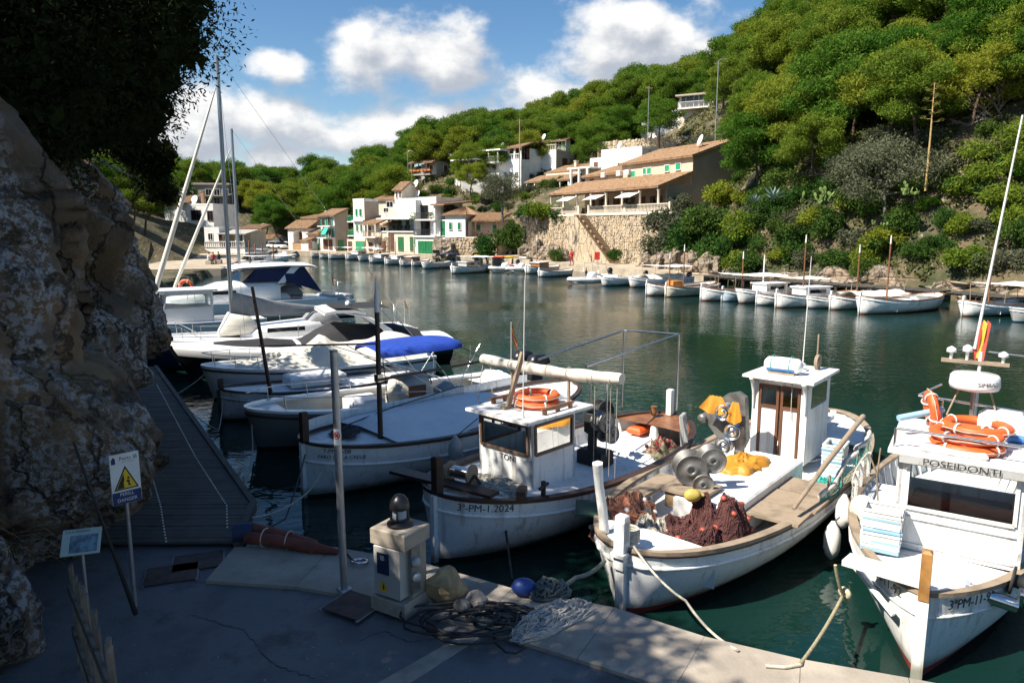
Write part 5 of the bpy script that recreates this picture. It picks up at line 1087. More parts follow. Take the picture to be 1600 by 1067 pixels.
def cabin_box(bt, x0, x1, y0, y1, z0, z1, m, rake=.0, name='cabin', zs=None, sill=.5, top=.1, side_win=True, fm=None, back=False, post=.10, front_split=1, rear_open=False):
    """wheelhouse of real walls: corner posts, panels under the windows, glass between. x1 is the front face, leaning by rake"""
    g = MB(); t = .04; zw = z0 + (z1 - z0) * sill; zt = z1 - top
    def fx(z): return x1 + rake * (z - z0) / (z1 - z0)
    def quad(b, P, n):  # slab of thickness t along n
        n = Vector(n) * t; P = [Vector(p) for p in P]; b.add(P + [p - n for p in P], [(0, 1, 2, 3), (7, 6, 5, 4), (0, 4, 5, 1), (1, 5, 6, 2), (2, 6, 7, 3), (3, 7, 4, 0)])
    for (a, b_) in ((z0, zw), (zt, z1)):
        quad(g, [(fx(a), y0, a), (fx(a), y1, a), (fx(b_), y1, b_), (fx(b_), y0, b_)], (1, 0, 0))
        quad(g, [(x0, y1, a), (fx(a), y1, a), (fx(b_), y1, b_), (x0, y1, b_)][::-1], (0, 1, 0)); quad(g, [(x0, y0, a), (fx(a), y0, a), (fx(b_), y0, b_), (x0, y0, b_)], (0, -1, 0))
    for y in (y0, y1): 
        for (xa, xb) in ((fx(zw), fx(zt)), (x0 + post / 2, x0 + post / 2)): sg = 1 if y == y1 else -1; d = post / 2; g.add([(xa + (0 if xa > x0 + post else d) , y, zw), (xa - post + (0 if xa > x0 + post else d), y, zw), (xa - post + (0 if xa > x0 + post else d), y - sg * t, zw), (xa + (0 if xa > x0 + post else d), y - sg * t, zw), (xb + (0 if xb > x0 + post else d), y, zt), (xb - post + (0 if xb > x0 + post else d), y, zt), (xb - post + (0 if xb > x0 + post else d), y - sg * t, zt), (xb + (0 if xb > x0 + post else d), y - sg * t, zt)], [(0, 1, 2, 3), (4, 5, 6, 7), (0, 1, 5, 4), (1, 2, 6, 5), (2, 3, 7, 6), (3, 0, 4, 7)])
        e = post * .6; sg = 1 if y == y1 else -1; quad(g, [(fx(zw), y, zw), (fx(zw), y - sg * e, zw), (fx(zt), y - sg * e, zt), (fx(zt), y, zt)], (1, 0, 0))
    if not rear_open: quad(g, [(x0 + t, y0, z0), (x0 + t, y1, z0), (x0 + t, y1, zw), (x0 + t, y0, zw)], (1, 0, 0)); quad(g, [(x0 + t, y0, zt), (x0 + t, y1, zt), (x0 + t, y1, z1), (x0 + t, y0, z1)], (1, 0, 0))
    c = g.build(name, m, bt.t); fm = fm or VARN
    def frame_win(P):
        b = MB(); P = [Vector(p) for p in P]; cc = sum(P, Vector()) / 4
        for i in range(4): b.bar(P[i], P[(i + 1) % 4], .045, .05, (P[1] - P[0]).cross(P[3] - P[0]))
        o = b.build('window', fm, bt.t); MB().add(P, [(0, 1, 2, 3)]).build('pane', CGLASS, o)
    e = post * .75
    for q in range(front_split):
        ya = y0 + e + (y1 - y0 - 2 * e) * q / front_split; yb = y0 + e + (y1 - y0 - 2 * e) * (q + 1) / front_split - (.03 if q < front_split - 1 else 0); frame_win([(fx(zw) + .008, ya, zw + .02), (fx(zw) + .008, yb, zw + .02), (fx(zt) + .008, yb, zt - .02), (fx(zt) + .008, ya, zt - .02)])
    if side_win:
        for y in (y0 - .008, y1 + .008): frame_win([(x0 + post, y, zw + .02), (fx(zw) - e - .02, y, zw + .02), (fx(zt) - e - .02, y, zt - .02), (x0 + post, y, zt - .02)])
    return c
def lifebuoy(label, c, R=.34, r=.075, axis=(0, 0, 1), group=None, n=2, dz=.13):
    o = thing('lifebuoy', label, 'lifebuoy', c, 0, group); a = Vector(axis).normalized(); u, v = frame(a)
    MB().torus((0, 0, 0), R, r, axis, 28, 10, .8).build('ring', ORANGE, o)
    for k in range(4):
        d = u * math.cos(k * PI / 2 + .4) + v * math.sin(k * PI / 2 + .4); MB().torus(d * R, r * 1.0, .009, d.cross(a), 14, 5, 2).build('band', OFFW, o)
    MB().tube([(u * math.cos(t) + v * math.sin(t)) * (R + r * 1.1 + .012 * math.sin(9 * t)) for t in [2 * PI * i / 40 for i in range(40)]], .008, 4, closed=True).build('grab_line', ROPE, o); return o
def fender(label, c, r=.13, h=.55, m=None, group=None, top=None):
    o = thing('fender', label, 'fender', c, 0, group); MB().lathe([(.03, h / 2 + .07), (.05, h / 2 + .03), (r * .75, h / 2 - .04), (r, h / 2 - .14), (r, -h / 2 + .14), (r * .75, -h / 2 + .04), (.05, -h / 2 - .02), (.02, -h / 2 - .05)], n=14).build('body', m or OFFW, o)
    if top is not None: MB().tube([(0, 0, h / 2 + .05), Vector(top) - Vector(c)], .012, 5).build('lanyard', ROPED, o)
    return o
def rope(label, pts, r=.014, m=None, sag=.0, name='mooring_rope', n=14, group=None, cat='rope'):
    P = []; pts = [Vector(p) for p in pts]
    for a, b in zip(pts, pts[1:]):
        for i in range(n): t = i / n; P.append(a.lerp(b, t) - Vector((0, 0, sag * 4 * t * (1 - t))))
    P.append(pts[-1]); return tag(MB().tube(P, r, 6).build(name, m or ROPE), label, cat, group)
def heap(name, label, cat, c, rx, ry, h, m, m2=None, floats=0, fm=None, seed=1, strands=26, sr=.006, rz=0, wobble=.28):
    """tangled net or rope: lumpy body with strands looping over it and floats caught in it"""
    r = random.Random(seed); o = thing(name, label, cat, c, rz); n, k = 40, 14; P = []
    def sf(t, f):
        d = Vector((math.cos(t) * f, math.sin(t) * f, seed)); e = 1 + wobble * mnoise.fractal(d * 2.1, 1, 2, 4)
        z = h * max(0, 1 - f ** 4.5) * (.85 + .45 * mnoise.noise(d * 2.3) + .3 * mnoise.noise(d * 5.3)) + .06 * mnoise.noise(d * 11) * (1 - f); return Vector((rx * f * e * math.cos(t), ry * f * e * math.sin(t), max(0, z)))
    for j in range(k + 1): P.append([sf(2 * PI * i / n, max(.001, j / k)) for i in range(n)])
    MB().grid(P, True, closed=True).build('body', m, o); b = MB()
    for i in range(strands):
        t, f = r.uniform(0, 6.28), r.uniform(.2, .9); dt = r.uniform(-.25, .25); df = r.uniform(-.1, .1); pts = []
        for q in range(18): t += dt + r.uniform(-.12, .12); f = min(1, max(.05, f + df + r.uniform(-.09, .09))); df *= .9; pts.append(sf(t, f) + Vector((0, 0, .012 + r.uniform(0, .02))))
        b.tube(pts, sr, 4)
    b.build('strands', m2 or m, o)
    for i in range(floats): t, f = r.uniform(0, 6.28), r.uniform(.3, 1); p = sf(t, f) + Vector((0, 0, .03)); MB().ball((0, 0, 0), (.055, .04, .04), 8, 6).build('float', fm or ORANGE, o, p)
    return o
def crate_stack(label, c, rz, n=8, s=(.52, .36), h=.055, tilt=0.0, tone=None):
    for i in range(n):
        o = thing('fish_crate', label, 'crate', (c[0] + .006 * math.sin(i * 3), c[1] + .006 * math.cos(i * 5), c[2] + i * h), rz + .02 * math.sin(i * 7), 'stack of fish crates on the ' + ('net boat' if tone else 'cabin boat')); x, y = s[0] / 2, s[1] / 2; b = MB(); hh = .14
        for (p, q) in (((-x, -y), (x, -y)), ((x, -y), (x, y)), ((x, y), (-x, y)), ((-x, y), (-x, -y))): b.bar((*p, hh / 2), (*q, hh / 2), .02, hh); b.bar((*p, hh), (*q, hh), .045, .03)
        b.build('side_walls', BLUEP if i % 3 == 0 else OFFW, o); MB().box((0, 0, .012), (s[0] - .02, s[1] - .02, .02)).build('bottom', BLUEP if i % 3 == 0 else OFFW, o)
        if tilt: o.rotation_euler = (tilt, 0, rz)
def outboard(parent, p, s=1.0, m=None, tilt=0.0, rz=0.0):
    """outboard motor on a transom at p (local), facing aft (-x)"""
    R = Matrix.Translation(p) @ Matrix.Rotation(rz, 4, 'Z') @ Matrix.Rotation(tilt, 4, 'Y'); b = MB(); prof = [(.30, .0, .17, .11), (.33, .10, .21, .14), (.33, .26, .21, .14), (.28, .36, .17, .12), (.22, .40, .10, .07)]; P = []
    for (cx, z, a, w) in prof: P.append([(-.26 * s + a * s * 1.25 * math.copysign(abs(math.cos(t)) ** .6, math.cos(t)), w * s * 1.2 * math.copysign(abs(math.sin(t)) ** .6, math.sin(t)), (z + .18) * s) for t in [2 * PI * i / 14 for i in range(14)]])
    b.grid(P, True, closed=True); b.add(P[-1], [tuple(range(14))]); b.add(P[0], [tuple(range(14))[::-1]]); o = b.build('outboard_cowl', m or BLACK, parent); o.matrix_local = R
    b = MB(); b.box((-.26 * s, 0, -.12 * s), (.16 * s, .10 * s, .6 * s)).box((-.10 * s, 0, .05 * s), (.18 * s, .2 * s, .3 * s)).box((-.28 * s, 0, -.5 * s), (.12 * s, .05 * s, .3 * s)).box((-.32 * s, 0, -.40 * s), (.3 * s, .16 * s, .015)).lathe([(.02, -.2 * s), (.05 * s, -.1 * s), (.05 * s, .12 * s), (.02, .2 * s)], (-.3 * s, 0, -.58 * s), (1, 0, 0), 8); l = b.build('outboard_leg', DSTEEL if m else BLACK, parent); l.matrix_local = R
def flag(parent, p, h=1.0, cols=((.55, .02, .02), (.72, .42, .02), (.55, .02, .02)), w=.3, droop=.7):
    MB().cyl(p, Vector(p) + Vector((0, 0, h)), .01, .008, 5).build('flagstaff', OFFW, parent); top = Vector(p) + Vector((0, 0, h - .02))
    for i, c in enumerate(cols):
        P = []
        for j in range(6):
            u = j / 5; P.append([top + Vector((-w * u * (1 - droop * .7), .03 * math.sin(u * 7 + v), -w * u * droop - (.06 * i + .06 * v) * 1.6)) for v in (0, 1)])
        MB().grid(P, True).build('flag_stripe', mat('flag_%d' % (int(c[1] * 100)), c, .8), parent)
def on_x(bt, px, py, x):                          # photo point on the boat's plane local x = const
    r = bt.Mi.to_3x3() @ ray_dir(px, py); o = bt.Mi @ Vector((0, 0, CAMH)); t = (x - o.x) / r.x; return o + r * t
def on_y(bt, px, py, y):
    r = bt.Mi.to_3x3() @ ray_dir(px, py); o = bt.Mi @ Vector((0, 0, CAMH)); t = (y - o.y) / r.y; return o + r * t
def cloth_sheet(name, m, parent, P00, P10, P11, P01, amp=.05, n=16, seed=0, belly=0.0):
    P = []; a, b, c, d = map(Vector, (P00, P10, P11, P01)); nn = (b - a).cross(d - a).normalized()
    for j in range(n + 1):
        v = j / n; P.append([])
        for i in range(n + 1):
            u = i / n; p = a.lerp(b, u).lerp(d.lerp(c, u), v); P[-1].append(p + nn * (amp * mnoise.fractal(Vector((u * 3.2, v * 3.2, seed)), 1, 2, 3) - belly * 4 * u * (1 - u)))
    return MB().grid(P, True).build(name, m, parent)
def spool(parent, c, axis, R=.2, w=.2, hub=.09, m=None, name='reel'):
    MB().lathe([(R, 0), (R * 1.02, .015), (R, .03), (hub, .035), (hub, w - .035), (R, w - .03), (R * 1.02, w - .015), (R, w), (R * .93, w + .004), (R * .91, w - .010), (R * .42, w - .012), (R * .38, w + .004), (R * .2, w + .006), (R * .18, w - .03), (.01, w - .03)], c, axis, 24).build(name, m or DSTEEL, parent)
# ================================================================ the three fishing boats at the quay
def toni():
    b = Boat('fishing_boat', 'white fishing boat with small wheelhouse lettered TONI and two lifebuoys on its roof', (-1.19, 10.88), 47.4, 7.1, 2.85, .82, 1.08, 1.0, n=30)
    b.hull(BWHITE, ANTIB); b.stem(BWHITE, 0); b.strip(lambda k: b.zs(k) - .23, 'rubbing_strake', BWHITE, .028); b.gunwale(DKB, .12, .05)
    MB().box((3.5, 0, 1.38), (.14, .13, .62), bev=.02).build('stem_head', DKB, b.t)
    b.deck(.40, 1, .05, BDECK, 'foredeck', .05, .05, front=.42); b.deck(.05, .42, ('z', .44), BDECK, 'cockpit_sole'); b.bulwark(.03, .42, .42, BWHITE, 7); b.deck(0, .13, .0, VARN, 'stern_deck', .03, .03)
    MB().box((-3.42, 0, 1.3), (.14, .12, .6), bev=.02).build('sternpost_head', BWHITE, b.t); MB().lathe([(.05, 0), (.09, .08), (.05, .13), (.08, .2)], (-3.1, -.22, 1.03), n=10).build('bollard', VARN, b.t)
    b.text('3ª-PM-1.2024', .84, .962, .165)
    c = cabin_box(b, .86, 1.98, -.58, .63, .84, 2.05, BWHITE, .04, sill=.5, top=.07, fm=mat('brown_frame', (.16, .10, .07), .6), post=.09)
    r = MB(); r.poly([(.55, -.74), (2.22, -.70), (2.26, .78), (.55, .80)], 2.05, 2.10); r.build('cabin_roof', BWHITE, b.t)
    flat_text('TONI', .15, BLACKINK, b.t, plane_M((2.005, .10, 1.33), (0, 1, 0), (.04, 0, 1)))
    for (x0, y0, x1, y1) in ((1.0, -.55, 1.75, -.55), (.9, .62, 1.75, .62)):
        m = MB().bar((x0, y0, 2.19), (x1, y1, 2.19), .05, .04)
        for i in range(3): m.box((x0 + (x1 - x0) * (.1 + .4 * i), y0, 2.135), (.08, .045, .07))
        m.build('handrail', VARN, b.t)
    p0 = on_x(b, 793, 640, 1.75); MB().bar((1.75, p0.y, 2.1), on_x(b, 817, 550, 1.45), .07, .07).build('roof_post', OLDW, b.t); MB().box((1.76, p0.y, 2.12), (.25, .1, .05)).build('post_foot', OLDW, b.t)
    MB().cyl((2.05, .48, 2.1), (1.98, .45, 4.35), .011, .006, 6).lathe([(.03, 0), (.02, .12)], (2.05, .48, 2.1), n=8).build('aerial', OFFW, b.t)
    lifebuoy('lower orange lifebuoy of the pair on the wheelhouse roof of TONI', b.M @ Vector((1.28, .10, 2.17)), .33, .07); lifebuoy('upper orange lifebuoy of the pair on the wheelhouse roof of TONI', b.M @ Vector((1.24, .08, 2.28)), .33, .07)
    # rolled awning on its cross poles, stern gallows
    e0, e1 = on_x(b, 755, 560, .7), on_x(b, 972, 591, .7)
    m = MB(); n = 22; P = []
    for i in range(n + 1):
        t = i / n; p = e0.lerp(e1, t) + Vector((0, 0, -.05 * math.sin(PI * t))); rr = .10 * (1 + .18 * math.sin(t * 23) * math.sin(t * 7)); P.append([p + Vector((rr * 1.1 * math.cos(a), 0, rr * (.9 if math.sin(a) > 0 else 1.15) * math.sin(a))) for a in [2 * PI * j / 12 for j in range(12)]])
    m.grid(P, True, closed=True).add(P[-1], [tuple(range(12))]).add(P[0], [tuple(range(12))[::-1]]); m.build('rolled_awning', TARPW, b.t)
    for i in range(7): t = (i + .6) / 7; p = e0.lerp(e1, t); MB().torus(p + Vector((0, 0, -.05)), .112, .008, e1 - e0, 14, 5).build('lashing', ROPE, b.t)
    q = on_x(b, 889, 583, .68); MB().cyl((.68, q.y, .86), (.68, q.y, q.z), .03, .03, 8).build('awning_post', OLDW, b.t); q2 = on_x(b, 800, 570, .68); MB().cyl((.68, q2.y, 2.1), (.68, q2.y, q2.z), .025, .025, 8).build('awning_post', OLDW, b.t)
    T1, T2 = on_x(b, 975, 516, -3.1), on_x(b, 1061, 522, -3.0); f1 = e0.lerp(e1, .43) + Vector((0, 0, .12)); f2 = e0.lerp(e1, .77) + Vector((0, 0, .12))
    B1 = on_x(b, 972, 640, -3.1); B2 = on_x(b, 1063, 642, -3.0)
    m = MB().tube([f1, T1], .022, 6).tube([T1, T2], .022, 6).tube([T2, f2], .022, 6).cyl(T1, (T1.x, T1.y, B1.z), .022, .022, 6).cyl(T2, (T2.x, T2.y, max(.9, B2.z)), .022, .022, 6); m.build('awning_frame', STEEL, b.t)
    for (a, c_) in (((755, 566), (746, 630)), ((766, 566), (770, 622))): MB().tube([on_x(b, *a, .7), on_x(b, *c_, 1.0)], .008, 4).build('guy_line', ROPE, b.t)
    for px in (930, 955, 965): p = on_x(b, px, 590, .7); MB().tube([p, (p.x - .1, p.y - .08, .9)], .006, 4).build('guy_line', ROPE, b.t)
    # bow roller drum
    m = MB(); c0, c1 = on_x(b, 703, 735, 2.95), on_x(b, 737, 742, 2.85); d = (c1 - c0).normalized(); m.cyl(c0, c1, .105, .105, 18).build('bow_roller', STEEL, b.t)
    for c_ in (c0, c1): MB().cyl(c_ - d * .015, c_ + d * .02, .17, .17, 20).build('roller_flange', OLDW, b.t)
    for c_ in (c0 - d * .06, c1 + d * .06): MB().bar(c_, (c_.x - .16, c_.y, 1.02), .05, .03).bar(c_, (c_.x + .22, c_.y, 1.08), .04, .03).build('roller_bracket', DKB, b.t)
    MB().bar((3.35, -1.25, 1.14), (3.0, .75, 1.12), .26, .05).build('bow_plank', DKB, b.t); MB().box((2.6, .95, 1.10), (.3, .14, .12), rz=.6).build('fairlead', DKB, b.t); MB().cyl((2.2, 1.05, .95), (2.2, 1.05, 1.2), .04, .04, 8).bar((2.05, 1.02, 1.12), (2.35, 1.1, 1.12), .04, .04).build('bitt', RUBBER, b.t)
    # hauler amidships
    m = MB().box((.0, .45, .95), (.4, .55, .3), bev=.03).cyl((.05, .42, 1.0), (.05, .42, 1.75), .09, .08, 12).box((.05, .42, 1.62), (.26, .2, .44), bev=.05); m.build('hauler_base', RUBBER, b.t)
    for (p, R_) in (((.02, .52, 1.66), .19), ((-.18, .5, 1.38), .17), ((-.42, .18, 1.72), .2)): spool(b.t, p, (.25, 1, .1), R_, .26, .13, DSTEEL if R_ != .2 else RUBBER, 'hauler_drum')
    MB().tube([(.1, .4, 1.75), (.1, .4, 2.5), (.5, .5, 2.65)], .012, 5).tube([(.0, .7, .9), (.3, .9, 2.6)], .014, 5).build('hauler_stay', STEEL, b.t)
    heap('coiled_line', 'pale coil of thin line heaped before the wheelhouse of TONI', 'rope', b.M @ Vector((2.42, .18, .90)), .40, .60, .16, WHN, ROPE, 0, seed=4, strands=60, sr=.009, rz=b.t.rotation_euler.z)
    heap('fishing_net', 'small heap of red and green mixed netting in the stern of TONI', 'net', b.M @ Vector((-2.1, .62, .45)), .5, .4, .4, mat('mixed_net', (.16, .15, .09), .95, .7, 14, .02, 30), mat('red_cord', (.35, .05, .05), .9), 14, REDN, seed=6, strands=30, rz=1)
    o = heap('crumpled_sheet', 'crumpled white sheet spread amidships on TONI', 'cloth', b.M @ Vector((-1.05, .55, .46)), .75, .5, .30, CLOTH, CLOTH, 0, seed=9, strands=0, rz=b.t.rotation_euler.z, wobble=.5); bpy.data.objects.remove([c for c in o.children if c.name.startswith('strands')][0])
    cloth_sheet('hatch_cover', BDECK, b.t, (-2.9, -.75, .62), (-.5, -.9, .62), (-.5, .3, .62), (-2.9, .35, .62), .02); MB().box((-1.7, -.25, .5), (2.3, 1.1, .2)).build('hatch', BDECK, b.t); MB().box((-.75, -.2, .66), (.9, .7, .05), rz=.2).build('grey_mat', RUBBER, b.t)
    MB().box((-2.75, -.35, .75), (.5, .35, .16), bev=.05).build('orange_bag', ORANGE, b.t); MB().lathe([(.09, 0), (.1, .1), (.07, .28), (.04, .32)], (-2.7, .05, .62), n=10).build('canister', OFFW, b.t)
    for k in (.21, .245): p = b.pt(k, b.zs(k), 1, -.05); MB().bar((p.x, p.y, p.z), (p.x - .1, p.y - .12, p.z + .62), .06, .045).build('stanchion', GELG, b.t)
    a, c_ = b.pt(.21, b.zs(.21)), b.pt(.245, b.zs(.245)); MB().bar((a.x - .1, a.y - .17, a.z + .6), (c_.x - .1, c_.y - .17, c_.z + .6), .06, .05).build('stanchion_rail', GELG, b.t)
    return b
TO = toni()

def net_boat():
    b = Boat('fishing_boat', 'white fishing boat heaped with orange and maroon nets, tall cabin aft with wooden doors', (1.48, 9.29), 50.5, 9.3, 3.0, .80, .92, 1.0, n=32)
    b.hull(BWHITE, ANTIF, .10); b.stem(BWHITE, 0, .13, under=.3); b.strip(lambda k: b.zs(k) - .2, 'rubbing_strake', BWHITE, .035); b.strip(lambda k: b.zs(k) - .02, 'sheer_strake', DKB, .025, .02); b.gunwale(OLDW, .10, .045)
    p = b.pt(1, .9); MB().box((p.x + .03, 0, 1.0), (.16, .15, .7), bev=.02).box((p.x + .03, 0, 1.22), (.12, .15, .4), bev=.02).build('stem_head', BWHITE, b.t); MB().box((p.x + .03, 0, .88), (.26, .2, .05)).build('stem_collar', BWHITE, b.t)
    MB().tube([(4.28, -.52, .9), (4.3, -.55, 1.25), (4.38, -.56, 1.6), (4.45, -.55, 1.95)], [.075, .075, .07, .08], 6).build('mooring_post', BWHITE, b.t)
    b.deck(.905, 1, .03, BDECK, 'foredeck', .05, .03, front=.3); b.deck(.1, .91, ('z', .40), BDECK, 'well_sole'); b.bulwark(.05, .91, .38, BWHITE, 16); b.deck(0, .20, .08, BDECK, 'afterdeck', .05, .03, front=.3); b.deck(.14, .42, .28, BDECK, 'side_deck', .05)
    MB().box((1.1, .2, .72), (3.1, .98, .6), bev=.03).build('engine_box', BDECK, b.t); MB().box((1.25, 1.12, .86), (.66, .85, .04)).build('platform_plank', OLDW, b.t); MB().box((1.93, 1.1, .86), (.64, .82, .045)).build('platform_plank', OLDW, b.t); MB().box((.5, 1.08, .85), (.7, .8, .04)).build('platform_plank', OLDW, b.t)
    MB().box((2.3, -.15, .92), (.6, .62, .28), bev=.02).build('reel_box', WOODL, b.t); MB().box((2.3, -.15, 1.08), (.7, .72, .05)).build('reel_box_lid', OLDW, b.t); MB().box((1.9, -1.05, .8), (1.2, .35, .06)).build('thwart', OLDW, b.t)
    # reels
    A = Vector((.72, .55, -.05)).normalized()
    for (px, py, x, R_, w_) in ((1078, 730, 2.2, .26, .30), (1112, 716, 2.0, .21, .26), (1096, 752, 2.2, .17, .30)): p = on_x(b, px, py, x); spool(b.t, p - A * w_ / 2, A, R_, w_, .07)
    MB().bar(on_x(b, 1090, 775, 2.2), on_x(b, 1095, 725, 2.1), .16, .1).build('reel_stand', DSTEEL, b.t)
    # hauler: three-cornered steel plate with drums, oilskins thrown over it
    V = [on_x(b, *q, -.25) for q in ((1095, 648), (1135, 616), (1152, 613), (1164, 622), (1166, 690), (1160, 702), (1128, 692), (1118, 680))]; m = MB(); m.add(V + [v - Vector((.16, 0, 0)) for v in V], [tuple(range(8)), tuple(range(8, 16))[::-1]] + [(i, (i + 1) % 8, 8 + (i + 1) % 8, 8 + i) for i in range(8)]); m.build('hauler_plate', DSTEEL, b.t)
    for (px, py, R_, w_) in ((1136, 641, .145, .30), (1148, 672, .15, .2), (1136, 694, .14, .26)): spool(b.t, on_x(b, px, py, -.24), (1, .12, .05), R_, w_, .09, STEEL, 'hauler_drum')
    MB().lathe([(.09, 0), (.09, .05), (.04, .07)], on_x(b, 1098, 653, -.24), (1, 0, 0), 14).build('hauler_sheave', DSTEEL, b.t); MB().cyl((-.3, -.45, .8), (-.3, -.42, 1.5), .1, .09, 10).build('hauler_post', DSTEEL, b.t)
    n = 0
    for (c_, rx, ry, h, sd) in ((on_x(b, 1122, 630, -.1), .16, .26, .34, 3), (on_x(b, 1152, 640, -.12), .1, .14, .40, 5)):
        P = []
        for j in range(13):
            t = j / 12; P.append([Vector((c_.x + .1 + .03 * math.sin(i * 1.3 + sd) * t + .06 * t, c_.y + ry * (u := (i / 12 * 2 - 1)) * (.45 + .75 * t), c_.z + .16 - h * t * (1 - .25 * u * u) + .008 * math.sin(i * 1.7 + sd))) for i in range(13)])
        tag(MB().grid(P, True).build('oilskin', YEL), 'yellow oilskin hung over the steel hauler, %s' % ('left fold below the drum' if sd == 3 else 'short fold beside the cabin'), 'oilskin').matrix_world = b.M; n += 1
    o = heap('oilskin', 'crumpled yellow oilskin lying on the white engine box', 'oilskin', b.M @ Vector((.55, -.02, 1.02)), .62, .36, .17, YEL, YEL, 0, seed=15, strands=0, rz=b.t.rotation_euler.z, wobble=.42); bpy.data.objects.remove([c for c in o.children if c.name.startswith('strands')][0])
    # cabin
    x0, x1, y0, y1, z0, z1 = -2.45, -1.12, -.55, .50, .70, 2.30
    m = MB().box(((x0 + x1) / 2, y0 + .02, (z0 + z1) / 2), (x1 - x0, .04, z1 - z0)).box((x0 + .02, 0, (z0 + z1) / 2), (.04, y1 - y0 - .08, z1 - z0)); zt = z0 + 1.05
    m.box(((x0 + x1) / 2, y1 - .02, (z0 + zt) / 2), (x1 - x0, .04, zt - z0)).box(((x0 + x1) / 2, y1 - .02, z1 - .06), (x1 - x0, .04, .12)).box((x1 - .1, y1 - .02, (zt + z1) / 2), (.2, .04, z1 - zt)).box((x0 + .1, y1 - .02, (zt + z1) / 2), (.2, .04, z1 - zt))
    for y in (y0 + .06, y1 - .06): m.box((x1 + .0, y, (z0 + z1) / 2), (.05, .12, z1 - z0))
    m.box((x1, 0, z1 - .06), (.05, y1 - y0, .12)); m.build('cabin', BWHITE, b.t); MB().add([(x0 + .2, y1 + .004, zt + .03), (x1 - .2, y1 + .004, zt + .03), (x1 - .2, y1 + .004, z1 - .13), (x0 + .2, y1 + .004, z1 - .13)], [(0, 1, 2, 3)]).build('side_window', CGLASS, b.t)
    for q, ya, yb in ((0, y0 + .13, -.03), (1, .0, y1 - .13)):
        d = MB()
        for y in (ya + .025, yb - .025): d.box((x1 + .01, y, (z0 + z1) / 2 - .06), (.05, .05, z1 - z0 - .14))
        for z in (zt, z1 - .15): d.box((x1 + .01, (ya + yb) / 2, z), (.05, yb - ya - .1, .06))
        o = d.build('door', BROWN, b.t); MB().box((x1 + .0, (ya + yb) / 2, (z0 + zt) / 2), (.03, yb - ya - .1, zt - z0 - .06)).build('door_panel', BWHITE, o); MB().add([(x1 + .005, ya + .05, zt + .03), (x1 + .005, yb - .05, zt + .03), (x1 + .005, yb - .05, z1 - .18), (x1 + .005, ya + .05, z1 - .18)], [(0, 1, 2, 3)]).build('pane', CGLASS, o)
    m = MB(); m.poly([(x0 - .15, y0 - .12), (x1 + .22, y0 - .15), (x1 + .22, y1 + .15), (x0 - .15, y1 + .12)], z1, z1 + .05); m.build('cabin_roof', BWHITE, b.t)
    for y in (y0 + .03, y1 - .03): MB().tube([(x1 + .05, y, z1 - .6), (x1 + .06, y, z1 - .3), (x1 + .14, y, z1 - .08), (x1 + .2, y, z1)], [.02, .03, .04, .05], 6).build('roof_bracket', BWHITE, b.t)
    MB().tube([(x1 + .03, .2, z1 - .02), (x1 + .05, .22, 1.55)], .008, 4).build('lanyard', ROPE, b.t); MB().box((-1.9, 0, 1.55), (.2, .7, .5), bev=.04).build('hanging_oilskins', YEL, b.t)
    r = thing('liferaft', 'white liferaft canister with blue band lashed on the net boat cabin roof', 'liferaft', b.M @ Vector((-1.45, -.1, z1 + .05)), b.t.rotation_euler.z); P = []
    for (y, rr) in ((-.36, .02), (-.355, .10), (-.30, .165), (-.1, .18), (.12, .18), (.28, .17), (.345, .1), (.35, .02)): P.append([(rr * math.cos(t), y, .17 + rr * .85 * math.sin(t)) for t in [2 * PI * i / 18 for i in range(18)]])
    MB().grid(P, True, closed=True).build('canister', GEL, r); MB().box((.0, 0, .02), (.3, .5, .04)).build('cradle', OLDW, r)
    MB().grid([[((rr := .186) * math.cos(t), y, .17 + dz + rr * .85 * math.sin(t)) for t in [-1.0 + .16 * i for i in range(5)]] for (y, dz) in ((-.28, 0), (.25, 0))], True).build('blue_band', mat('blue_print', (.05, .22, .6), .5), r)
    for y in (-.2, .15): MB().torus((0, y, .17), .185, .007, (0, 1, 0), 18, 4).build('lashing', TEALN, r)
    MB().lathe([(.14, 0), (.15, .03), (.05, .06), (.05, .1), (.11, .11), (.1, .15), (.02, .19)], (-1.95, .05, z1 + .05), n=14).build('gps_dome', GEL, b.t); MB().cyl((-1.95, .1, z1 + .2), (-2.0, .12, 4.6), .012, .006, 6).build('aerial', OFFW, b.t); MB().cyl((-2.35, .25, z1), (-2.35, .25, z1 + .75), .02, .02, 6).build('roof_post', OLDW, b.t); spool(b.t, (-2.3, .25, z1 + .2), (0, 1, 0), .15, .06, .1, OLDW, 'block')
    # port rail of poles hung with teal netting, crates behind
    pts = [on_y(b, *q, 1.36) for q in ((1240, 795), (1290, 722), (1345, 650))]; m = MB().tube([p + Vector((0, .02 * i, 0)) for i, p in enumerate(pts)], [.03, .045, .05], 7); m.build('rail_pole', OLDW, b.t)
    for k in (.30, .40, .50, .58): p = b.pt(k, b.zs(k), 1, -.03); MB().tube([(p.x, p.y, p.z - .1), (p.x - .02, p.y + .02, p.z + .42)], .022, 6).build('rail_stake', OLDW, b.t)
    ns = MB(); K = [.27 + .018 * i for i in range(20)]
    def npnt(k, v): p = b.pt(k, b.zs(k), 1, .02); sgn = .45 * min(1, max(.15, (.66 - k) / .2)); return p + Vector((0, .03 * math.sin(k * 60) - .02 * v, .02 + sgn * v))
    for v in range(9): ns.tube([npnt(k, v / 8) for k in K], .006, 3)
    for k in K[::1]: ns.tube([npnt(k + .01 * math.sin(v * 2), v / 8) for v in range(9)], .006, 3)
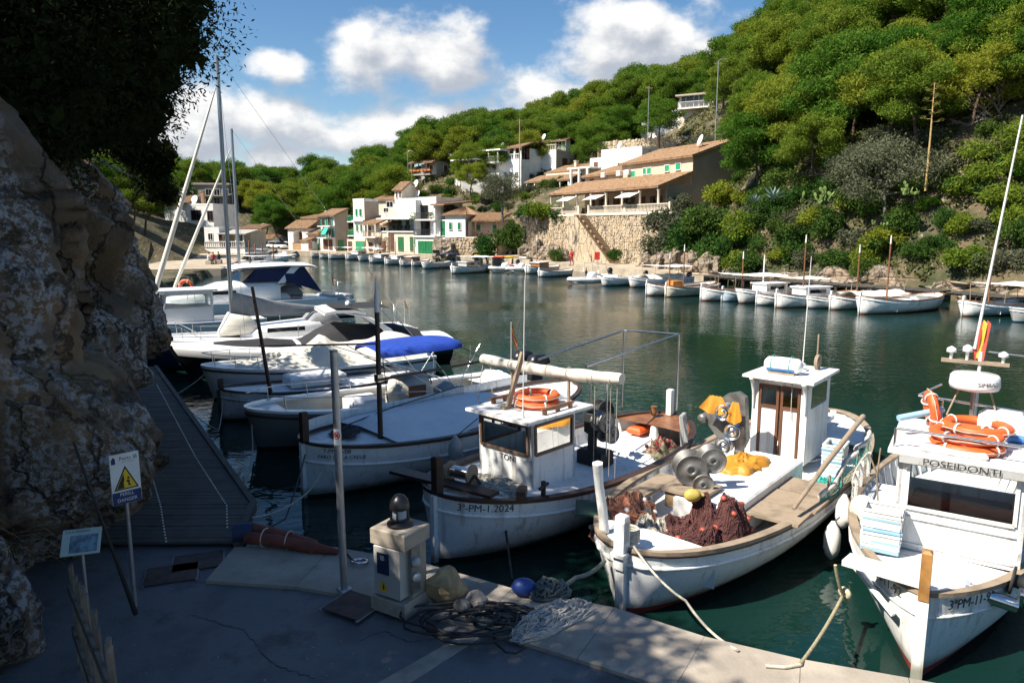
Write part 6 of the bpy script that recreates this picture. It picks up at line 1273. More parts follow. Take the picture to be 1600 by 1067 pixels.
    tag(ns.build('hung_netting', TEALN, b.t), kind='stuff'); tag(MB().tube([npnt(k, 1) + Vector((0, .02 * math.sin(k * 90), .01)) for k in K], [.03 + .018 * abs(math.sin(i * 1.7)) for i in range(20)], 6).build('float_line', WHN, b.t))
    heap('teal_netting', 'teal netting bunched on the side deck under the crates', 'net', b.M @ Vector((-.35, 1.12, .62)), .35, .2, .18, TEALN, TEALN, 0, seed=18, strands=24)
    crate_stack('white and blue plastic fish crate stacked beside the net boat cabin', b.M @ Vector((-1.35, .98, .55)), b.t.rotation_euler.z + .1, 8, (.5, .34), .07, tone=1)
    MB().box((-3.4, -.1, 1.05), (.9, .7, .14), bev=.03).build('stern_hatch', BDECK, b.t)
    W_ = lambda x, y, z: b.M @ Vector((x, y, z))
    heap('fishing_net', 'orange net pile with white floats at the bow of the net boat', 'net', W_(3.25, -.72, .42), .64, .55, .62, ORN, mat('orange_cord', (.42, .2, .13), .9), 18, OFFW, seed=21, strands=170, sr=.0045, rz=2.2); heap('fishing_net', 'tangled white monofilament net beside the orange pile', 'net', W_(3.5, -.25, .42), .45, .45, .48, WHN, ROPE, 0, seed=22, strands=170, sr=.004, rz=2.2)
    heap('fishing_net', 'flat dark maroon net spread across the well of the net boat', 'net', W_(3.15, .25, .42), .6, .7, .50, REDN, mat('maroon_cord', (.13, .05, .045), .9), 8, mat('red_float', (.36, .07, .04), .5), seed=23, strands=150, sr=.0045, rz=2.2, wobble=.15); heap('fishing_net', 'tall maroon net bundle with red floats against the port side', 'net', W_(2.72, .5, .42), .58, .55, .74, REDN, mat('maroon_cord', (.13, .05, .045), .9), 11, mat('red_float', (.36, .07, .04), .5), seed=24, strands=190, sr=.0045, rz=2.2, wobble=.12)
    tag(MB().ball((0, 0, 0), (.13, .1, .1), 14, 10).cyl((.12, 0, 0), (.17, 0, 0), .03, .025, 8).build('net_buoy', mat('ochre_buoy', (.50, .38, .08), .5), None, W_(2.9, .15, 1.2)), 'ochre plastic buoy lying on the maroon net', 'buoy')
    rope('long pale mooring line from the net boat bow post to the quay edge', [W_(4.62, .15, 1.0), (2.1, 8.3, .72), (2.35, 7.08, .83)], .017, ROPE, .08)
    m = MB()
    for i in range(5): m.torus((4.45, 0, 1.0 + .035 * i), .11, .022, (0, .1, 1), 18, 6)
    tag(m.build('rope_turns', ROPE, b.t))
    MB().bar((3.95, -.95, .92), (3.5, -1.25, .95), .5, .03).build('green_board', mat('dark_green_board', (.02, .05, .03), .6), b.t)
    return b
NB = net_boat()

def poseidonti():
    b = Boat('fishing_boat', 'white fishing boat lettered POSEIDONTI with orange lifebuoys and radar dome on its roof', (4.71, 7.86), 56, 7.8, 2.6, .84, 1.02, 1.0, n=30, fine=.72, cut=2.1)
    b.hull(BWHITE, ANTIF, .10); b.stem(BWHITE, 0, .12, under=.3); p = b.pt(1, 1.0); MB().box((p.x + .02, 0, 1.27), (.13, .11, .62), bev=.03).build('stem_head', mat('honey_wood', (.34, .17, .05), .5, .3, 5), b.t)
    b.strip(lambda k: b.zs(k) - .26, 'rubbing_strake', BWHITE, .022); b.gunwale(OLDW, .09, .045); b.deck(.62, 1, .04, BDECK, 'foredeck', .05, .04, front=.4); b.deck(.05, .64, ('z', .42), BDECK, 'well_sole'); b.bulwark(.05, .64, .40, BWHITE, 16); b.deck(.40, .80, .10, BDECK, 'side_deck', .05)
    b.text('3ªPM-11-92', .70, .895, .17, side=1); b.text('3ªPM-11-92', .70, .895, .17, side=-1)
    MB().bar((3.62, -.88, 1.12), (3.78, .02, 1.13), .28, .07).build('bow_plank', BDECK, b.t); MB().bar((3.3, -.9, 1.0), (3.75, -.3, .62), .05, .05).build('plank_strut', BWHITE, b.t)
    c = cabin_box(b, .9, 2.36, -.50, .92, .92, 2.24, BWHITE, -.06, sill=.42, top=.12, fm=OFFW, post=.14); xf = 2.36
    MB().poly([(.55, -.70), (2.50, -.64), (2.50, 1.06), (.55, 1.1)], 2.24, 2.29).build('cabin_roof', BWHITE, b.t); MB().add([(2.45, -.5, 2.12), (2.45, .95, 2.12), (2.50, .95, 2.24), (2.50, -.5, 2.24)], [(0, 1, 2, 3)]).build('fascia', BWHITE, b.t)
    flat_text('POSEIDONTI', .15, BLACKINK, b.t, plane_M((2.49, .2, 2.178), (0, 1, 0), (.4, 0, 1)))
    for z in (1.0, 1.36): MB().bar((xf + .01 - .02 * (z - 1), -.42, z), (xf + .01 - .02 * (z - 1), .84, z), .02, .02).build('batten', BWHITE, b.t)
    MB().box((1.6, .2, 1.30), (1.0, 1.2, .2), bev=.04).build('chart_shelf', mat('dark_cloth', (.06, .06, .07), .9), b.t); MB().tube([(1.9, -.4, 1.42), (1.95, 0, 1.45), (1.9, .5, 1.42), (1.85, .85, 1.46)], [.08, .1, .09, .08], 7).build('red_jacket', mat('red_cloth', (.42, .05, .04), .9), b.t)
    RZ = b.t.rotation_euler.z; Wd = lambda x, y, z: b.M @ Vector((x, y, z))
    for i, (x, y, z, lab) in enumerate(((1.95, .22, 2.36, 'lowest orange lifebuoy flat on the POSEIDONTI roof'), (1.92, .20, 2.48, 'middle orange lifebuoy of the roof pile on POSEIDONTI'), (1.55, .30, 2.52, 'orange lifebuoy tucked behind the pile on POSEIDONTI'))): lifebuoy(lab, Wd(x, y, z), .36, .075)
    lifebuoy('faded orange lifebuoy standing upright on the POSEIDONTI roof', Wd(1.4, -.25, 2.64), .2, .08, (1, -.3, .2))
    MB().box((2.3, .1, 2.33), (.25, .75, .08), bev=.035).build('roof_light', GEL, b.t); MB().cyl((1.75, -.62, 2.54), (1.3, -.12, 2.64), .045, .045, 10).build('blue_tube', BLUEP, b.t)
    r = thing('liferaft', 'white and blue liferaft case behind the lifebuoys on POSEIDONTI', 'liferaft', Wd(1.05, .6, 2.29), RZ); MB().box((0, 0, .2), (.5, .6, .36), bev=.1).build('canister', GEL, r); MB().box((0, 0, .06), (.52, .62, .1), bev=.03).build('blue_base', mat('blue_print', (.05, .22, .6), .5), r)
    # roof frame, radar
    def ry(px, py): return on_x(b, px, py, 1.0)
    m = MB(); A, B_, C_ = ry(1435, 617), ry(1600, 644), ry(1470, 598); m.tube([A, B_], .02, 6).tube([A, ry(1472, 600)], .016, 6)
    for (px, py) in ((1473, 625), (1597, 643)): q = ry(px, py); m.cyl((q.x, q.y, 2.29), q, .018, .018, 6)
    m.tube([(2.35, -.58, 2.54), (2.35, 1.0, 2.52)], .02, 6); m.tube([(2.35, -.58, 2.29), (2.35, -.58, 2.54)], .018, 6); m.tube([(2.35, 1.0, 2.29), (2.35, 1.0, 2.52)], .018, 6); m.build('roof_frame', STEEL, b.t)
    rc = ry(1522, 606); rad = MB().lathe([(.02, -.03), (.22, -.02), (.30, .0), (.315, .05), (.305, .17), (.28, .2), (.02, .215)], rc, n=28); rad.build('radar_dome', GEL, b.t); MB().cyl((rc.x, rc.y, rc.z - .02), (rc.x, rc.y, 2.3), .03, .03, 8).build('radar_post', DSTEEL, b.t)
    tm = text_mesh('SIMRAD', .085)
    for v in tm.vertices: a = .62 + v.co.x / .315; v.co = (rc.x + .317 * math.cos(a), rc.y + .317 * math.sin(a), rc.z + .10 + v.co.y)
    tm.materials.clear(); tm.materials.append(BLACKINK); link('lettering', tm, b.t)
    for dy in (-.22, .24): MB().tube([(rc.x, rc.y + dy * .8, rc.z - .02), (rc.x + .3, rc.y + dy * 1.7, 2.29)], .014, 5).build('radar_strut', OLDW, b.t)
    top = ry(1530, 190); mst = MB().tube([(.62, .25, 2.29), (.62, .25, 3.4)], .025, 6); mst.build('mast', OFFW, b.t); q = on_x(b, 1523, 566, .62); MB().bar((.62, q.y - .42, q.z), (.62, q.y + .42, q.z), .08, .05).build('crosstree', OLDW, b.t)
    for dy, h in ((-.3, .16), (-.1, .2), (.34, .14)): MB().lathe([(.02, 0), (.025, h * .6), (.07, h * .65), (.06, h), (.01, h + .03)], (.62, q.y + dy, q.z + .02), n=10).build('antenna', GEL, b.t)
    e = on_x(b, 1598, 180, .62); s0 = on_x(b, 1523, 545, .62); MB().tube([s0, e], [.022, .012], 6).build('whip_pole', OFFW, b.t); MB().tube([on_x(b, 1545, 549, .62), on_x(b, 1600, 556, .62)], .012, 5).build('stay', STEEL, b.t)
    f = s0 + Vector((0, .0, .1)); 
    for i, c_ in enumerate(((.52, .07, .05), (.66, .45, .05), (.55, .09, .06))): MB().grid([[f + Vector((.02 * math.sin(j + i), .03 + .045 * i + .05 * v - .01 * j, .28 - .11 * j + .05 * (1 - v))) for v in (0, 1)] for j in range(6)], True).build('flag_stripe', mat('faded_flag_%d' % i, c_, .9), b.t)
    # bow roller, reels, crates, net rail
    p0, p1 = on_x(b, 1517, 922, 3.1), on_x(b, 1588, 946, 3.0); d = (p1 - p0).normalized(); MB().cyl(p0, p1, .085, .085, 20).build('bow_roller', STEEL, b.t)
    for p in (p0 - d * .04, p1 + d * .04): MB().bar((p.x, p.y, p.z + .06), (p.x - .03, p.y, .98), .06, .03).bar((p.x, p.y, p.z + .02), (p.x + .2, p.y, 1.0), .04, .03).build('roller_bracket', STEEL, b.t)
    spool(b.t, on_x(b, 1580, 905, 2.75), (.1, 1, -.1), .17, .3, .08, RUBBER, 'line_reel')
    crate_stack('blue and white fish crate in the stack on the POSEIDONTI foredeck', Wd(2.62, -.62, .96), RZ + .05, 9, (.36, .44), .052)
    MB().lathe([(.02, 0), (.24, .01), (.26, .03), (.24, .05), (.02, .06)], on_x(b, 1352, 800, 1.45), (.8, -.5, .1), 18).build('net_disc', WHN, b.t); MB().tube([on_x(b, 1372, 792, 1.4), on_x(b, 1370, 740, 1.4), on_x(b, 1358, 708, 1.45)], .014, 5).tube([on_x(b, 1370, 745, 1.4), on_x(b, 1376, 700, 1.38)], .012, 5).build('forked_stick', OLDW, b.t)
    m = MB(); K = [.42 + .017 * i for i in range(15)]
    for v in range(7): m.tube([b.pt(k, b.zs(k), -1, .0) + Vector((0, 0, .06 + .055 * v)) for k in K], .005, 3)
    for k in K: m.tube([b.pt(k, b.zs(k), -1, .0) + Vector((.02 * math.sin(v * 2), 0, .06 + .055 * v)) for v in range(7)], .005, 3)
    tag(m.build('rail_netting', ROPE, b.t), kind='stuff'); MB().tube([b.pt(k, b.zs(k), -1, .0) + Vector((0, 0, .45)) for k in K], .018, 6).build('rope_rail', ROPE, b.t)
    for k in (.42, .5, .58, .65): p = b.pt(k, b.zs(k), -1, -.03); MB().box((p.x, p.y, p.z + .22), (.06, .05, .5)).build('rail_stake', BWHITE, b.t)
    fender('upper white sausage fender hung off the port rail of POSEIDONTI', at_z(1318, 800, .72), .12, .44, top=b.M @ b.pt(.60, .9, -1)); fender('lower white sausage fender near the water by POSEIDONTI', at_z(1300, 845, .36), .125, .5, top=at_z(1312, 808, .7))
    rp = [b.M @ Vector((3.6, -1.0, 1.0)), at_z(1318, 928, .55), at_z(1250, 1038, .82)]; rope('thick braided mooring line with a float running from POSEIDONTI to the quay', rp, .022, mat('khaki_rope', (.34, .30, .18), .9, .3, 30, .004, 60), .06); tag(MB().torus((0, 0, 0), .055, .035, (1, .6, .3), 16, 8).build('rope_float', mat('cream_float', (.6, .54, .36), .6), None, at_z(1320, 926, .56)), 'cream ring float threaded on the braided mooring line', 'float')
    rope('tail of the braided line lying along the quay edge', [at_z(1250, 1038, .82), at_z(1226, 1042, .82), at_z(1196, 1040, .82)], .02, ROPE)
    return b
PO = poseidonti()
# ================================================================ boats along the boardwalk on the left
def loft_body(parent, name, m, rings, smooth=True, n=14, p=.45):
    """rounded superstructure: rings (x, half width, z bottom, z top)"""
    P = []
    for (x, w, z0, z1) in rings: P.append([(x, w * math.copysign(abs(math.cos(t)) ** p, math.cos(t)), (z0 + z1) / 2 + (z1 - z0) / 2 * math.copysign(abs(math.sin(t)) ** p, math.sin(t))) for t in [2 * PI * (i + .5) / n for i in range(n)]])
    return MB().grid(P, smooth, closed=True).add(P[0], [tuple(range(n))[::-1]]).add(P[-1], [tuple(range(n))]).build(name, m, parent)
def pulpit(b, a, z=.55, inset=.08, name='pulpit'):
    m = MB(); K = [a + (1.0 - a) * i / 8 for i in range(9)]
    L_ = [b.pt(k, b.zs(k), 1, -inset) + Vector((0, 0, z * min(1, (k - a) * 12 + .02))) for k in K]; R_ = [Vector((p.x, -p.y, p.z)) for p in L_]; m.tube(L_[:-1] + [Vector((L_[-1].x - .05, 0, L_[-1].z))] + R_[:-1][::-1], .014, 6)
    for k in (a + .02, a + (1 - a) * .35, a + (1 - a) * .62, a + (1 - a) * .85):
        for s in (1, -1): p = b.pt(k, b.zs(k), s, -inset); m.tube([p, p + Vector((.04, 0, z * min(1, (k - a) * 12 + .02)))], .012, 5)
    return m.build(name, STEEL, b.t)
def boat_d():
    b = Boat('covered_boat', 'white wooden boat under a pale deck cover with tall brown mast', (-4.0, 13.63), 47, 8.2, 2.75, .82, 1.08, 1.0, n=28)
    b.hull(BWHITE, ANTIB); b.stem(BWHITE, 0); b.strip(lambda k: b.zs(k) - .34, 'rubbing_strake', BWHITE, .028); b.gunwale(DKB, .1, .05); p = b.pt(1, 1); MB().box((p.x - .03, 0, 1.38), (.13, .12, .62), bev=.02).build('stem_head', DKB, b.t)
    b.deck(0, 1, .06, BDECK, 'deck', .05, .08); b.text('7-PM-2-08', .72, .985, .125); b.text('FARO DE LA CREUE', .80, .865, .105)
    P = []
    for i in range(19):
        k = .30 + .52 * i / 18; y = b.pt(k, b.zs(k)).y - .12; x = b.L * (k - .5); zz = b.zs(k); P.append([(x, y * f, zz + .06 + (.26 * (1 - abs(f + .25) ** 1.2)) * min(1, (1 - abs(2 * (i / 18) - 1)) * 4 + .25) + .025 * mnoise.noise(Vector((x * 1.5, f * 3, 0)))) for f in (-1, -.8, -.5, -.25, 0, .3, .6, .85, 1)])
    MB().grid(P, True, flip=True).build('deck_cover', CLOTH, b.t)
    P = [[b.pt(k, b.zs(k), -1, -.06) + Vector((0, 0, h)) for h in (.02, .28)] for k in b.ks(.1, .93, 20)]; MB().grid(P, True).build('weather_board', BWHITE, b.t)
    mb_ = on_y(b, 595, 697, .45); mx, my = mb_.x, .45; tp = on_y(b, 596, 487, my); MB().cyl((mx, my, .9), (mx, my, tp.z), .055, .05, 10).build('mast', DKB, b.t); t2 = on_y(b, 597, 432, my); MB().tube([(mx, my, tp.z), (mx, my, tp.z + .28), (mx, my, tp.z + .4), (mx, my, t2.z)], [.05, .055, .03, .012], 8).build('mast_cap', OFFW, b.t)
    q = on_y(b, 598, 592, my + .05); e = on_y(b, 757, 564, my + .02); MB().tube([(mx + .1, my + .06, q.z), e], [.032, .026], 7).build('boom', BROWN, b.t); MB().bar((mx, my, q.z - .05), (mx, my, q.z + .1), .14, .13).build('boom_collar', STEEL, b.t)
    e1 = on_y(b, 405, 541, my); e2 = on_y(b, 592, 537, my); MB().tube([e1, e2], [.018, .022], 6).build('yard', BROWN, b.t)
    pa, pb = on_y(b, 650, 700, 1.1), on_y(b, 745, 672, 1.1); MB().tube([pa, pb, (pb.x - 1.2, pb.y - .1, pb.z + .05)], .06, 8).build('spar', OLDW, b.t); MB().box((pb.x - .1, 1.18, 1.08), (.1, .1, .65)).build('spar_crutch', DKB, b.t)
    heap('coiled_line', 'dark tangle of line before the mast of the covered boat', 'rope', b.M @ Vector((mx + .5, -.05, 1.06)), .3, .4, .07, ROPED, ROPED, 0, seed=31, strands=30, sr=.011); rope('dark line run along the deck cover of the mast boat', [b.M @ Vector((mx + .4, -.3, 1.12)), b.M @ Vector((1.5, -.55, 1.22)), b.M @ Vector((.2, -.72, 1.25)), b.M @ Vector((-.8, -.95, 1.25))], .014, ROPED, 0)
    fender('pear-shaped grey fender between the mast boat and TONI', at_z(712, 705, .75), .15, .5, GELG, top=b.M @ Vector((.6, 1.2, 1.1)))
    rope('line from the mast boat bow to the boardwalk corner', [b.M @ Vector((3.6, .3, 1.02)), at_z(480, 770, .35), (-4.0, 10.6, .82)], .016, ROPE, .10); rope('slack dark line from the mast boat stem to the quay', [b.M @ Vector((4.05, 0, .9)), (-3.95, 12.2, .15), (-3.9, 9.9, .85)], .014, ROPED, .05)
boat_d()
def boat_e():
    b = Boat('motor_launch', 'open grey launch with blue bimini and twin black outboards', (-6.0, 16.75), 35, 7.6, 2.5, .78, 1.0, .8, transom=.86, n=26, fine=.55, rake=.25)
    b.hull(mat('taupe_gelcoat', (.20, .195, .18), .35, .06), ANTIB); b.strip(lambda k: b.zs(k) - .12, 'stripe', DKB, .03); b.gunwale(GEL, .22, .05); b.deck(.06, .96, ('z', .42), GEL, 'sole', .1); b.bulwark(.04, .965, .40, mat('cream_gelcoat', (.52, .50, .42), .4)); b.deck(.90, 1, .02, GEL, 'foredeck', .05); b.text('7ªPM-1-593-01', 3.0, .68, .16, NAVYP)
    pulpit(b, .42, .36); MB().box((1.0, -.2, .62), (.8, .9, .42), bev=.05).build('bow_locker', GEL, b.t)
    CR = MATS['cream_gelcoat']; loft_body(b.t, 'console', CR, [(-.7, .42, .42, 1.0), (-.55, .5, .42, 1.35), (.15, .5, .42, 1.3), (.3, .42, .42, .9)]); MB().box((-.15, .56, .85), (.5, .03, .55)).build('console_door', BROWN, b.t); MB().grid([[(.2, -.45, 1.3), (.2, .45, 1.3)], [(-.05, -.4, 1.72), (-.05, .4, 1.72)]], False).build('windscreen', CGLASS, b.t); MB().torus((-.75, 0, 1.15), .17, .018, (-1, 0, .5), 18, 6).build('steering_wheel', RUBBER, b.t)
    for y in (-.4, .4): loft_body(b.t, 'seat', CLOTH, [(-1.5, .22, .42, .95), (-1.4, .25, .42, 1.0), (-1.05, .25, .42, .85), (-1.0, .22, .42, .8)])
    b.deck(.02, .16, .06, GEL, 'stern_bench', .15); loft_body(b.t, 'stern_cushion', CLOTH, [(-3.3, .9, .6, 1.0), (-3.15, .95, .6, 1.02), (-3.0, .9, .6, .8)])
    # bimini
    z0 = on_x(b, 640, 522, -1.0).z; xa, xb = on_y(b, 572, 532, 0).x, on_y(b, 700, 520, 0).x; P = []
    for i in range(13):
        t = i / 12; x = xa + (xb - xa) * t; e = math.sin(PI * min(1, max(0, t))) ** .4; P.append([(x, 1.0 * f * (.75 + .25 * e), 2.08 + .08 * (1 - f * f) + .06 * t + .04 * e - (.12 if abs(f) > .95 else 0)) for f in (-1, -.95, -.6, -.2, .2, .6, .95, 1)])
    MB().grid(P, True).build('bimini', BLUEC, b.t); m = MB()
    for s in (1, -1):
        for (x0, x1) in ((-.9, xa + .15), (-1.2, (xa + xb) / 2), (-1.5, xb - .1), (-.9, xb - .4), (-1.9, xa + .5)): m.tube([(x0, 1.05 * s, .82), (x1, .97 * s, 2.1)], .013, 5)
    m.build('bimini_frame', STEEL, b.t); MB().tube([(xb + .1, .95, 2.05), (-3.3, 1.0, .85)], .012, 5).tube([(xa, .95, 2.05), (.9, 1.05, .85)], .012, 5).build('bimini_strap', TARPK, b.t)
    for y in (-.42, .36): outboard(b.t, (-3.85, y, .72), 1.35)
    flag(b.t, (-2.9, .85, .9), 1.7, w=.55, droop=.95)
    p = at_z(636, 633, .62); fender('round white fender on the grey launch topside, nearer the bow', (p.x, p.y, .55), .2, .42, OFFW, top=b.M @ b.pt(.45, .85)); p = at_z(718, 615, .62); fender('small white fender on the grey launch by its seat', (p.x, p.y, .62), .12, .34, OFFW, top=b.M @ b.pt(.25, .85))
    rope('grey launch bow line hanging to the boardwalk', [b.M @ Vector((3.9, 0, .9)), at_z(395, 700, .2), (-4.6, 11.8, .8)], .016, ROPE, .25)
boat_e()
def boat_f():
    b = Boat('small_wooden_boat', 'little white double-ended boat with leaning brown pole beside the launch', (-7.85, 19.3), 33, 5.6, 1.9, .66, .86, .75, n=20)
    b.hull(BWHITE, ANTIB); b.stem(DKB, .3); b.gunwale(DKB, .09, .04); b.strip(lambda k: b.zs(k) - .2, 'rubbing_strake', BWHITE, .02); b.deck(0, 1, .05, BDECK, 'deck', .05, .06); b.text('MN2-3107', .6, .62, .13); MB().box((.2, 0, .86), (1.6, .9, .3), bev=.05).build('hatch', BDECK, b.t)
    p0 = b.at(424, 620, .8); p1 = on_y(b, 394, 448, p0.y); MB().tube([p0, p1], [.055, .04], 8).build('pole', DKB, b.t)
    rope('thin bow line of the little double-ender drooping to the boardwalk', [b.M @ Vector((2.7, 0, .7)), (-7.4, 18, .1), (-8.4, 18.2, .8)], .012, ROPE, .1)
boat_f()
def boat_g():
    b = Boat('covered_cruiser', 'small cruiser shrouded in a cream tarpaulin with peaked top', (-9.0, 21.7), 27, 6.8, 2.3, .85, 1.05, .9, transom=.85, n=24, fine=.6, rake=.3)
    b.hull(GEL, ANTIB); b.strip(lambda k: b.zs(k) - .08, 'rub_rail', RUBBER, .03); b.gunwale(GEL, .1, .05); b.deck(0, 1, .02, GEL, 'deck', .03, .06); pulpit(b, .70, .4); P = []
    for i in range(31):
        k = .04 + .86 * i / 30; x = b.L * (k - .5); y = max(.12, b.b(k) - .06); h = np.interp(k, [.04, .14, .2, .3, .46, .52, .58, .75, .9], [.45, .8, .85, .62, .58, .95, .6, .26, .05]); P.append([(x, y * f, b.zs(k) + .03 + h * max(0, 1 - abs(f) ** 1.6) + .05 * mnoise.fractal(Vector((x * 1.4, f * 2.2, 2)), 1, 2, 3)) for f in [-1 + j / 7 for j in range(15)]])
    MB().grid(P, True, flip=True).build('tarpaulin', TARPW, b.t); MB().cyl((1.9, -.2, 1.2), (1.5, .3, 1.25), .1, .1, 8).build('rolled_fender', TARPW, b.t)
    rope('cruiser bow lines drooping into the dark water', [b.M @ Vector((3.4, 0, 1.0)), (-10.0, 20.8, .25), (-10.4, 21.0, .8)], .012, ROPE, .1)
boat_g()
def boat_h():
    b = Boat('speedboat', 'black-hulled speedboat with black covers and white radar arch', (-11.1, 24.9), 24, 9.2, 2.8, .85, 1.12, .9, transom=.85, n=26, fine=.62, rake=.6)
    b.hull(mat('black_gelcoat', (.012, .012, .014), .12, .1, spec=.6), ANTIB); MB()
    for s in (1, -1):
        P = [[b.pt(k, b.zs(k) - .26, s, .012), b.pt(k, b.zs(k) - .02, s, .03), b.pt(k, b.zs(k), s, .0) + Vector((0, 0, .07)), b.pt(k, b.zs(k), s, -.25) + Vector((0, 0, .1))] for k in b.ks(0, .985)]; MB().grid(P, True, flip=s < 0).build('white_topside', GEL, b.t)
    b.deck(0, 1, -.08, GEL, 'deck', .1, .08); P = []
    def cover(k0, k1, hs, kk, name, wf):
        P = []
        for i in range(21): k = k0 + (k1 - k0) * i / 20; x = b.L * (k - .5); y = max(.05, (b.b(k) - .28) * wf); h = np.interp((k - k0) / (k1 - k0), kk, hs); P.append([(x, y * f, b.zs(k) + .09 + h * max(0, 1 - abs(f) ** 2.4) + .015 * mnoise.noise(Vector((x * 2, f * 3, 1)))) for f in [-1 + j / 6 for j in range(13)]])
        MB().grid(P, True, flip=True).build(name, TARPK, b.t)
    cover(.62, .93, [.1, .2, .12, .02], [0, .3, .7, 1], 'foredeck_cover', .9); cover(.12, .60, [.3, .55, .62, .75, .5, .05], [0, .2, .5, .72, .85, 1], 'cockpit_cover', 1.0)
    for s in (1, -1): P = [[(x, s * 1.12 - .04, z - w), (x, s * 1.12 + .04, z - w), (x + .35, s * 1.12 + .04, z), (x + .35, s * 1.12 - .04, z)] for (x, z, w) in ((-2.6, 1.0, .02), (-2.2, 1.5, .02), (-1.5, 1.95, .03), (-.7, 2.15, .06))]; MB().grid(P, True, closed=True).build('arch_leg', GEL, b.t)
    P = [[(x, -1.16, z), (x, 1.16, z), (x, 1.16, z - .1), (x, -1.16, z - .1)] for (x, z) in ((-1.3, 2.1), (-.9, 2.2), (-.2, 2.22), (.15, 2.16))]; MB().grid(P, False, closed=True).build('arch_top', GEL, b.t); cloth_sheet('hardtop_canvas', TARPK, b.t, (-2.2, -1.1, 2.24), (-.2, -1.1, 2.3), (-.2, 1.1, 2.3), (-2.2, 1.1, 2.24), .02)
    for y in (-1.0, 1.0): MB().tube([(-2.15, y, 2.2), (-3.1, y, 1.1)], .02, 6).build('top_strut', STEEL, b.t)
    MB().lathe([(.1, 0), (.1, .1), (.02, .14)], (-.9, 0, 2.3), n=10).build('antenna', GEL, b.t); MB().box((-4.3, 0, .72), (.5, 2.2, .08)).build('swim_platform', WOODL, b.t); MB().box((4.75, 0, .55), (.35, .12, .12)).build('anchor', STEEL, b.t)
boat_h()
def sailboat(name, label, bow, head, L, B, hullm, mast_px, top_py, mast_from_bow, boom_h=1.9, cover=True, mat_under=None, furl=True):
    b = Boat(name, label, bow, head, L, B, .95, 1.2, .95, transom=.7, n=24, fine=.6, rake=.45, cat='sailboat'); b.hull(hullm, mat_under or ANTIB); b.gunwale(GEL, .1, .05); b.deck(0, 1, .01, GEL, 'deck', .04, .06)
    loft_body(b.t, 'coachroof', GEL, [(-1.2, .75, .8, 1.5), (-1.0, .85, .8, 1.55), (1.2, .75, .8, 1.42), (1.9, .5, .8, 1.15)]); xm = L / 2 - mast_from_bow
    for s in (1, -1): MB().box((.3, s * .83, 1.28), (1.4, .03, .16), rz=-.03 * s).build('portlight', GLASS, b.t)
    tz = top_py; m = MB().cyl((xm, 0, 1.0), (xm, 0, tz), .085, .07, 10); m.build('mast', mat('anodised_mast', (.30, .32, .34), .4, .05, metal=.7), b.t); SP = MATS['anodised_mast']
    sz = 1.0 + (tz - 1) * .52; MB().bar((xm - .1, -.9, sz), (xm - .1, .9, sz), .06, .03).build('spreader', SP, b.t)
    for s in (1, -1): MB().tube([(xm, 0, tz), (xm - .1, .9 * s, sz), (xm - .2, B / 2 * .9 * s, 1.0)], .006, 4).build('shroud', STEEL, b.t)
    MB().tube([(xm, 0, tz), (-L / 2 + .1, 0, 1.1)], .006, 4).build('backstay', STEEL, b.t)
    fz = tz * .90; p0, p1 = Vector((L / 2 + .2, 0, 1.3)), Vector((xm + .1, 0, fz)); (MB().tube([p0.lerp(p1, i / 10) for i in range(11)], [.03, .085, .095, .09, .085, .08, .07, .06, .05, .04, .02], 8) if furl else MB().tube([p0, p1], .008, 4)).build('furled_genoa', TARPW, b.t)
    MB().tube([(xm - .05, 0, boom_h), (xm - L * .38, 0, boom_h + .05)], .05, 8).build('boom', SP, b.t)
    if cover:
        P = []
        for i in range(15): t = i / 14; x = xm + .05 - L * .38 * t; hh = .75 * (1 - t) ** 1.3 + .2; P.append([(x, .12 * (1 - .4 * t) * math.sin(a) * (1.0 if a > PI / 2 else .7) + .01 * math.sin(i * 2), boom_h - .1 + hh * (.5 + .5 * math.cos(a)) - .05 * math.sin(PI * t)) for a in [2 * PI * j / 12 for j in range(12)]])
        MB().grid(P, True, closed=True).build('sail_cover', GREYC, b.t)
    pulpit(b, .80, .55); m = MB(); K = [.1, .3, .5, .7, .82]
    for s in (1, -1):
        for z in (.3, .58): m.tube([b.pt(k, b.zs(k), s, -.06) + Vector((0, 0, z)) for k in K], .006, 4)
        for k in K: p = b.pt(k, b.zs(k), s, -.06); m.tube([p, p + Vector((0, 0, .6))], .012, 5)
    m.build('lifelines', STEEL, b.t); m = MB()
    for s in (1, -1): m.tube([(-L / 2 + .3, s * .8, 1.0), (-L / 2 + .2, s * .8, 1.9), (-L / 2 + .9, s * .7, 2.0), (-L / 2 + .9, s * .75, 1.0)], .016, 6)
    m.build('stern_arch', STEEL, b.t); loft_body(b.t, 'sprayhood', GREYC, [(-1.9, .8, 1.2, 1.5), (-1.5, .85, 1.2, 1.95), (-.9, .75, 1.2, 1.8), (-.6, .6, 1.2, 1.5)]); return b
sb = sailboat('sailboat', 'sailing yacht with dark blue hull and tall mast nearest the cliff', (-13.1, 26.2), 30, 10.0, 3.1, NAVYP, 338, 11.2, 2.9)
flag(sb.t, (-4.6, .6, 1.1), 1.1, ((.6, .2, .02), (.7, .4, .03)), .4, .9); loft_body(sb.t, 'cream_hood', TARPW, [(2.6, .3, 1.1, 1.3), (2.2, .6, 1.1, 1.95), (1.5, .6, 1.1, 1.8), (1.2, .5, 1.1, 1.4)])
sailboat('sailboat', 'white sailing yacht with second mast and blue sail cover beyond the motor yacht', (-18.2, 39.5), 22, 9.5, 3.0, GEL, 360, 10.3, 3.4, cover=False)
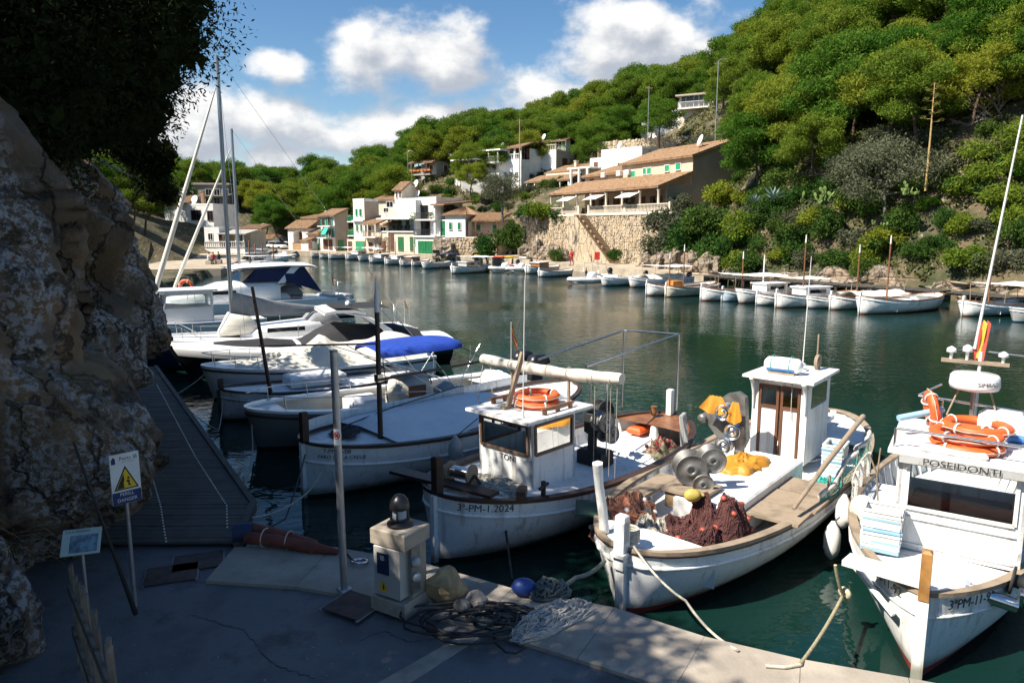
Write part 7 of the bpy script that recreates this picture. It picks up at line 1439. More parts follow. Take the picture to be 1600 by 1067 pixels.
def yacht_j():
    b = Boat('motor_yacht', 'white motor yacht with hardtop and navy cockpit canvas', (-19.2, 36.2), 38, 10.6, 3.5, 1.15, 1.6, 1.1, transom=.9, n=26, fine=.6, rake=.5); b.hull(GEL, ANTIB); b.deck(0, 1, .03, GEL, 'deck', .05, .05); b.gunwale(GEL, .12, .05); b.strip(lambda k: .55, 'blue_line', NAVY, .025, .012)
    loft_body(b.t, 'superstructure', GEL, [(-2.2, 1.2, 1.0, 2.2), (-1.8, 1.3, 1.0, 2.35), (.6, 1.25, 1.0, 2.2), (2.2, 1.0, 1.0, 1.75), (3.3, .6, 1.1, 1.55)]); MB().grid([[(-.2, -1.15, 2.25), (-.2, 1.15, 2.25)], [(-1.0, -1.05, 2.95), (-1.0, 1.05, 2.95)]], False).build('windscreen', GLASS, b.t)
    for s in (1, -1):
        MB().add([(-.3, s * 1.28, 2.2), (-2.6, s * 1.28, 2.2), (-2.5, s * 1.15, 2.95), (-1.0, s * 1.15, 2.95)], [(0, 1, 2, 3)]).build('side_canvas', NAVY, b.t); MB().add([(-2.5, s * 1.32, 2.2), (-4.5, s * 1.34, 1.5), (-3.6, s * 1.15, 2.98), (-2.4, s * 1.15, 3.0)], [(0, 1, 2, 3)]).build('cockpit_canvas', NAVY, b.t)
        MB().grid([[(-2.0, s * 1.3, 2.1), (-2.4, s * 1.3, 2.1)], [(-2.9, s * 1.18, 3.0), (-3.4, s * 1.18, 3.0)]], False).build('arch_leg', GEL, b.t)
        MB().box((1.0, s * 1.2, 1.75), (1.6, .04, .2), rz=-.1 * s).build('portlight', GLASS, b.t)
    P = [[(x, 1.35 * f * w, 3.0 + .14 * (1 - f * f) + dz) for f in (-1, -.6, 0, .6, 1)] for (x, w, dz) in ((.3, .8, -.08), (-.2, .95, 0), (-2.5, 1.0, .05), (-4.0, .95, 0), (-4.4, .85, -.12))]; MB().grid(P, True).grid([[Vector(p) - Vector((0, 0, .09)) for p in r] for r in P], True).build('hardtop', GEL, b.t)
    pulpit(b, .55, .55); MB().box((-5.5, 0, .5), (.7, 3.0, .1)).build('swim_platform', GEL, b.t); flat_text('SINVAT', .3, NAVYP, b.t, plane_M((-5.31, .0, .85), (0, -1, 0), (0, 0, 1))); flag(b.t, (-5.1, 1.3, 1.2), 1.3, w=.5, droop=.9)
    lifebuoy('orange horseshoe lifebuoy on the rail of the motor yacht', b.M @ Vector((2.6, 1.15, 2.15)), .3, .09, (0, 1, .2)); MB().tube([(2.6, 1.2, 1.5), (2.6, 1.2, 2.1)], .015, 5).build('buoy_bracket', STEEL, b.t)
    r = thing('inflatable_dinghy', 'grey inflatable dinghy slung on the motor yacht stern', 'dinghy', b.M @ Vector((-6.0, -.1, .75)), b.t.rotation_euler.z + PI / 2); MB().tube([(-1.3, .55, .3), (.6, .58, .3), (1.2, .35, .36), (1.45, 0, .42), (1.2, -.35, .36), (.6, -.58, .3), (-1.3, -.55, .3)], [.15, .19, .19, .18, .19, .19, .15], 10).build('tube', mat('grey_hypalon', (.38, .40, .42), .6), r); MB().box((-.1, 0, .2), (2.2, .8, .06)).build('floor', GELG, r); MB().box((-1.1, 0, .35), (.06, .85, .4)).build('transom', GELG, r)
yacht_j()
def cruiser_n():
    b = Boat('cabin_cruiser', 'small white pilothouse cruiser half hidden by the cliff edge', (-17.5, 31.5), 30, 6.5, 2.4, .9, 1.15, .9, transom=.85, n=20, fine=.6, rake=.3); b.hull(GEL, ANTIB); b.gunwale(GEL, .1, .05); b.deck(0, 1, .05, GEL, 'deck', .05); cabin_box(b, -1.0, 1.2, -.8, .8, .85, 2.3, GEL, -.2, fm=OFFW); MB().box((.1, 0, 2.34), (2.6, 1.9, .08)).build('cabin_roof', GEL, b.t); pulpit(b, .7, .45); MB().tube([(-2.9, 1.0, .95), (-2.9, 1.0, 1.5), (-2.9, -1.0, 1.5), (-2.9, -1.0, .95)], .018, 5).build('stern_rail', ANTIF, b.t)
cruiser_n()
# ================================================================ boats across the water
def bow_to(px, py, z=0): p = at_z(px, py, z); return (p.x, p.y)
def small_boat(label, px, py, head, L, B, kind='llaut', group='boats moored along the far quays', mast=None, awn=None, cab=None, mastm=None, extra=None, hm=None, name=None):
    if kind == 'rib':
        a = math.radians(head); d = Vector((math.cos(a), math.sin(a))); c = Vector(bow_to(px, py)) + d * L / 2; o = thing(name or 'inflatable_boat', label, 'boat', (c.x, c.y, 0), a + PI, group); x, y = L / 2, B / 2 - .22; r = .22
        MB().tube([(-x, y, .35), (x * .45, y, .36), (x * .8, y * .6, .45), (x, 0, .55), (x * .8, -y * .6, .45), (x * .45, -y, .36), (-x, -y, .35)], [r * .7, r, r, r * .9, r, r, r * .7], 9).build('tube', hm or mat('pale_hypalon', (.62, .62, .60), .6), o); MB().poly([(-x + .1, -y), (x * .5, -y), (x * .9, 0), (x * .5, y), (-x + .1, y)], .05, .22).build('hull_bottom', GEL, o); MB().box((-x + .3, 0, .45), (.1, 2 * y, .5)).build('transom', GEL, o)
        loft_body(o, 'console', GEL, [(-.5, .3, .2, .9), (-.3, .35, .2, 1.05), (.2, .32, .2, .95), (.4, .22, .2, .6)]); loft_body(o, 'seat', CLOTH if extra != 'red' else mat('red_vinyl', (.35, .03, .04), .6), [(-1.3, .4, .2, .7), (-1.15, .42, .2, .75), (-.8, .4, .2, .65)]); outboard(o, (-x + .2, 0, .55), 1.1, tilt=.7)
        if awn:
            m = MB()
            for s in (1, -1): m.tube([(-1.4, s * y, .5), (-1.1, s * y * .8, 1.75), (.0, s * y * .8, 1.85), (.2, s * y, .5)], .018, 5)
            m.build('arch', STEEL, o); cloth_sheet('bimini', awn, o, (-1.2, -y * .85, 1.8), (.1, -y * .85, 1.9), (.1, y * .85, 1.9), (-1.2, y * .85, 1.8), .04)
        return o
    tr = .8 if kind in ('open', 'cruiser') else 0
    b = Boat(name or ('wooden_boat' if not tr else 'motorboat'), label, bow_to(px, py), head, L, B, .55 * L / 5.5, .8 * L / 5.5, .72 * L / 5.5, transom=tr, n=14, group=group, rake=.2 if tr else 0)
    b.hull(hm or BWHITE, NAVYP if L < 5.6 else ANTIF, .07); b.gunwale(VARN if kind == 'llaut' else GEL, .08, .04); b.strip(lambda k: b.zs(k) - .16, 'rubbing_strake', BWHITE, .022)
    b.deck(.74, 1, .03, BDECK, 'foredeck', .04, front=.15); b.deck(.03, .75, ('z', .2), BDECK, 'sole', .05); b.bulwark(.02, .75, .2, BWHITE); b.deck(0, .15, .04, BDECK, 'stern_deck', .04)
    if not tr: b.stem(BWHITE, .25)
    for x in (-.15, .12): MB().box((x * L, 0, b.fb - .12), (.24, B * .82, .05)).build('thwart', BDECK, b.t)
    if cab: MB().box((.08 * L, 0, b.fb + .2), (L * .3, B * .55, .75), bev=.06).build('cabin', cab, b.t); MB().box((.08 * L, 0, b.fb + .60), (L * .34, B * .62, .06)).build('cabin_roof', BWHITE if cab is not BWHITE else BDECK, b.t); [MB().box((.08 * L, s * (B * .275 + .006), b.fb + .33), (L * .2, .02, .24)).build('window', GLASS, b.t) for s in (1, -1)]
    if mast: MB().cyl((.18 * L, 0, .4), (.18 * L, 0, mast - .5), .05, .045, 8).build('mast', mastm or VARN, b.t); MB().cyl((.18 * L, 0, mast - .5), (.18 * L, 0, mast), .05, .03, 8).build('mast_cap', OFFW, b.t); MB().tube([(.18 * L + .1, .05, mast * .42 + .2), (-.42 * L, .1, mast * .36 + .2)], [.03, .025], 6).build('yard', BROWN, b.t); MB().cyl((-.42 * L, .1, .5), (-.42 * L, .1, mast * .37 + .2), .02, .02, 6).build('crutch', OLDW, b.t)
    if awn:
        z = 1.75; cloth_sheet('awning', awn, b.t, (-.45 * L, -B * .48, z), (.22 * L, -B * .48, z + .1), (.22 * L, B * .48, z + .05), (-.45 * L, B * .48, z - .05), .07, belly=.04)
        for x in (-.44, .2):
            for s in (1, -1): MB().cyl((x * L, s * B * .42, .4), (x * L, s * B * .46, z), .018, .018, 5).build('awning_post', OLDW, b.t)
    if kind == 'open' or extra == 'motor': outboard(b.t, (-L / 2 - .02, 0, .5), .95, tilt=.5)
    if extra == 'tarp': MB().grid([[(x, y * B * .42, b.fb + .1 + .35 * (1 - y * y) + .04 * math.sin(x * 5 + y)) for y in (-1, -.6, -.2, .2, .6, 1)] for x in [-.35 * L + .07 * L * i for i in range(10)]], True, flip=True).build('tarp', TARPW, b.t)
    if extra == 'box': MB().box((.1 * L, 0, b.fb + .15), (.9, .8, .5), bev=.03).build('engine_box', mat('orange_varnish', (.52, .20, .04), .4, .2, 4), b.t)
    return b
TW = mat('white_awning', (.74, .74, .72), .85, .04)
RB = [('open white boat with tall brown mast, broad side to us, nearest the walkway end', 1342, 491, 20, 6.4, 2.3, 'llaut', dict(mast=4.6)),
      ('low white boat with folded boom beside the tall-masted boat', 1297, 484, 22, 5.6, 2.0, 'llaut', dict(mast=4.0, extra='tarp')),
      ('white boat with boxy cabin and brown mast under the prickly pears', 1212, 481, 22, 5.8, 2.1, 'llaut', dict(mast=4.6, cab=BWHITE)),
      ('white cabin boat with long side windows', 1155, 474, 22, 5.8, 2.2, 'cruiser', dict(cab=GEL, mast=3.2, mastm=OFFW)),
      ('white boat under the widest white awning', 1095, 470, 24, 5.8, 2.2, 'llaut', dict(awn=TW, extra='motor')),
      ('white boat with orange varnished engine box', 1010, 462, 24, 5.6, 2.1, 'llaut', dict(extra='box', awn=None, mast=3.2)),
      ('cream-hooded boat under a small white awning by the stone stair', 985, 449, 30, 5.2, 2.0, 'open', dict(awn=TW, extra='tarp')),
      ('white boat with raised outboard next to the stair', 942, 447, 35, 4.6, 1.8, 'open', dict()),
      ('white inflatable with grey bimini in front of the stair', 890, 446, 42, 5.2, 2.2, 'rib', dict(awn=mat('pale_blue_canvas', (.45, .50, .58), .8))),
      ('white double-ender under a flat awning at the right edge', 1503, 494, 15, 5.6, 2.3, 'llaut', dict(mast=3.4, awn=TW)),
      ('grey tender with tilted outboard cut off at the right edge', 1583, 503, 15, 4.6, 1.9, 'open', dict(hm=GELG)),
      ('blue-rimmed white skiff between the wide awning boat and the cabin boat', 1128, 471, 26, 4.8, 1.8, 'llaut', dict(mast=3.4, hm=mat('pale_blue_paint', (.45, .55, .62), .4))),
      ('low white skiff under a faded awning left of the boxy cabin boat', 1182, 477, 20, 4.6, 1.8, 'llaut', dict(awn=mat('faded_awning', (.55, .52, .45), .9))),
      ('white skiff with outboard tucked behind the low boat with folded boom', 1262, 482, 27, 4.6, 1.8, 'open', dict()),
      ('narrow cream boat left of the orange box boat', 1040, 464, 28, 5.0, 1.8, 'llaut', dict(hm=mat('cream_paint', (.62, .56, .42), .5), mast=3.8, awn=None)),
      ('small open white boat nearest the standing man', 842, 433, 48, 4.6, 1.8, 'llaut', dict()),
      ('white boat with thin pole and orange cabin front', 822, 428, 50, 5.4, 2.1, 'llaut', dict(mast=4.0, mastm=OLDW, cab=MATS['orange_varnish'] if 'orange_varnish' in MATS else VARN)),
      ('white inflatable moored below the stone wall', 795, 427, 52, 4.6, 2.0, 'rib', dict()),
      ('inflatable with dark red seats', 765, 426, 52, 4.8, 2.1, 'rib', dict(extra='red')),
      ('grey-white boat with cabin and stretched awning below the hip-roofed cottage', 706, 428, 52, 5.8, 2.2, 'llaut', dict(awn=TW, cab=GELG)),
      ('white motorboat with navy bimini and a red buoy', 662, 420, 56, 5.2, 2.1, 'open', dict(awn=NAVY)),
      ('tiny open boat before the garage doors', 644, 416, 56, 3.8, 1.5, 'llaut', dict()),
      ('white boat with brown cabin door by the terraced house', 626, 416, 56, 5.2, 2.0, 'llaut', dict(cab=BROWN)),
      ('white cabin boat with brown door and thin mast', 602, 414, 56, 5.4, 2.1, 'llaut', dict(cab=BWHITE, mast=3.6)),
      ('white cabin boat before the stone-fronted house', 578, 411, 56, 5.2, 2.1, 'llaut', dict(cab=BWHITE)),
      ('small boat under a stretched white awning before the tan house', 562, 408, 56, 4.6, 1.9, 'open', dict(awn=TW)),
      ('broad white fishing boat with awning before the tall white house', 541, 406, 58, 6.0, 2.4, 'llaut', dict(cab=BWHITE, awn=TW)),
      ('white boat with pale awning before the beige end wall', 514, 405, 58, 4.8, 1.9, 'llaut', dict(awn=TW)),
      ('low open boat, second from the head of the cove', 500, 404, 58, 4.4, 1.7, 'llaut', dict()),
      ('low open boat, first at the head of the cove', 487, 402, 58, 4.4, 1.7, 'llaut', dict(mast=2.6)),
      ('white inflatable by the left landing', 462, 404, 150, 4.4, 1.9, 'rib', dict()),
      ('white open boat with awning off the left landing', 450, 409, 160, 5.4, 2.1, 'open', dict(awn=TW)),
      ('white boat with orange flag beyond the motor yacht', 440, 417, 165, 6.0, 2.3, 'cruiser', dict(cab=GEL, awn=TW)),
      ('white tender with outboard beyond the motor yacht stern', 470, 431, 165, 5.4, 2.1, 'open', dict(cab=GEL)),
      ('long white launch under awning beyond the yacht hardtop', 460, 424, 168, 6.4, 2.3, 'cruiser', dict(awn=TW))]
for (lab, px, py, hd, L_, B_, kd, kw) in RB: small_boat(lab, px, py, hd + (len(lab) * 37 % 17 - 8) * .9, L_ * (1.16 if px > 870 else 1.06), B_ * 1.06, kd, **kw)
tag(MB().ball((0, 0, 0), .2, 12, 8).cyl((0, 0, .18), (0, 0, .28), .04, .03, 6).build('mooring_buoy', ORANGE, None, at_z(1110, 467, .1)), 'round orange mooring buoy beside the wide awning boat', 'buoy')
tag(MB().ball((0, 0, 0), .2, 12, 8).cyl((0, 0, .18), (0, 0, .28), .04, .03, 6).build('mooring_buoy', mat('red_buoy', (.5, .03, .03), .5), None, at_z(688, 418, .1)), 'red mooring buoy off the navy bimini boat', 'buoy')
def kayak(label, px, py, c1, c2, rz, L=3.0, z=.8):
    p = at_z(px, py, z); o = thing('kayak', label, 'kayak', (p.x, p.y, z), rz); P = []
    for half, (m, nm) in enumerate(((c1, 'hull'), (c2, 'bow_half'))):
        P = []
        for i in range(9): t = (i / 8) * .5 + half * .5; w = .36 * math.sin(PI * min(.98, max(.02, t))) ** .6; x = L * (t - .5); P.append([(x, w * math.cos(a), .16 + .15 * math.sin(a) + .25 * abs(t - .5) ** 2) for a in [2 * PI * j / 10 for j in range(10)]])
        MB().grid(P, True, closed=True).build(nm, m, o)
    MB().torus((0, 0, .30), .28, .03, n=16, m=6).build('cockpit_rim', RUBBER, o)
YK = mat('yellow_plastic', (.65, .42, .02), .45); RK = mat('red_plastic', (.6, .06, .03), .45); GK = mat('lime_plastic', (.12, .5, .1), .45)
kayak('yellow kayak on the quay below the hip-roofed cottage', 757, 402, YK, YK, .3); kayak('red and yellow kayak on the quay right of the yellow one', 787, 404, RK, YK, .2); kayak('green and yellow kayak on the quay by the terraced house', 628, 394, GK, YK, 1.0); kayak('white dinghy hull upturned on the quay before the stone wall', 830, 405, GEL, GEL, .1, 3.2)

# ================================================================ people
def person(label, x, y, z, rz, shirt, legs, pose='stand', skin=(.42, .24, .16), hair=(.05, .03, .02)):
    o = thing('person', label, 'person', (x, y, z), rz); SK = mat('skin_%d' % int(skin[0] * 100), skin, .6); V = {}
    if pose == 'stand': J = [((0, 0, .95), .13), ((0, .0, 1.15), .125), ((0, -.01, 1.38), .15), ((0, 0, 1.50), .06), ((0, .01, 1.56), .055), ((0, .02, 1.64), .095), ((0, .02, 1.72), .085), ((.20, 0, 1.40), .06), ((.27, .08, 1.16), .045), ((.33, .25, 1.02), .035), ((.36, .33, .98), .035), ((-.20, 0, 1.40), .06), ((-.28, -.06, 1.15), .045), ((-.30, .02, .92), .035), ((-.30, .05, .84), .035), ((.10, .0, .88), .095), ((.12, .10, .50), .07), ((.12, .02, .10), .045), ((.12, .14, .04), .04), ((-.10, 0, .88), .095), ((-.12, -.06, .50), .07), ((-.12, -.20, .12), .045), ((-.12, -.08, .04), .04)]
    else: J = [((0, 0, .50), .14), ((0, -.02, .72), .13), ((0, 0, .95), .15), ((0, .02, 1.06), .06), ((0, .03, 1.12), .055), ((0, .05, 1.2), .095), ((0, .05, 1.28), .085), ((.2, .02, .96), .06), ((.26, .14, .74), .045), ((.18, .36, .70), .035), ((.14, .44, .70), .035), ((-.2, .02, .96), .06), ((-.26, .14, .74), .045), ((-.18, .36, .70), .035), ((-.14, .44, .70), .035), ((.1, .08, .48), .1), ((.12, .48, .48), .075), ((.12, .46, .10), .05), ((.12, .58, .04), .04), ((-.1, .08, .48), .1), ((-.12, .48, .48), .075), ((-.12, .46, .10), .05), ((-.12, .58, .04), .04)]
    E_ = [(0, 1), (1, 2), (2, 3), (3, 4), (4, 5), (5, 6), (2, 7), (7, 8), (8, 9), (9, 10), (2, 11), (11, 12), (12, 13), (13, 14), (0, 15), (15, 16), (16, 17), (17, 18), (0, 19), (19, 20), (20, 21), (21, 22)]
    me = bpy.data.meshes.new('body'); me.from_pydata([j[0] for j in J], E_, []); ob = link('body', me, o); md = ob.modifiers.new('skin', 'SKIN')
    for i, sv in enumerate(me.skin_vertices[0].data): sv.radius = (J[i][1], J[i][1] * .85); sv.use_root = i == 0
    ob.modifiers.new('sub', 'SUBSURF').levels = 1; ob.modifiers['sub'].render_levels = 1; me.materials.append(SK)
    def tubes(nm, idx, grow, m):
        b = MB()
        for ch in idx: b.tube([J[i][0] for i in ch], [J[i][1] * g for i, g in zip(ch, grow[:len(ch)])], 9)
        b.build(nm, m, o)
    tubes('shirt', [(0, 1, 2), (2, 7, 8), (2, 11, 12)], (1.22, 1.32, 1.2), shirt); tubes('trousers', [(0, 15, 16), (0, 19, 20)], (1.15, 1.2, 1.15), legs)
    h = Vector(J[6][0]); MB().ball(h + Vector((0, -.02, .03)), (.105, .12, .08), 10, 6).build('hair', mat('dark_hair', hair, .9), o); 
    for s in (-1, 1): MB().box(Vector(J[18 if s > 0 else 22][0]) + Vector((0, .02, -.01)), (.09, .25, .07), bev=.02).build('shoe', BLACK, o)
REDC = mat('red_tshirt', (.45, .03, .025), .9); SHORT = mat('red_shorts', (.33, .05, .04), .9)
p = at_z(889, 415, .8); person('man in red T-shirt and red shorts standing on the quay by the stone stair', p.x + .3, p.y, .8, 2.2, REDC, SHORT)
for i, (px, py, c, lab) in enumerate(((326, 412, (.55, .55, .52), 'person in pale top sitting below the white restaurant'), (333, 414, (.35, .03, .03), 'person in red top sitting among the group below the restaurant'), (342, 411, (.05, .05, .06), 'person in dark top sitting nearest the restaurant wall'))):
    q = at_y(px, 400, 84 + i); person(lab, q.x, 84 + i, .8, -.6 + i, mat('top_%d' % i, c, .9), mat('jeans', (.05, .07, .12), .9), 'sit')
    MB_ = MB().box((0, -.05, .22), (.6, .5, .44), bev=.03).build('stone_block', FARQ, None, (q.x, 84 + i, .8)); tag(MB_, 'low stone block under %s' % ('the pale-topped person', 'the red-topped person', 'the dark-topped person')[i], 'block')

# ================================================================ on the quay
def quay_things():
    Z = .80
    # power pedestal
    o = thing('power_pedestal', 'concrete power pedestal with lamp on top standing on the quay', 'pedestal', (-1.30, 8.02, Z), math.radians(-31)); C2 = mat('pedestal_concrete', (.34, .29, .23), .85, .2, 3, .004, 40, dirt=(.16, .13, .11), dirt_s=4, dirt_a=.6)
    MB().box((0, 0, .09), (.50, .46, .18), bev=.012).build('plinth', C2, o); MB().box((.0, .08, .50), (.44, .26, .66), bev=.01).build('column', C2, o); MB().box((0, .02, .90), (.50, .46, .20), bev=.015).build('cap', C2, o); MB().box((-.02, -.12, .50), (.38, .17, .60), bev=.012).build('cabinet', mat('cabinet_grey', (.44, .42, .38), .5, .08), o)
    MB().box((-.07, -.212, .60), (.17, .012, .25)).build('label_plate', mat('navy_label', (.015, .03, .075), .4), o); flat_text('IB', .08, OFFW, o, plane_M((-.07, -.2195, .67), (1, 0, 0), (0, 0, 1)))
    MB().add([(-.15, -.2085, .27), (.0, -.2085, .27), (-.075, -.2085, .40)], [(0, 1, 2)]).build('warning_triangle', mat('sign_yellow', (.75, .48, .02), .4), o); MB().add([(-.085, -.212, .29), (-.06, -.212, .29), (-.055, -.212, .335), (-.07, -.212, .335), (-.06, -.212, .375), (-.09, -.212, .325), (-.075, -.212, .325)], [(0, 1, 2, 3, 4, 5, 6)]).build('warning_mark', BLACKINK, o)
    MB().box((.225, .0, .52), (.02, .16, .56), bev=.005).build('socket_panel', DSTEEL, o)
    for z in (.44, .62): MB().lathe([(.055, 0), (.06, .03), (.045, .06), (.02, .065)], (.235, -.02, z), (1, 0, .1), 12).build('socket', GELG, o)
    MB().lathe([(.15, 0), (.15, .03), (.10, .05), (.10, .07), (.115, .07), (.115, .09)], (0, .02, 1.0), n=20).build('lamp_base', BLACK, o); MB().lathe([(.085, .08), (.085, .20)], (0, .02, 1.0), n=16).build('lamp_glass', mat('lamp_lens', (.35, .38, .42), .15, .1), o); MB().lathe([(.115, .20), (.118, .23), (.10, .30), (.06, .35), (.02, .37)], (0, .02, 1.0), n=20).build('lamp_hood', BLACK, o)
    for k in range(4): a = k * PI / 2 + .4; MB().bar((.1 * math.cos(a), .02 + .1 * math.sin(a), 1.08), (.1 * math.cos(a), .02 + .1 * math.sin(a), 1.21), .015, .015).build('lamp_bar', BLACK, o)
    # steel pole with sticker
    o = thing('steel_pole', 'plain grey steel pole with round no-fishing sticker at the quay edge', 'pole', (-2.05, 8.42, Z)); MB().cyl((0, 0, 0), (-.02, 0, 2.95), .045, .045, 14).build('tube', METAL, o); MB().cyl((-.02, 0, 2.95), (-.02, 0, 2.97), .046, .046, 14).build('end_cap', DSTEEL, o); MB().lathe([(.09, 0), (.09, .012), (.06, .02)], n=14).build('foot', METAL, o)
    P = [[(-.012 + .048 * math.sin(a), -.048 * math.cos(a), 1.92 + z) for a in [-.9 + .3 * i for i in range(7)]] for z in (-.08, .12)]; MB().grid(P, True).build('sticker', OFFW, o); zz = 1.96
    P = [[(-.012 + .0495 * math.sin(r * math.cos(t)), -.0495 * math.cos(r * math.cos(t)), zz + .055 * r * math.sin(t)) for t in [2 * PI * i / 16 for i in range(17)]] for r in (.62, .85)]; MB().grid(P, True).build('sticker_ring', mat('sign_red', (.5, .02, .02), .5), o)
    MB().grid([[(-.012 + .0495 * math.sin(a + .05 * q), -.0495 * math.cos(a), zz - a * .06 + .012 * q) for a in (-.5, -.25, 0, .25, .5)] for q in (-1, 1)], True).build('sticker_bar', MATS['sign_red'], o); MB().grid([[(-.012 + .049 * math.sin(a), -.049 * math.cos(a), zz + zo) for a in (-.4, -.1, .2, .4)] for zo in (-.02, .02)], True).build('fish_mark', BLACKINK, o)
    # warning sign
    o = thing('warning_sign', 'cliff danger sign on a post against the rock', 'sign', (-4.42, 8.05, Z), math.radians(46)); o.scale = (.78, .78, .84); MB().cyl((0, 0, -.02), (0, 0, 2.05), .03, .03, 10).build('post', METAL, o); MB().box((0, -.045, 1.86), (.40, .02, .70), bev=.006).build('panel', OFFW, o)
    MB().box((0, -.0565, 1.60), (.39, .004, .17)).build('blue_band', mat('sign_navy', (.012, .03, .12), .4), o); flat_text('PERILL', .068, OFFW, o, plane_M((0, -.0592, 1.645), (1, 0, 0), (0, 0, 1))); flat_text('DANGER', .068, OFFW, o, plane_M((0, -.0592, 1.565), (1, 0, 0), (0, 0, 1)))
    flat_text('Ports IB', .075, BLACKINK, o, plane_M((.05, -.0575, 2.14), (1, 0, 0), (0, 0, 1))); flat_text('Ports de les Illes Balears', .018, BLACKINK, o, plane_M((.05, -.0575, 2.09), (1, 0, 0), (0, 0, 1))); MB().add([(-.18, -.058, 2.08), (-.125, -.058, 2.08), (-.125, -.058, 2.15), (-.15, -.058, 2.18), (-.18, -.058, 2.14)], [(0, 1, 2, 3, 4)]).build('port_emblem', mat('sign_navy', (.012, .03, .12), .4), o)
    MB().add([(-.17, -.0572, 1.71), (.17, -.0572, 1.71), (0, -.0572, 2.04)], [(0, 1, 2)]).build('triangle_border', BLACKINK, o); MB().add([(-.14, -.0588, 1.728), (.14, -.0588, 1.728), (0, -.0588, 2.0)], [(0, 1, 2)]).build('triangle', MATS['sign_yellow'], o)
    MB().add([(-.13, -.0602, 1.733), (-.03, -.0602, 1.733), (-.035, -.0602, 1.80), (-.02, -.0602, 1.85), (-.03, -.0602, 1.93)], [(0, 1, 2, 3, 4)]).add([(.0, -.0602, 1.82), (.03, -.0602, 1.80), (.02, -.0602, 1.77), (.055, -.0602, 1.75), (.065, -.0602, 1.765), (.045, -.0602, 1.785), (.05, -.0602, 1.83), (.02, -.0602, 1.845)], [tuple(range(8))]).lathe([(.017, 0), (.017, .001)], (.035, -.0602, 1.865), (0, -1, 0), 12).build('falling_pictogram', BLACKINK, o)
    # small information lectern
    p = at_y(127, 846, 6.7); o = thing('information_plaque', 'small tilted picture plaque on a thin post by the fence', 'sign', (p.x, p.y, Z), math.radians(18)); MB().cyl((0, 0, 0), (0, 0, p.z - Z - .01), .02, .02, 8).build('post', METAL, o); R = Matrix.Translation((0, 0, p.z - Z)) @ Matrix.Rotation(math.radians(38), 4, 'X')
    o.scale = (.8, .8, 1); q = MB().box((0, 0, 0), (.42, .30, .02), bev=.004).build('panel', mat('plaque_green', (.35, .42, .38), .4), o); q.matrix_local = R; q = MB().box((.03, -.03, .0115), (.30, .20, .003)).build('picture', mat('plaque_photo', (.10, .16, .20), .3, .6, 12), o); q.matrix_local = R; q = flat_text('CALA FIGUERA', .04, BLACKINK, o, R @ plane_M((-.05, .115, .0125), (1, 0, 0), (0, 1, 0)))
    # picket fence beside the steps
    o = thing('picket_fence', 'weathered wooden picket fence beside the steps at the lower left', 'fence'); FW = mat('grey_fence_wood', (.16, .13, .10), .85, .3, 4, .003, 40)
    a0, a1 = Vector((-4.4, 6.9, .9)), Vector((-2.5, 4.25, 1.6))
    for i in range(9): t = i / 8; p = a0.lerp(a1, t); MB().bar((p.x, p.y, p.z - .1), (p.x + .02 * math.sin(i * 3), p.y, p.z + .95 + .04 * math.sin(i * 5)), .09, .03, (1, .4, 0)).build('picket', FW, o)
    for z in (.25, .72): MB().bar(a0 + Vector((-.04, 0, z)), a1 + Vector((-.04, 0, z)), .03, .09).build('fence_rail', FW, o)
    rb = [at_y(115, 690, 7.6), at_y(165, 830, 7.3), at_z(212, 958, .82)]; tag(MB().tube(rb, [.014, .016, .03], 8).build('black_pipe', RUBBER), 'black pipe leaning from the rock down to the quay', 'pipe')
    # plates in the paving
    for (px, py, w, d, rz, lab) in ((268, 897, .62, .5, .35, 'rusty square cover plate left of its twin by the boardwalk'), (310, 877, .62, .5, .35, 'rusty square cover plate nearer the boardwalk corner'), (553, 950, .55, .5, -.5, 'rust-brown cover plate at the foot of the pedestal')):
        p = at_z(px, py, .77); top = .8045 if px > 500 else .77; o = thing('cover_plate', lab, 'cover', (p.x, p.y, top), rz); MB().box((0, 0, .008), (w, d, .016), bev=.004).build('plate', mat('rusty_plate', (.06, .035, .028), .7, .4, 5, .003, 50), o); m = MB()
        for q in ((-1, 0), (1, 0)): m.box((q[0] * w / 2, 0, .006), (.03, d + .06, .012))
        m.build('plate_rim', DSTEEL, o)
    # stones, ropes, nets
    def stone(lab, px, py, s, col, seed):
        p = at_z(px, py, Z); r = random.Random(seed); b = MB(); b.ball((0, 0, s[2] * .9), s, 14, 10); b.v = [tuple(Vector(v) * 1.0 + Vector(v).normalized() * .35 * s[0] * mnoise.fractal(Vector(v) * 5 + Vector((seed, 0, 0)), 1, 2, 3)) for v in b.v]; b.v = [(x, y, max(.0, z)) for x, y, z in b.v]; b.sm = [False] * len(b.sm); tag(b.build('stone', mat('stone_%d' % seed, col, .95, .25, 5, .01, 25), None, (p.x, p.y, Z)), lab, 'stone')
    stone('big ochre building stone beside the pedestal', 697, 942, (.24, .16, .22), (.36, .25, .13), 1); stone('small grey stone block by the cable coil', 742, 948, (.15, .11, .09), (.20, .18, .16), 2); stone('pale stone lump touching the ochre stone', 722, 955, (.10, .09, .08), (.17, .155, .14), 3)
    def coil(lab, px, py, R, n, m, rr, seed, name='cable_coil'):
        r = random.Random(seed); p = at_z(px, py, Z); b = MB(); pts = []
        for i in range(n * 24): t = 2 * PI * i / 24; k = i / 24; q = R * (1 + .22 * math.sin(k * 2.7) + .1 * math.sin(3 * t + k)); pts.append((q * 1.55 * math.cos(t) + .12 * math.sin(k * 1.9), q * .85 * math.sin(t) + .08 * math.cos(k * 2.3), rr + .012 * k + .02 * abs(math.sin(2 * t + k))))
        b.tube(pts, rr, 6); return tag(b.build(name, m, None, (p.x, p.y, Z)), lab, 'cable')
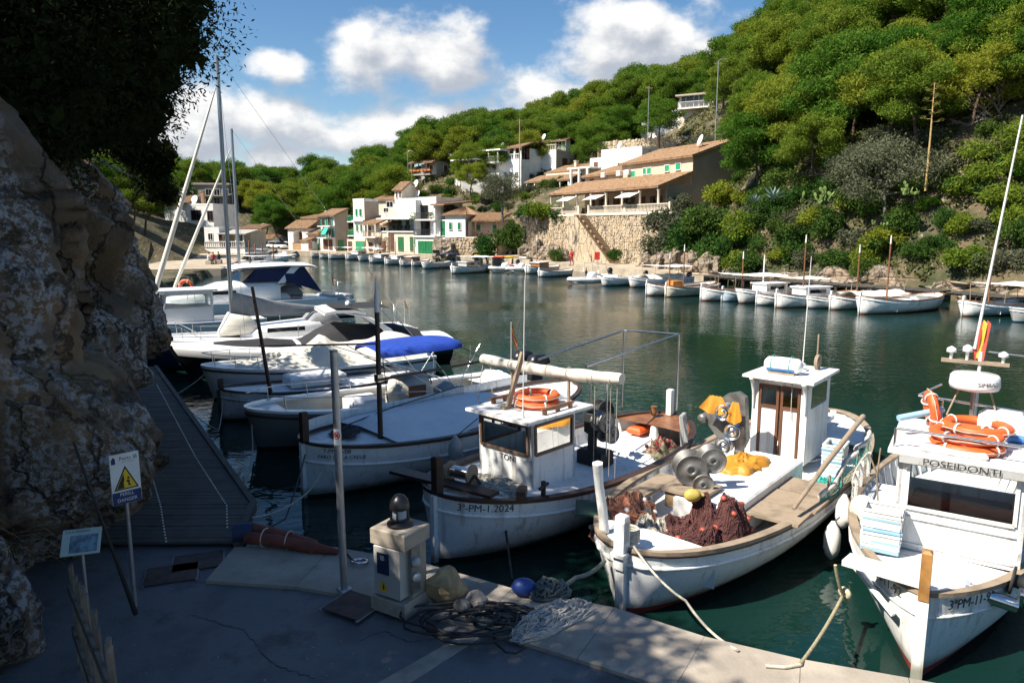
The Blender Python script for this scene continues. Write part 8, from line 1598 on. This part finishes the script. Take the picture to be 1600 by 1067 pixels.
    coil('wide black cable coil lying on the quay', 730, 980, .34, 7, RUBBER, .013, 3); coil('smaller black cable coil next to the white net bundle', 775, 968, .24, 5, RUBBER, .012, 5)
    pts = [at_z(*q, Z + .015) for q in ((770, 985), (775, 1005), (790, 1018), (806, 1020), (820, 1012))]; tag(MB().tube(pts, .013, 6).build('cable_end', RUBBER), 'loose black cable end curling below the net bundle', 'cable')
    p = at_z(858, 975, Z); heap('net_bundle', 'long bundle of bunched white netting on the quay', 'net', (p.x, p.y, Z), .56, .20, .16, mat('dirty_white_net', (.42, .37, .33), .95, .3, 12, .015, 40), mat('dirty_white_cord', (.52, .47, .42), .9), 0, seed=41, strands=90, sr=.009, rz=.65, wobble=.4)
    p = at_z(818, 930, Z); o = thing('blue_buoy', 'dark blue pear buoy lashed at the quay edge', 'buoy', (p.x, p.y, Z)); MB().ball((0, 0, .11), (.15, .11, .11), 14, 10).cyl((.13, 0, .11), (.2, 0, .11), .05, .03, 10).build('body', mat('blue_buoy', (.02, .06, .26), .5, .2), o)
    p = at_z(858, 930, Z); heap('rope_tangle', 'dark tangle of chain and rope at the quay edge beside the blue buoy', 'rope', (p.x, p.y, Z), .26, .16, .16, ROPED, mat('green_grey_rope', (.14, .16, .14), .9), 0, seed=43, strands=40, sr=.016, rz=.3)
    rope('thick grey-green rope rising from the quay tangle to the net boat', [at_z(845, 925, .86), at_z(900, 902, .75), at_z(945, 876, .7)], .03, mat('green_grey_rope', (.14, .16, .14), .9), .05); rope('tan rope across the stones to the net bundle', [at_z(760, 960, .82), at_z(790, 948, .84), at_z(835, 950, .82)], .012, ROPED)
    # orange boom bundle at the boardwalk corner
    RH = mat('faded_red_boom', (.17, .045, .028), .8, .3, 4); a, b_ = at_z(375, 845, .86), at_z(528, 862, .84); o = thing('spill_boom', 'folded faded red floating boom along the quay edge by the boardwalk', 'boom', (0, 0, 0))
    for k, off in enumerate((0, .14)): MB().tube([a + Vector((.1, off * 1.3, .05 + .05 * k)), a.lerp(b_, .4) + Vector((0, off, .06 + .02 * math.sin(k * 2))), a.lerp(b_, .75) + Vector((0, off * .5, .02)), b_ + Vector((-.35 * k, 0, 0))], [.09, .085, .08, .04], 9).build('boom_tube', RH, o)
    MB().tube([a + Vector((-.1, .05, .1)), a + Vector((.15, .1, .1))], .13, 10).build('blue_wrap', mat('blue_wrap', (.015, .03, .08), .7), o)
    for t in (.25, .5): c = a.lerp(b_, t) + Vector((0, .06, .06)); MB().torus(c, .13, .01, b_ - a, 14, 5).build('tie', ROPE, o)
    p = at_z(562, 880, Z); o = thing('mooring_ring', 'iron mooring ring with rope near the pedestal', 'ring', (p.x, p.y, Z)); MB().torus((0, 0, .03), .10, .018, (0, .2, 1), 20, 8).build('ring', STEEL, o); MB().tube([(-.08, 0, .03), (-.2, .15, .06), (-.3, .4, .02), (-.3, .75, -.3)], .018, 6).build('rope_end', ROPED, o)
    rope('black shore cable hanging from TONI bow to the water', [TO.M @ Vector((2.25, 1.2, 1.0)), at_z(787, 800, .6), at_z(800, 905, .3)], .02, RUBBER, .0)
quay_things()
# ================================================================ cliff vegetation, particular plants, poles
def cliff_tree():
    o = thing('wild_olive_tree', 'dark dense wild olive overhanging from the top of the cliff', 'tree', (-10.6, 13.6, 5.4))
    base = Vector(o.location); C, R_ = [], []; br = MB(); br.tube([(0, 0, -.8), (.3, .2, .9), (.6, .3, 2.2), (.4, .1, 4.2)], [.3, .25, .18, .08], 8)
    for (px, py, y, r) in ((40, 20, 9.0, 1.3), (120, 40, 9.6, 1.4), (190, 10, 10.5, 1.4), (240, 30, 11, .85), (285, 55, 11.2, .5), (305, 15, 11.3, .38), (312, 80, 11.3, .26), (262, 100, 11, .5), (215, 110, 11, .85), (245, 180, 11.6, .4), (262, 160, 11.6, .22), (150, 130, 10, 1.0), (60, 120, 8.6, .9), (240, 235, 12.2, .45), (272, 258, 12.4, .34), (290, 240, 12.4, .2), (200, 180, 11.2, .7), (100, 190, 9.4, .7), (20, 190, 8, .7), (280, -40, 11, .6), (180, -60, 10.5, 1.0), (315, -20, 11.4, .3), (278, 300, 15.6, .4), (262, 270, 15, .5)):
        c = at_y(px - (28 if px > 200 else 0), py, y * 1.32) - base; r *= 1.24; C.append(tuple(c)); R_.append(r); br.tube([(.4, .2, 2.0), (Vector((.4, .2, 2.0)) + c) / 2 + Vector((0, 0, .2)), c], [.10, .05, .015], 5)
    br.build('trunk', GBARK, o); V, F = leaves(C, R_, 2600, .05, .016, .9, .1, .5); V2, F2 = leaves(C, [r * .72 for r in R_], 420, .16, .08, .9, .1, .6)
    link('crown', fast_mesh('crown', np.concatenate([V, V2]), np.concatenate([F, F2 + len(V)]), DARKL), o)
    # further trees on the cliff top: they shade the quay and the nearest hulls
    for i, (x, y, z, s, lab) in enumerate(((-9.2, 7.2, 8.1, 1.3, 'dark tree on the cliff edge above the quay'), (-10.4, 9.4, 7.6, 1.25, 'dark tree on the cliff top behind the wild olive'), (-10.6, 12.6, 6.2, 1.2, 'dark tree on the lower cliff top before the boardwalk'), (-12.2, 16.2, 5.4, 1.15, 'dark tree farthest along the cliff top'), (-7.4, 3.2, 7.6, 1.1, 'dark tree hanging over the steps at the near end of the quay'), (-8.6, .4, 9.0, 1.3, 'dark tree highest on the cliff behind the steps'))):
        t = place(OLIVES[i % 2], ('trunk', 'crown'), 'cliff_tree', lab, 'tree', None, (x, y, z), s)
        for c in t.children:
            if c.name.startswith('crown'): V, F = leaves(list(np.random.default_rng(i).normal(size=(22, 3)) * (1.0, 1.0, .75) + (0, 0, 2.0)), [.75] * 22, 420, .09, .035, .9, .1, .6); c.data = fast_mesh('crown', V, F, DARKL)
cliff_tree()
def grass_tufts():
    r = np.random.default_rng(3); V, F = [], []; n = 0
    spots = [(y, z) for y, z in zip(r.uniform(4.6, 9, 34), r.uniform(1.5, 6, 34))] + [(7.8 + .2 * k, 1.5 + .5 * k) for k in range(9)] + [(8.4, 5.6), (9.0, 5.2), (6.4, 5.4), (12.6, 4.4), (12.9, 3.2), (13, 2.4), (15, 5.4), (16.5, 5.6)]
    for (y, z) in spots:
        x = cliff_x(y, z) + .02
        for k in range(34):
            a = r.uniform(-1, 1); L = r.uniform(.18, .6); p = np.array([x, y + r.normal() * .08, z + r.normal() * .08]); d = np.array([r.uniform(.3, 1.0), a * .8, r.uniform(-.2, 1.0)]); d /= np.linalg.norm(d); w = np.array([0, 1, .3]) * .004
            q = p + d * L * .6; e = q + (d + np.array([.1, 0, -1.1])) * L * .35; V += [p - w, p + w, q + w * .8, q - w * .8, e + w * .2, e - w * .2]; F += [(n, n + 1, n + 2, n + 3), (n + 3, n + 2, n + 4, n + 5)]; n += 6
    tag(link('dry_grass', fast_mesh('dry_grass', np.array(V), np.array(F), leaf_mat('straw', (.16, .11, .05), (.30, .22, .11), .3, .01))), 'dry straw-coloured grass hanging in tufts on the cliff', kind='stuff')
    C = [(cliff_x(y, z) + .05, y, z) for (y, z) in ((7.75, 3.2), (7.8, 4.2), (8.0, 2.2), (12.8, 3.5), (12.9, 4.4), (5.4, 2.2), (5.9, 1.6), (6.2, 5.6), (8.6, 5.5), (10, 5.7), (14, 5.6))]; V, F = leaves(C, [.28] * len(C), 300, .035, .014, 1.3, 0, .7)
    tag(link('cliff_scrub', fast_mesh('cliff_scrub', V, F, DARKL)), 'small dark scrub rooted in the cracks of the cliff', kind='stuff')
    o = thing('ivy_sprig', 'bright green leafy sprig at the left picture edge on the cliff', 'plant', (cliff_x(6, 3.6) + .1, 6.0, 3.35)); LG = leaf_mat('bright_leaf', (.10, .22, .02), (.16, .30, .03), .4)
    for k, (a, s) in enumerate(((.3, .09), (1.4, .07), (2.6, .08), (.9, .06))): q = MB().add([(0, 0, 0), (s * .5, -.01, s * .5), (0, -.02, s * 1.2), (-s * .5, -.01, s * .5)], [(0, 1, 2, 3)]).build('leaf', LG, o, (.15 * k, 0, .05 * math.sin(k * 2))); q.rotation_euler = (0, a, 0)
    MB().tube([(-.2, 0, -.02), (.2, .02, 0), (.5, 0, .03)], .008, 5).build('stem', ORN, o)
grass_tufts()
def rock_bank():
    pts = [Vector((17.1, 65.8)), Vector((29.4, 49.7)), Vector((32, 43)), Vector((37, 35))]; S = []; o_ = 0
    for a, b in zip(pts, pts[1:]):
        n = int((b - a).length / .4); d = (b - a).normalized(); nn = Vector((-d.y, d.x)); nn = nn if nn.x > 0 else -nn
        for i in range(n): S.append((a.lerp(b, i / n), nn))
    S = [(Vector((9.6 + .5 * i, 79.6 - .92 * i)), Vector((.88, .47))) for i in range(0)] + S; P = []
    for k, (p, nn) in enumerate(S):
        h = .9 + 2.4 * max(0, mnoise.noise(Vector((k * .13, 3, 0))) + .15); row = []
        for j in range(12):
            z = .2 + (h - .2) * j / 9 if j < 10 else h - .15 * (j - 9); v = Vector((k * .4, z * 1.4, 1)); dsp = mnoise.fractal(v * .8, 1, 2, 5) * .8 + .7 * (mnoise.cell(mnoise.voronoi(Vector((k * .36, z * 1.1, 2)))[1][0] * 4.7)); q = p + nn * (2.15 + .25 * z - dsp * .55 + (1.1 * (j - 9) if j > 9 else 0)); row.append((q.x, q.y, z + .12 * mnoise.noise(v * 1.3)))
        P.append(row)
    tag(MB().grid(P, False).build('rocky_bank', ROCKW), 'pale weathered rock face behind the timber walkway', 'rock')
    # boulders and rock under the tan house wall, left of the stair
    for i, (px, py, y, s) in enumerate(((822, 400, 99, 1.2), (838, 396, 97, 1.5), (852, 402, 95, 1.1), (868, 404, 94, 1.3), (880, 398, 92, 1.0), (1010, 408, 79, 1.0), (1035, 412, 76, 1.2), (1060, 415, 74, 1.4), (1085, 418, 70, 1.3), (1110, 421, 67.5, 1.2), (690, 393, 111, 1.6), (700, 395, 110, 1.2), (745, 395, 108, 1.0))):
        p = at_y(px, py, y); b = MB(); b.ball((0, 0, 0), (s, s * .8, s * 1.1), 16, 12); b.v = [tuple(Vector(v) + Vector(v).normalized() * s * (.38 * mnoise.fractal(Vector(v) * 1.3 + Vector((i * 3, 0, 0)), 1, 2, 4) - .2 * (mnoise.cell(Vector(v) * 1.7 + Vector((i, 0, 0))) > .3))) for v in b.v]; b.sm = [False] * len(b.sm); tag(b.build('boulder', ROCKW, None, (p.x, y, .7 + s * .55)), 'pale limestone boulder %s' % ('at the foot of the retaining wall' if i < 5 else 'on the bank right of the stair' if i < 10 else 'beside the cottage stone base'), 'boulder', 'boulders %s' % ('at the wall foot' if i < 5 else 'right of the stair' if i < 10 else 'by the cottage'))
rock_bank()
def particular_plants():
    def P(px, py, y): return at_y(px, py, y)
    q = P(785, 318, 108); olive(q.x, q.y, 1.3, 'large grey-green olive in front of the porch houses', z=q.z - 1.0); q = P(735, 285, 122); pine(q.x, q.y, .75, 'small pine standing before the flat-roofed villa', None, 1, z=q.z - 2.0)
    q = P(762, 398, 103); shrub(q.x, q.y, 1.7, 'dense dark green bush on the quay right of the cottage', None, 0, .8, 1.3); q = P(797, 385, 102); shrub(q.x, q.y, 1.6, 'light green fig-like bush beside the rough steps', None, 1, q.z, 1.5)
    for i, (px, py, y, s, k, lab) in enumerate(((1045, 345, 78, 1.9, 2, 'grey-leaved bush crowding the right end of the retaining wall'), (1075, 370, 74, 1.9, 0, 'dark green bush below the gable of the tan house'), (1025, 380, 79, 1.3, 2, 'pale bush at the foot of the retaining wall end'), (1100, 345, 73, 1.9, 0, 'tall green bush right of the grey-leaved bush'), (1150, 350, 69, 1.6, 9, 'yellow-green bush above the awning boats'), (1115, 385, 69, 1.5, 1, 'green bush close behind the cream-hooded boat'), (960, 395, 85, .7, 1, 'small bush at the stair foot'), (870, 398, 91, .9, 0, 'small bush under the retaining wall left of the stair'), (1060, 318, 82, 1.4, 2, 'grey bush over the wall coping by the porch'), (875, 335, 101, 1.2, 1, 'vine bush behind the left balustrade'), (840, 325, 104, 1.5, 3, 'tall reed-green bush left of the balustrade'), (825, 325, 106, 1.3, 3, 'reed-green bush next to the pergola house'), (700, 330, 119, 1.5, 2, 'straggling bush on the rocks above the cottage'), (1130, 300, 79, 1.5, 9, 'bright bush against the shaded gable'))):
        p = P(px, py, y); shrub(p.x, p.y, s, lab, None, k, max(.7, p.z - 1.0 * s), 1.25)
    for i, (px, py, y, s, lab) in enumerate(((1390, 262, 59, 1.55, 'big silvery olive in the middle of the right slope'), (1345, 275, 62, 1.1, 'smaller silvery olive left of the big one'), (1100, 205, 96, 1.2, 'grey olive beside the upper terrace wall'))):
        p = P(px, py, y); olive(p.x, p.y, s, lab, z=gz(p.x, p.y) - .1)
    # agaves and prickly pears
    AG = leaf_mat('agave_leaf', (.13, .20, .17), (.22, .30, .26), .05, .01); PP = leaf_mat('cactus_pad', (.12, .18, .05), (.20, .26, .09), .05, .01)
    for i, (px, py, y, s, lab) in enumerate(((1208, 312, 62, 1.25, 'large blue-green agave rosette on the slope'), (1180, 316, 63, .8, 'smaller agave left of the large rosette'))):
        p = P(px, py, y); o = thing('agave', lab, 'agave', (p.x, y, p.z)); r = random.Random(i)
        for k in range(26):
            a = k * 2.4; e = .35 + .9 * (k / 26) + r.uniform(-.1, .1); L = s * r.uniform(.9, 1.15); d = Vector((math.cos(a) * math.cos(e), math.sin(a) * math.cos(e), math.sin(e))); w = d.cross(Vector((0, 0, 1))).normalized(); pts = []
            for (t, ww) in ((0, .06), (.35, .085), (.7, .05), (1, .004)): c = d * L * t + Vector((0, 0, -.12 * t * t * L)); pts.append([c - w * ww * s, c + Vector((0, 0, -.03)), c + w * ww * s])
            MB().grid(pts, True).build('leaf', AG, o)
    for i, (px, py, y, s, n, lab) in enumerate(((1275, 318, 60, 1.0, 46, 'wide prickly pear clump right of the agave'), (1425, 305, 55, .8, 26, 'prickly pear clump under the flower stalk'), (1378, 352, 56, .55, 12, 'small prickly pear hanging on the bank'))):
        p = P(px, py, y); o = thing('prickly_pear', lab, 'cactus', (p.x, y, p.z)); r = random.Random(i + 5); nodes = [(Vector((r.uniform(-1.3, 1.3) * s, r.uniform(-.4, .4), 0)), 1.2) for _ in range(6)]; pad = None
        for k in range(n):
            b, el = r.choice(nodes); d = Vector((r.uniform(-.8, .8), r.uniform(-.5, .5), r.uniform(.5, 1.2))).normalized(); c = b + d * .34 * s
            if pad is None: pad = MB().ball((0, 0, .2), (.14, .035, .2), 10, 6).build('pad', PP, o); q = pad
            else: q = link('pad', pad.data, o)
            q.location = b; q.rotation_euler = (Vector((0, 0, 1)).rotation_difference(d) @ Matrix.Rotation(r.uniform(0, 3), 3, 'Z').to_quaternion()).to_euler(); q.scale = (s * 1.1,) * 3
            if c.z < 1.9 * s: nodes.append((c, el))
    p = P(1447, 288, 56); o = thing('agave_flower_stalk', 'tall dry agave flower stalk rising from the slope', 'plant', (p.x, 56, p.z)); tp = P(1447, 130, 56); H = tp.z - p.z; MB().tube([(0, 0, -.5), (.02, 0, H * .5), (0, 0, H)], [.09, .07, .03], 8).build('stalk', mat('dry_stalk', (.38, .26, .10), .9, .3, 3), o); r = random.Random(2); FL = leaf_mat('stalk_buds', (.10, .11, .03), (.18, .17, .05), .2)
    for k in range(13): z = H * (.62 + .38 * k / 13); a = k * 2.2; e = Vector((math.cos(a), math.sin(a) * .6, .2)) * (.75 * (1 - .6 * k / 13)); MB().tube([(0, 0, z), (e.x * .6, e.y * .6, z + .02), (e.x, e.y, z + .12)], .02, 4).build('branchlet', MATS['dry_stalk'], o); V, F = leaves([(e.x, e.y, z + .15)], [.2], 70, .06, .03, .5); link('bud_cluster', fast_mesh('bud_cluster', V, F, FL), o)
    # dead tree
    p = P(1560, 190, 60); o = thing('dead_tree', 'bare grey dead tree sprawling on the upper right slope', 'tree', (p.x, 60, p.z)); b = MB(); r = random.Random(4)
    def grow(a, d, L, rad, dep):
        e = a + d * L + Vector((0, 0, -.05 * L)); b.tube([a, a.lerp(e, .5) + Vector((r.uniform(-.1, .1), r.uniform(-.1, .1), r.uniform(-.05, .1))) * L, e], [rad, rad * .8, rad * .6], 4)
        if dep:
            for _ in range(3): grow(a.lerp(e, r.uniform(.55, 1)), (d + Vector((r.uniform(-.7, .7), r.uniform(-.6, .6), r.uniform(-.5, .6)))).normalized(), L * r.uniform(.55, .75), rad * .6, dep - 1)
    for d in ((-.8, -.1, .5), (-.5, -.4, .8), (-.9, -.3, .1), (-.2, -.5, .9), (-.9, 0, -.2)): grow(Vector((0, 0, 0)), Vector(d).normalized(), 1.7, .09, 3)
    b.build('branches', mat('dead_wood', (.26, .23, .20), .95, .2), o)
    # open-crowned pine on the top right skyline
    for (px, py, y, s, lab) in ((1480, 30, 74, 1.15, 'open-crowned pine standing against the sky at the top right'), (1570, 60, 66, 1.2, 'bright pine at the upper right corner'), (1310, 40, 88, 1.15, 'broad pine forming the summit of the hill'), (1380, 30, 84, 1.2, 'second broad pine of the summit'), (1230, 70, 96, 1.2, 'pine at the shoulder of the hill before the summit'), (1030, 190, 116, 1.0, 'pine with curved trunk before the white wall of the pale house'), (1290, 185, 70, 1.35, 'broad bright pine in the centre of the right slope'), (1190, 250, 74, 1.0, 'bright low pine right of the shaded gable'), (1560, 300, 55, 1.1, 'bright low pine at the right edge above the walkway')):
        p = P(px, py, y); pine(p.x, y, s, lab, None, tall=(px == 1480), z=p.z - 5.0 * s if py < 100 else p.z - 3.6 * s)
particular_plants()
def poles_and_rest():
    def pole(lab, px, y0, py1, y, r=.08, m=None, lamp=False, z=None):
        p = at_y(px, py1, y); b0 = gz(p.x, y) if z is None else z; o = thing('utility_pole', lab, 'pole', (p.x, y, b0)); h = at_y(px, y0, y).z - b0; MB().cyl((0, 0, -.3), (0, 0, h), r, r * .7, 8).build('shaft', m or OLDW, o); MB().bar((-.5, 0, h - .25), (.5, 0, h - .25), .08, .08).build('crossarm', OLDW, o)
        if lamp: MB().tube([(0, 0, h), (.3, 0, h + .25), (.7, 0, h + .25)], .03, 6).build('lamp_arm', METAL, o); MB().box((.85, 0, h + .22), (.4, .14, .08), bev=.02).build('lamp_head', METAL, o)
        return Vector((p.x, y, b0 + h - .25))
    A = pole('brown utility pole left of the porch villa', 812, 186, 275, 124, .12); B_ = pole('tall thin lamp pole at the gable of the tan house', 1117, 96, 232, 92, .07, METAL, True); C_ = pole('short pole on the upper slope left of the pale house', 1012, 135, 215, 110, .06, METAL); D_ = pole('thin lamp mast before the balcony cottage', 638, 238, 285, 140, .07, METAL, True); E_ = pole('lamp post on the far quay', 409, 352, 390, 128, .06, METAL, True, .8)
    tag(MB().tube([A.lerp(D_, t / 12) - Vector((0, 0, 3.2 * (t / 12) * (1 - t / 12))) for t in range(13)], .012, 4).build('overhead_wire', RUBBER), 'overhead wire strung between the hillside poles', 'wire')
    w0, w1 = at_y(285, 284, 120), at_y(640, 262, 150); tag(MB().tube([w0.lerp(w1, t / 12) - Vector((0, 0, 1.5 * (t / 12) * (1 - t / 12))) for t in range(13)], .025, 4).build('overhead_wire', RUBBER), 'long overhead wire crossing the sky at the left', 'wire')
    for i, (px, py, z1, lab) in enumerate(((391, 418, 3.2, 'rusty brown mooring pile, first from the restaurant'), (400, 417, 2.8, 'rusty brown mooring pile, second from the restaurant'), (411, 414, 2.4, 'rusty brown mooring pile, third from the restaurant'), (428, 412, 2.6, 'brown mooring pile nearest the kiosk'), (358, 420, 5.2, 'tall red-brown pole before the restaurant wall'))):
        p = at_z(px, py, 0); tag(MB().cyl((0, 0, -1), (0, 0, z1), .1, .09, 8).cyl((0, 0, z1), (0, 0, z1 + .08), .11, .05, 8).build('mooring_pile', mat('rusty_pile', (.24, .10, .05), .8, .3, 3), None, (p.x, p.y, 0)), lab, 'pile')
    def car(lab, px, py, y, m):
        p = at_y(px, py, y); o = thing('parked_car', lab, 'car', (p.x, y, max(.8, gz(p.x, y))), -.5); loft_body(o, 'body', m, [(-2.0, .75, .3, .85), (-1.8, .82, .25, .95), (1.6, .82, .25, .85), (2.0, .72, .3, .7)]); loft_body(o, 'cabin', GLASS, [(-1.7, .6, .85, 1.2), (-1.2, .68, .85, 1.42), (.3, .68, .85, 1.42), (1.0, .6, .85, .95)]); MB().box((-.45, 0, 1.43), (1.5, 1.2, .06), bev=.02).build('roof', m, o)
        for x in (-1.25, 1.25):
            for s in (-1, 1): MB().cyl((x, s * .66, .32), (x, s * .84, .32), .32, .32, 14).build('wheel', RUBBER, o)
        for s in (-1, 1): MB().box((2.0, s * .5, .62), (.06, .3, .14)).build('headlight', GEL, o)
    car('white car parked behind the far quay beside the arched house', 433, 386, 137, GEL); car('dark grey car parked behind the white car', 442, 383, 141, mat('grey_car_paint', (.10, .10, .11), .25))
    o = thing('lifebuoy_station', 'red lifebuoy box on the wall beside the stair foot', 'box', at_y(933, 404, 84.2)); MB().box((0, 0, .3), (.6, .25, .9), bev=.05).build('case', mat('red_case', (.5, .03, .025), .5), o); MB().box((0, 0, -.3), (.08, .08, .7)).build('post', METAL, o)
    # flower pots and vines on the landing
    p = at_z(500, 470, 0); flo = [(1370, 437, 1.6), (1497, 447, 1.3)]
    for i, (px, py, h) in enumerate(flo): q = at_z(px, py, .75); tag(MB().cyl((0, 0, -.2), (0, 0, h), .11, .1, 10).lathe([(.14, h), (.14, h + .06)], n=10).build('mooring_bollard', METAL, None, (q.x, q.y, .75)), ('grey steel bollard on the walkway behind the tall-masted boat', 'grey steel bollard on the walkway near the right-edge boat')[i], 'bollard')
poles_and_rest()
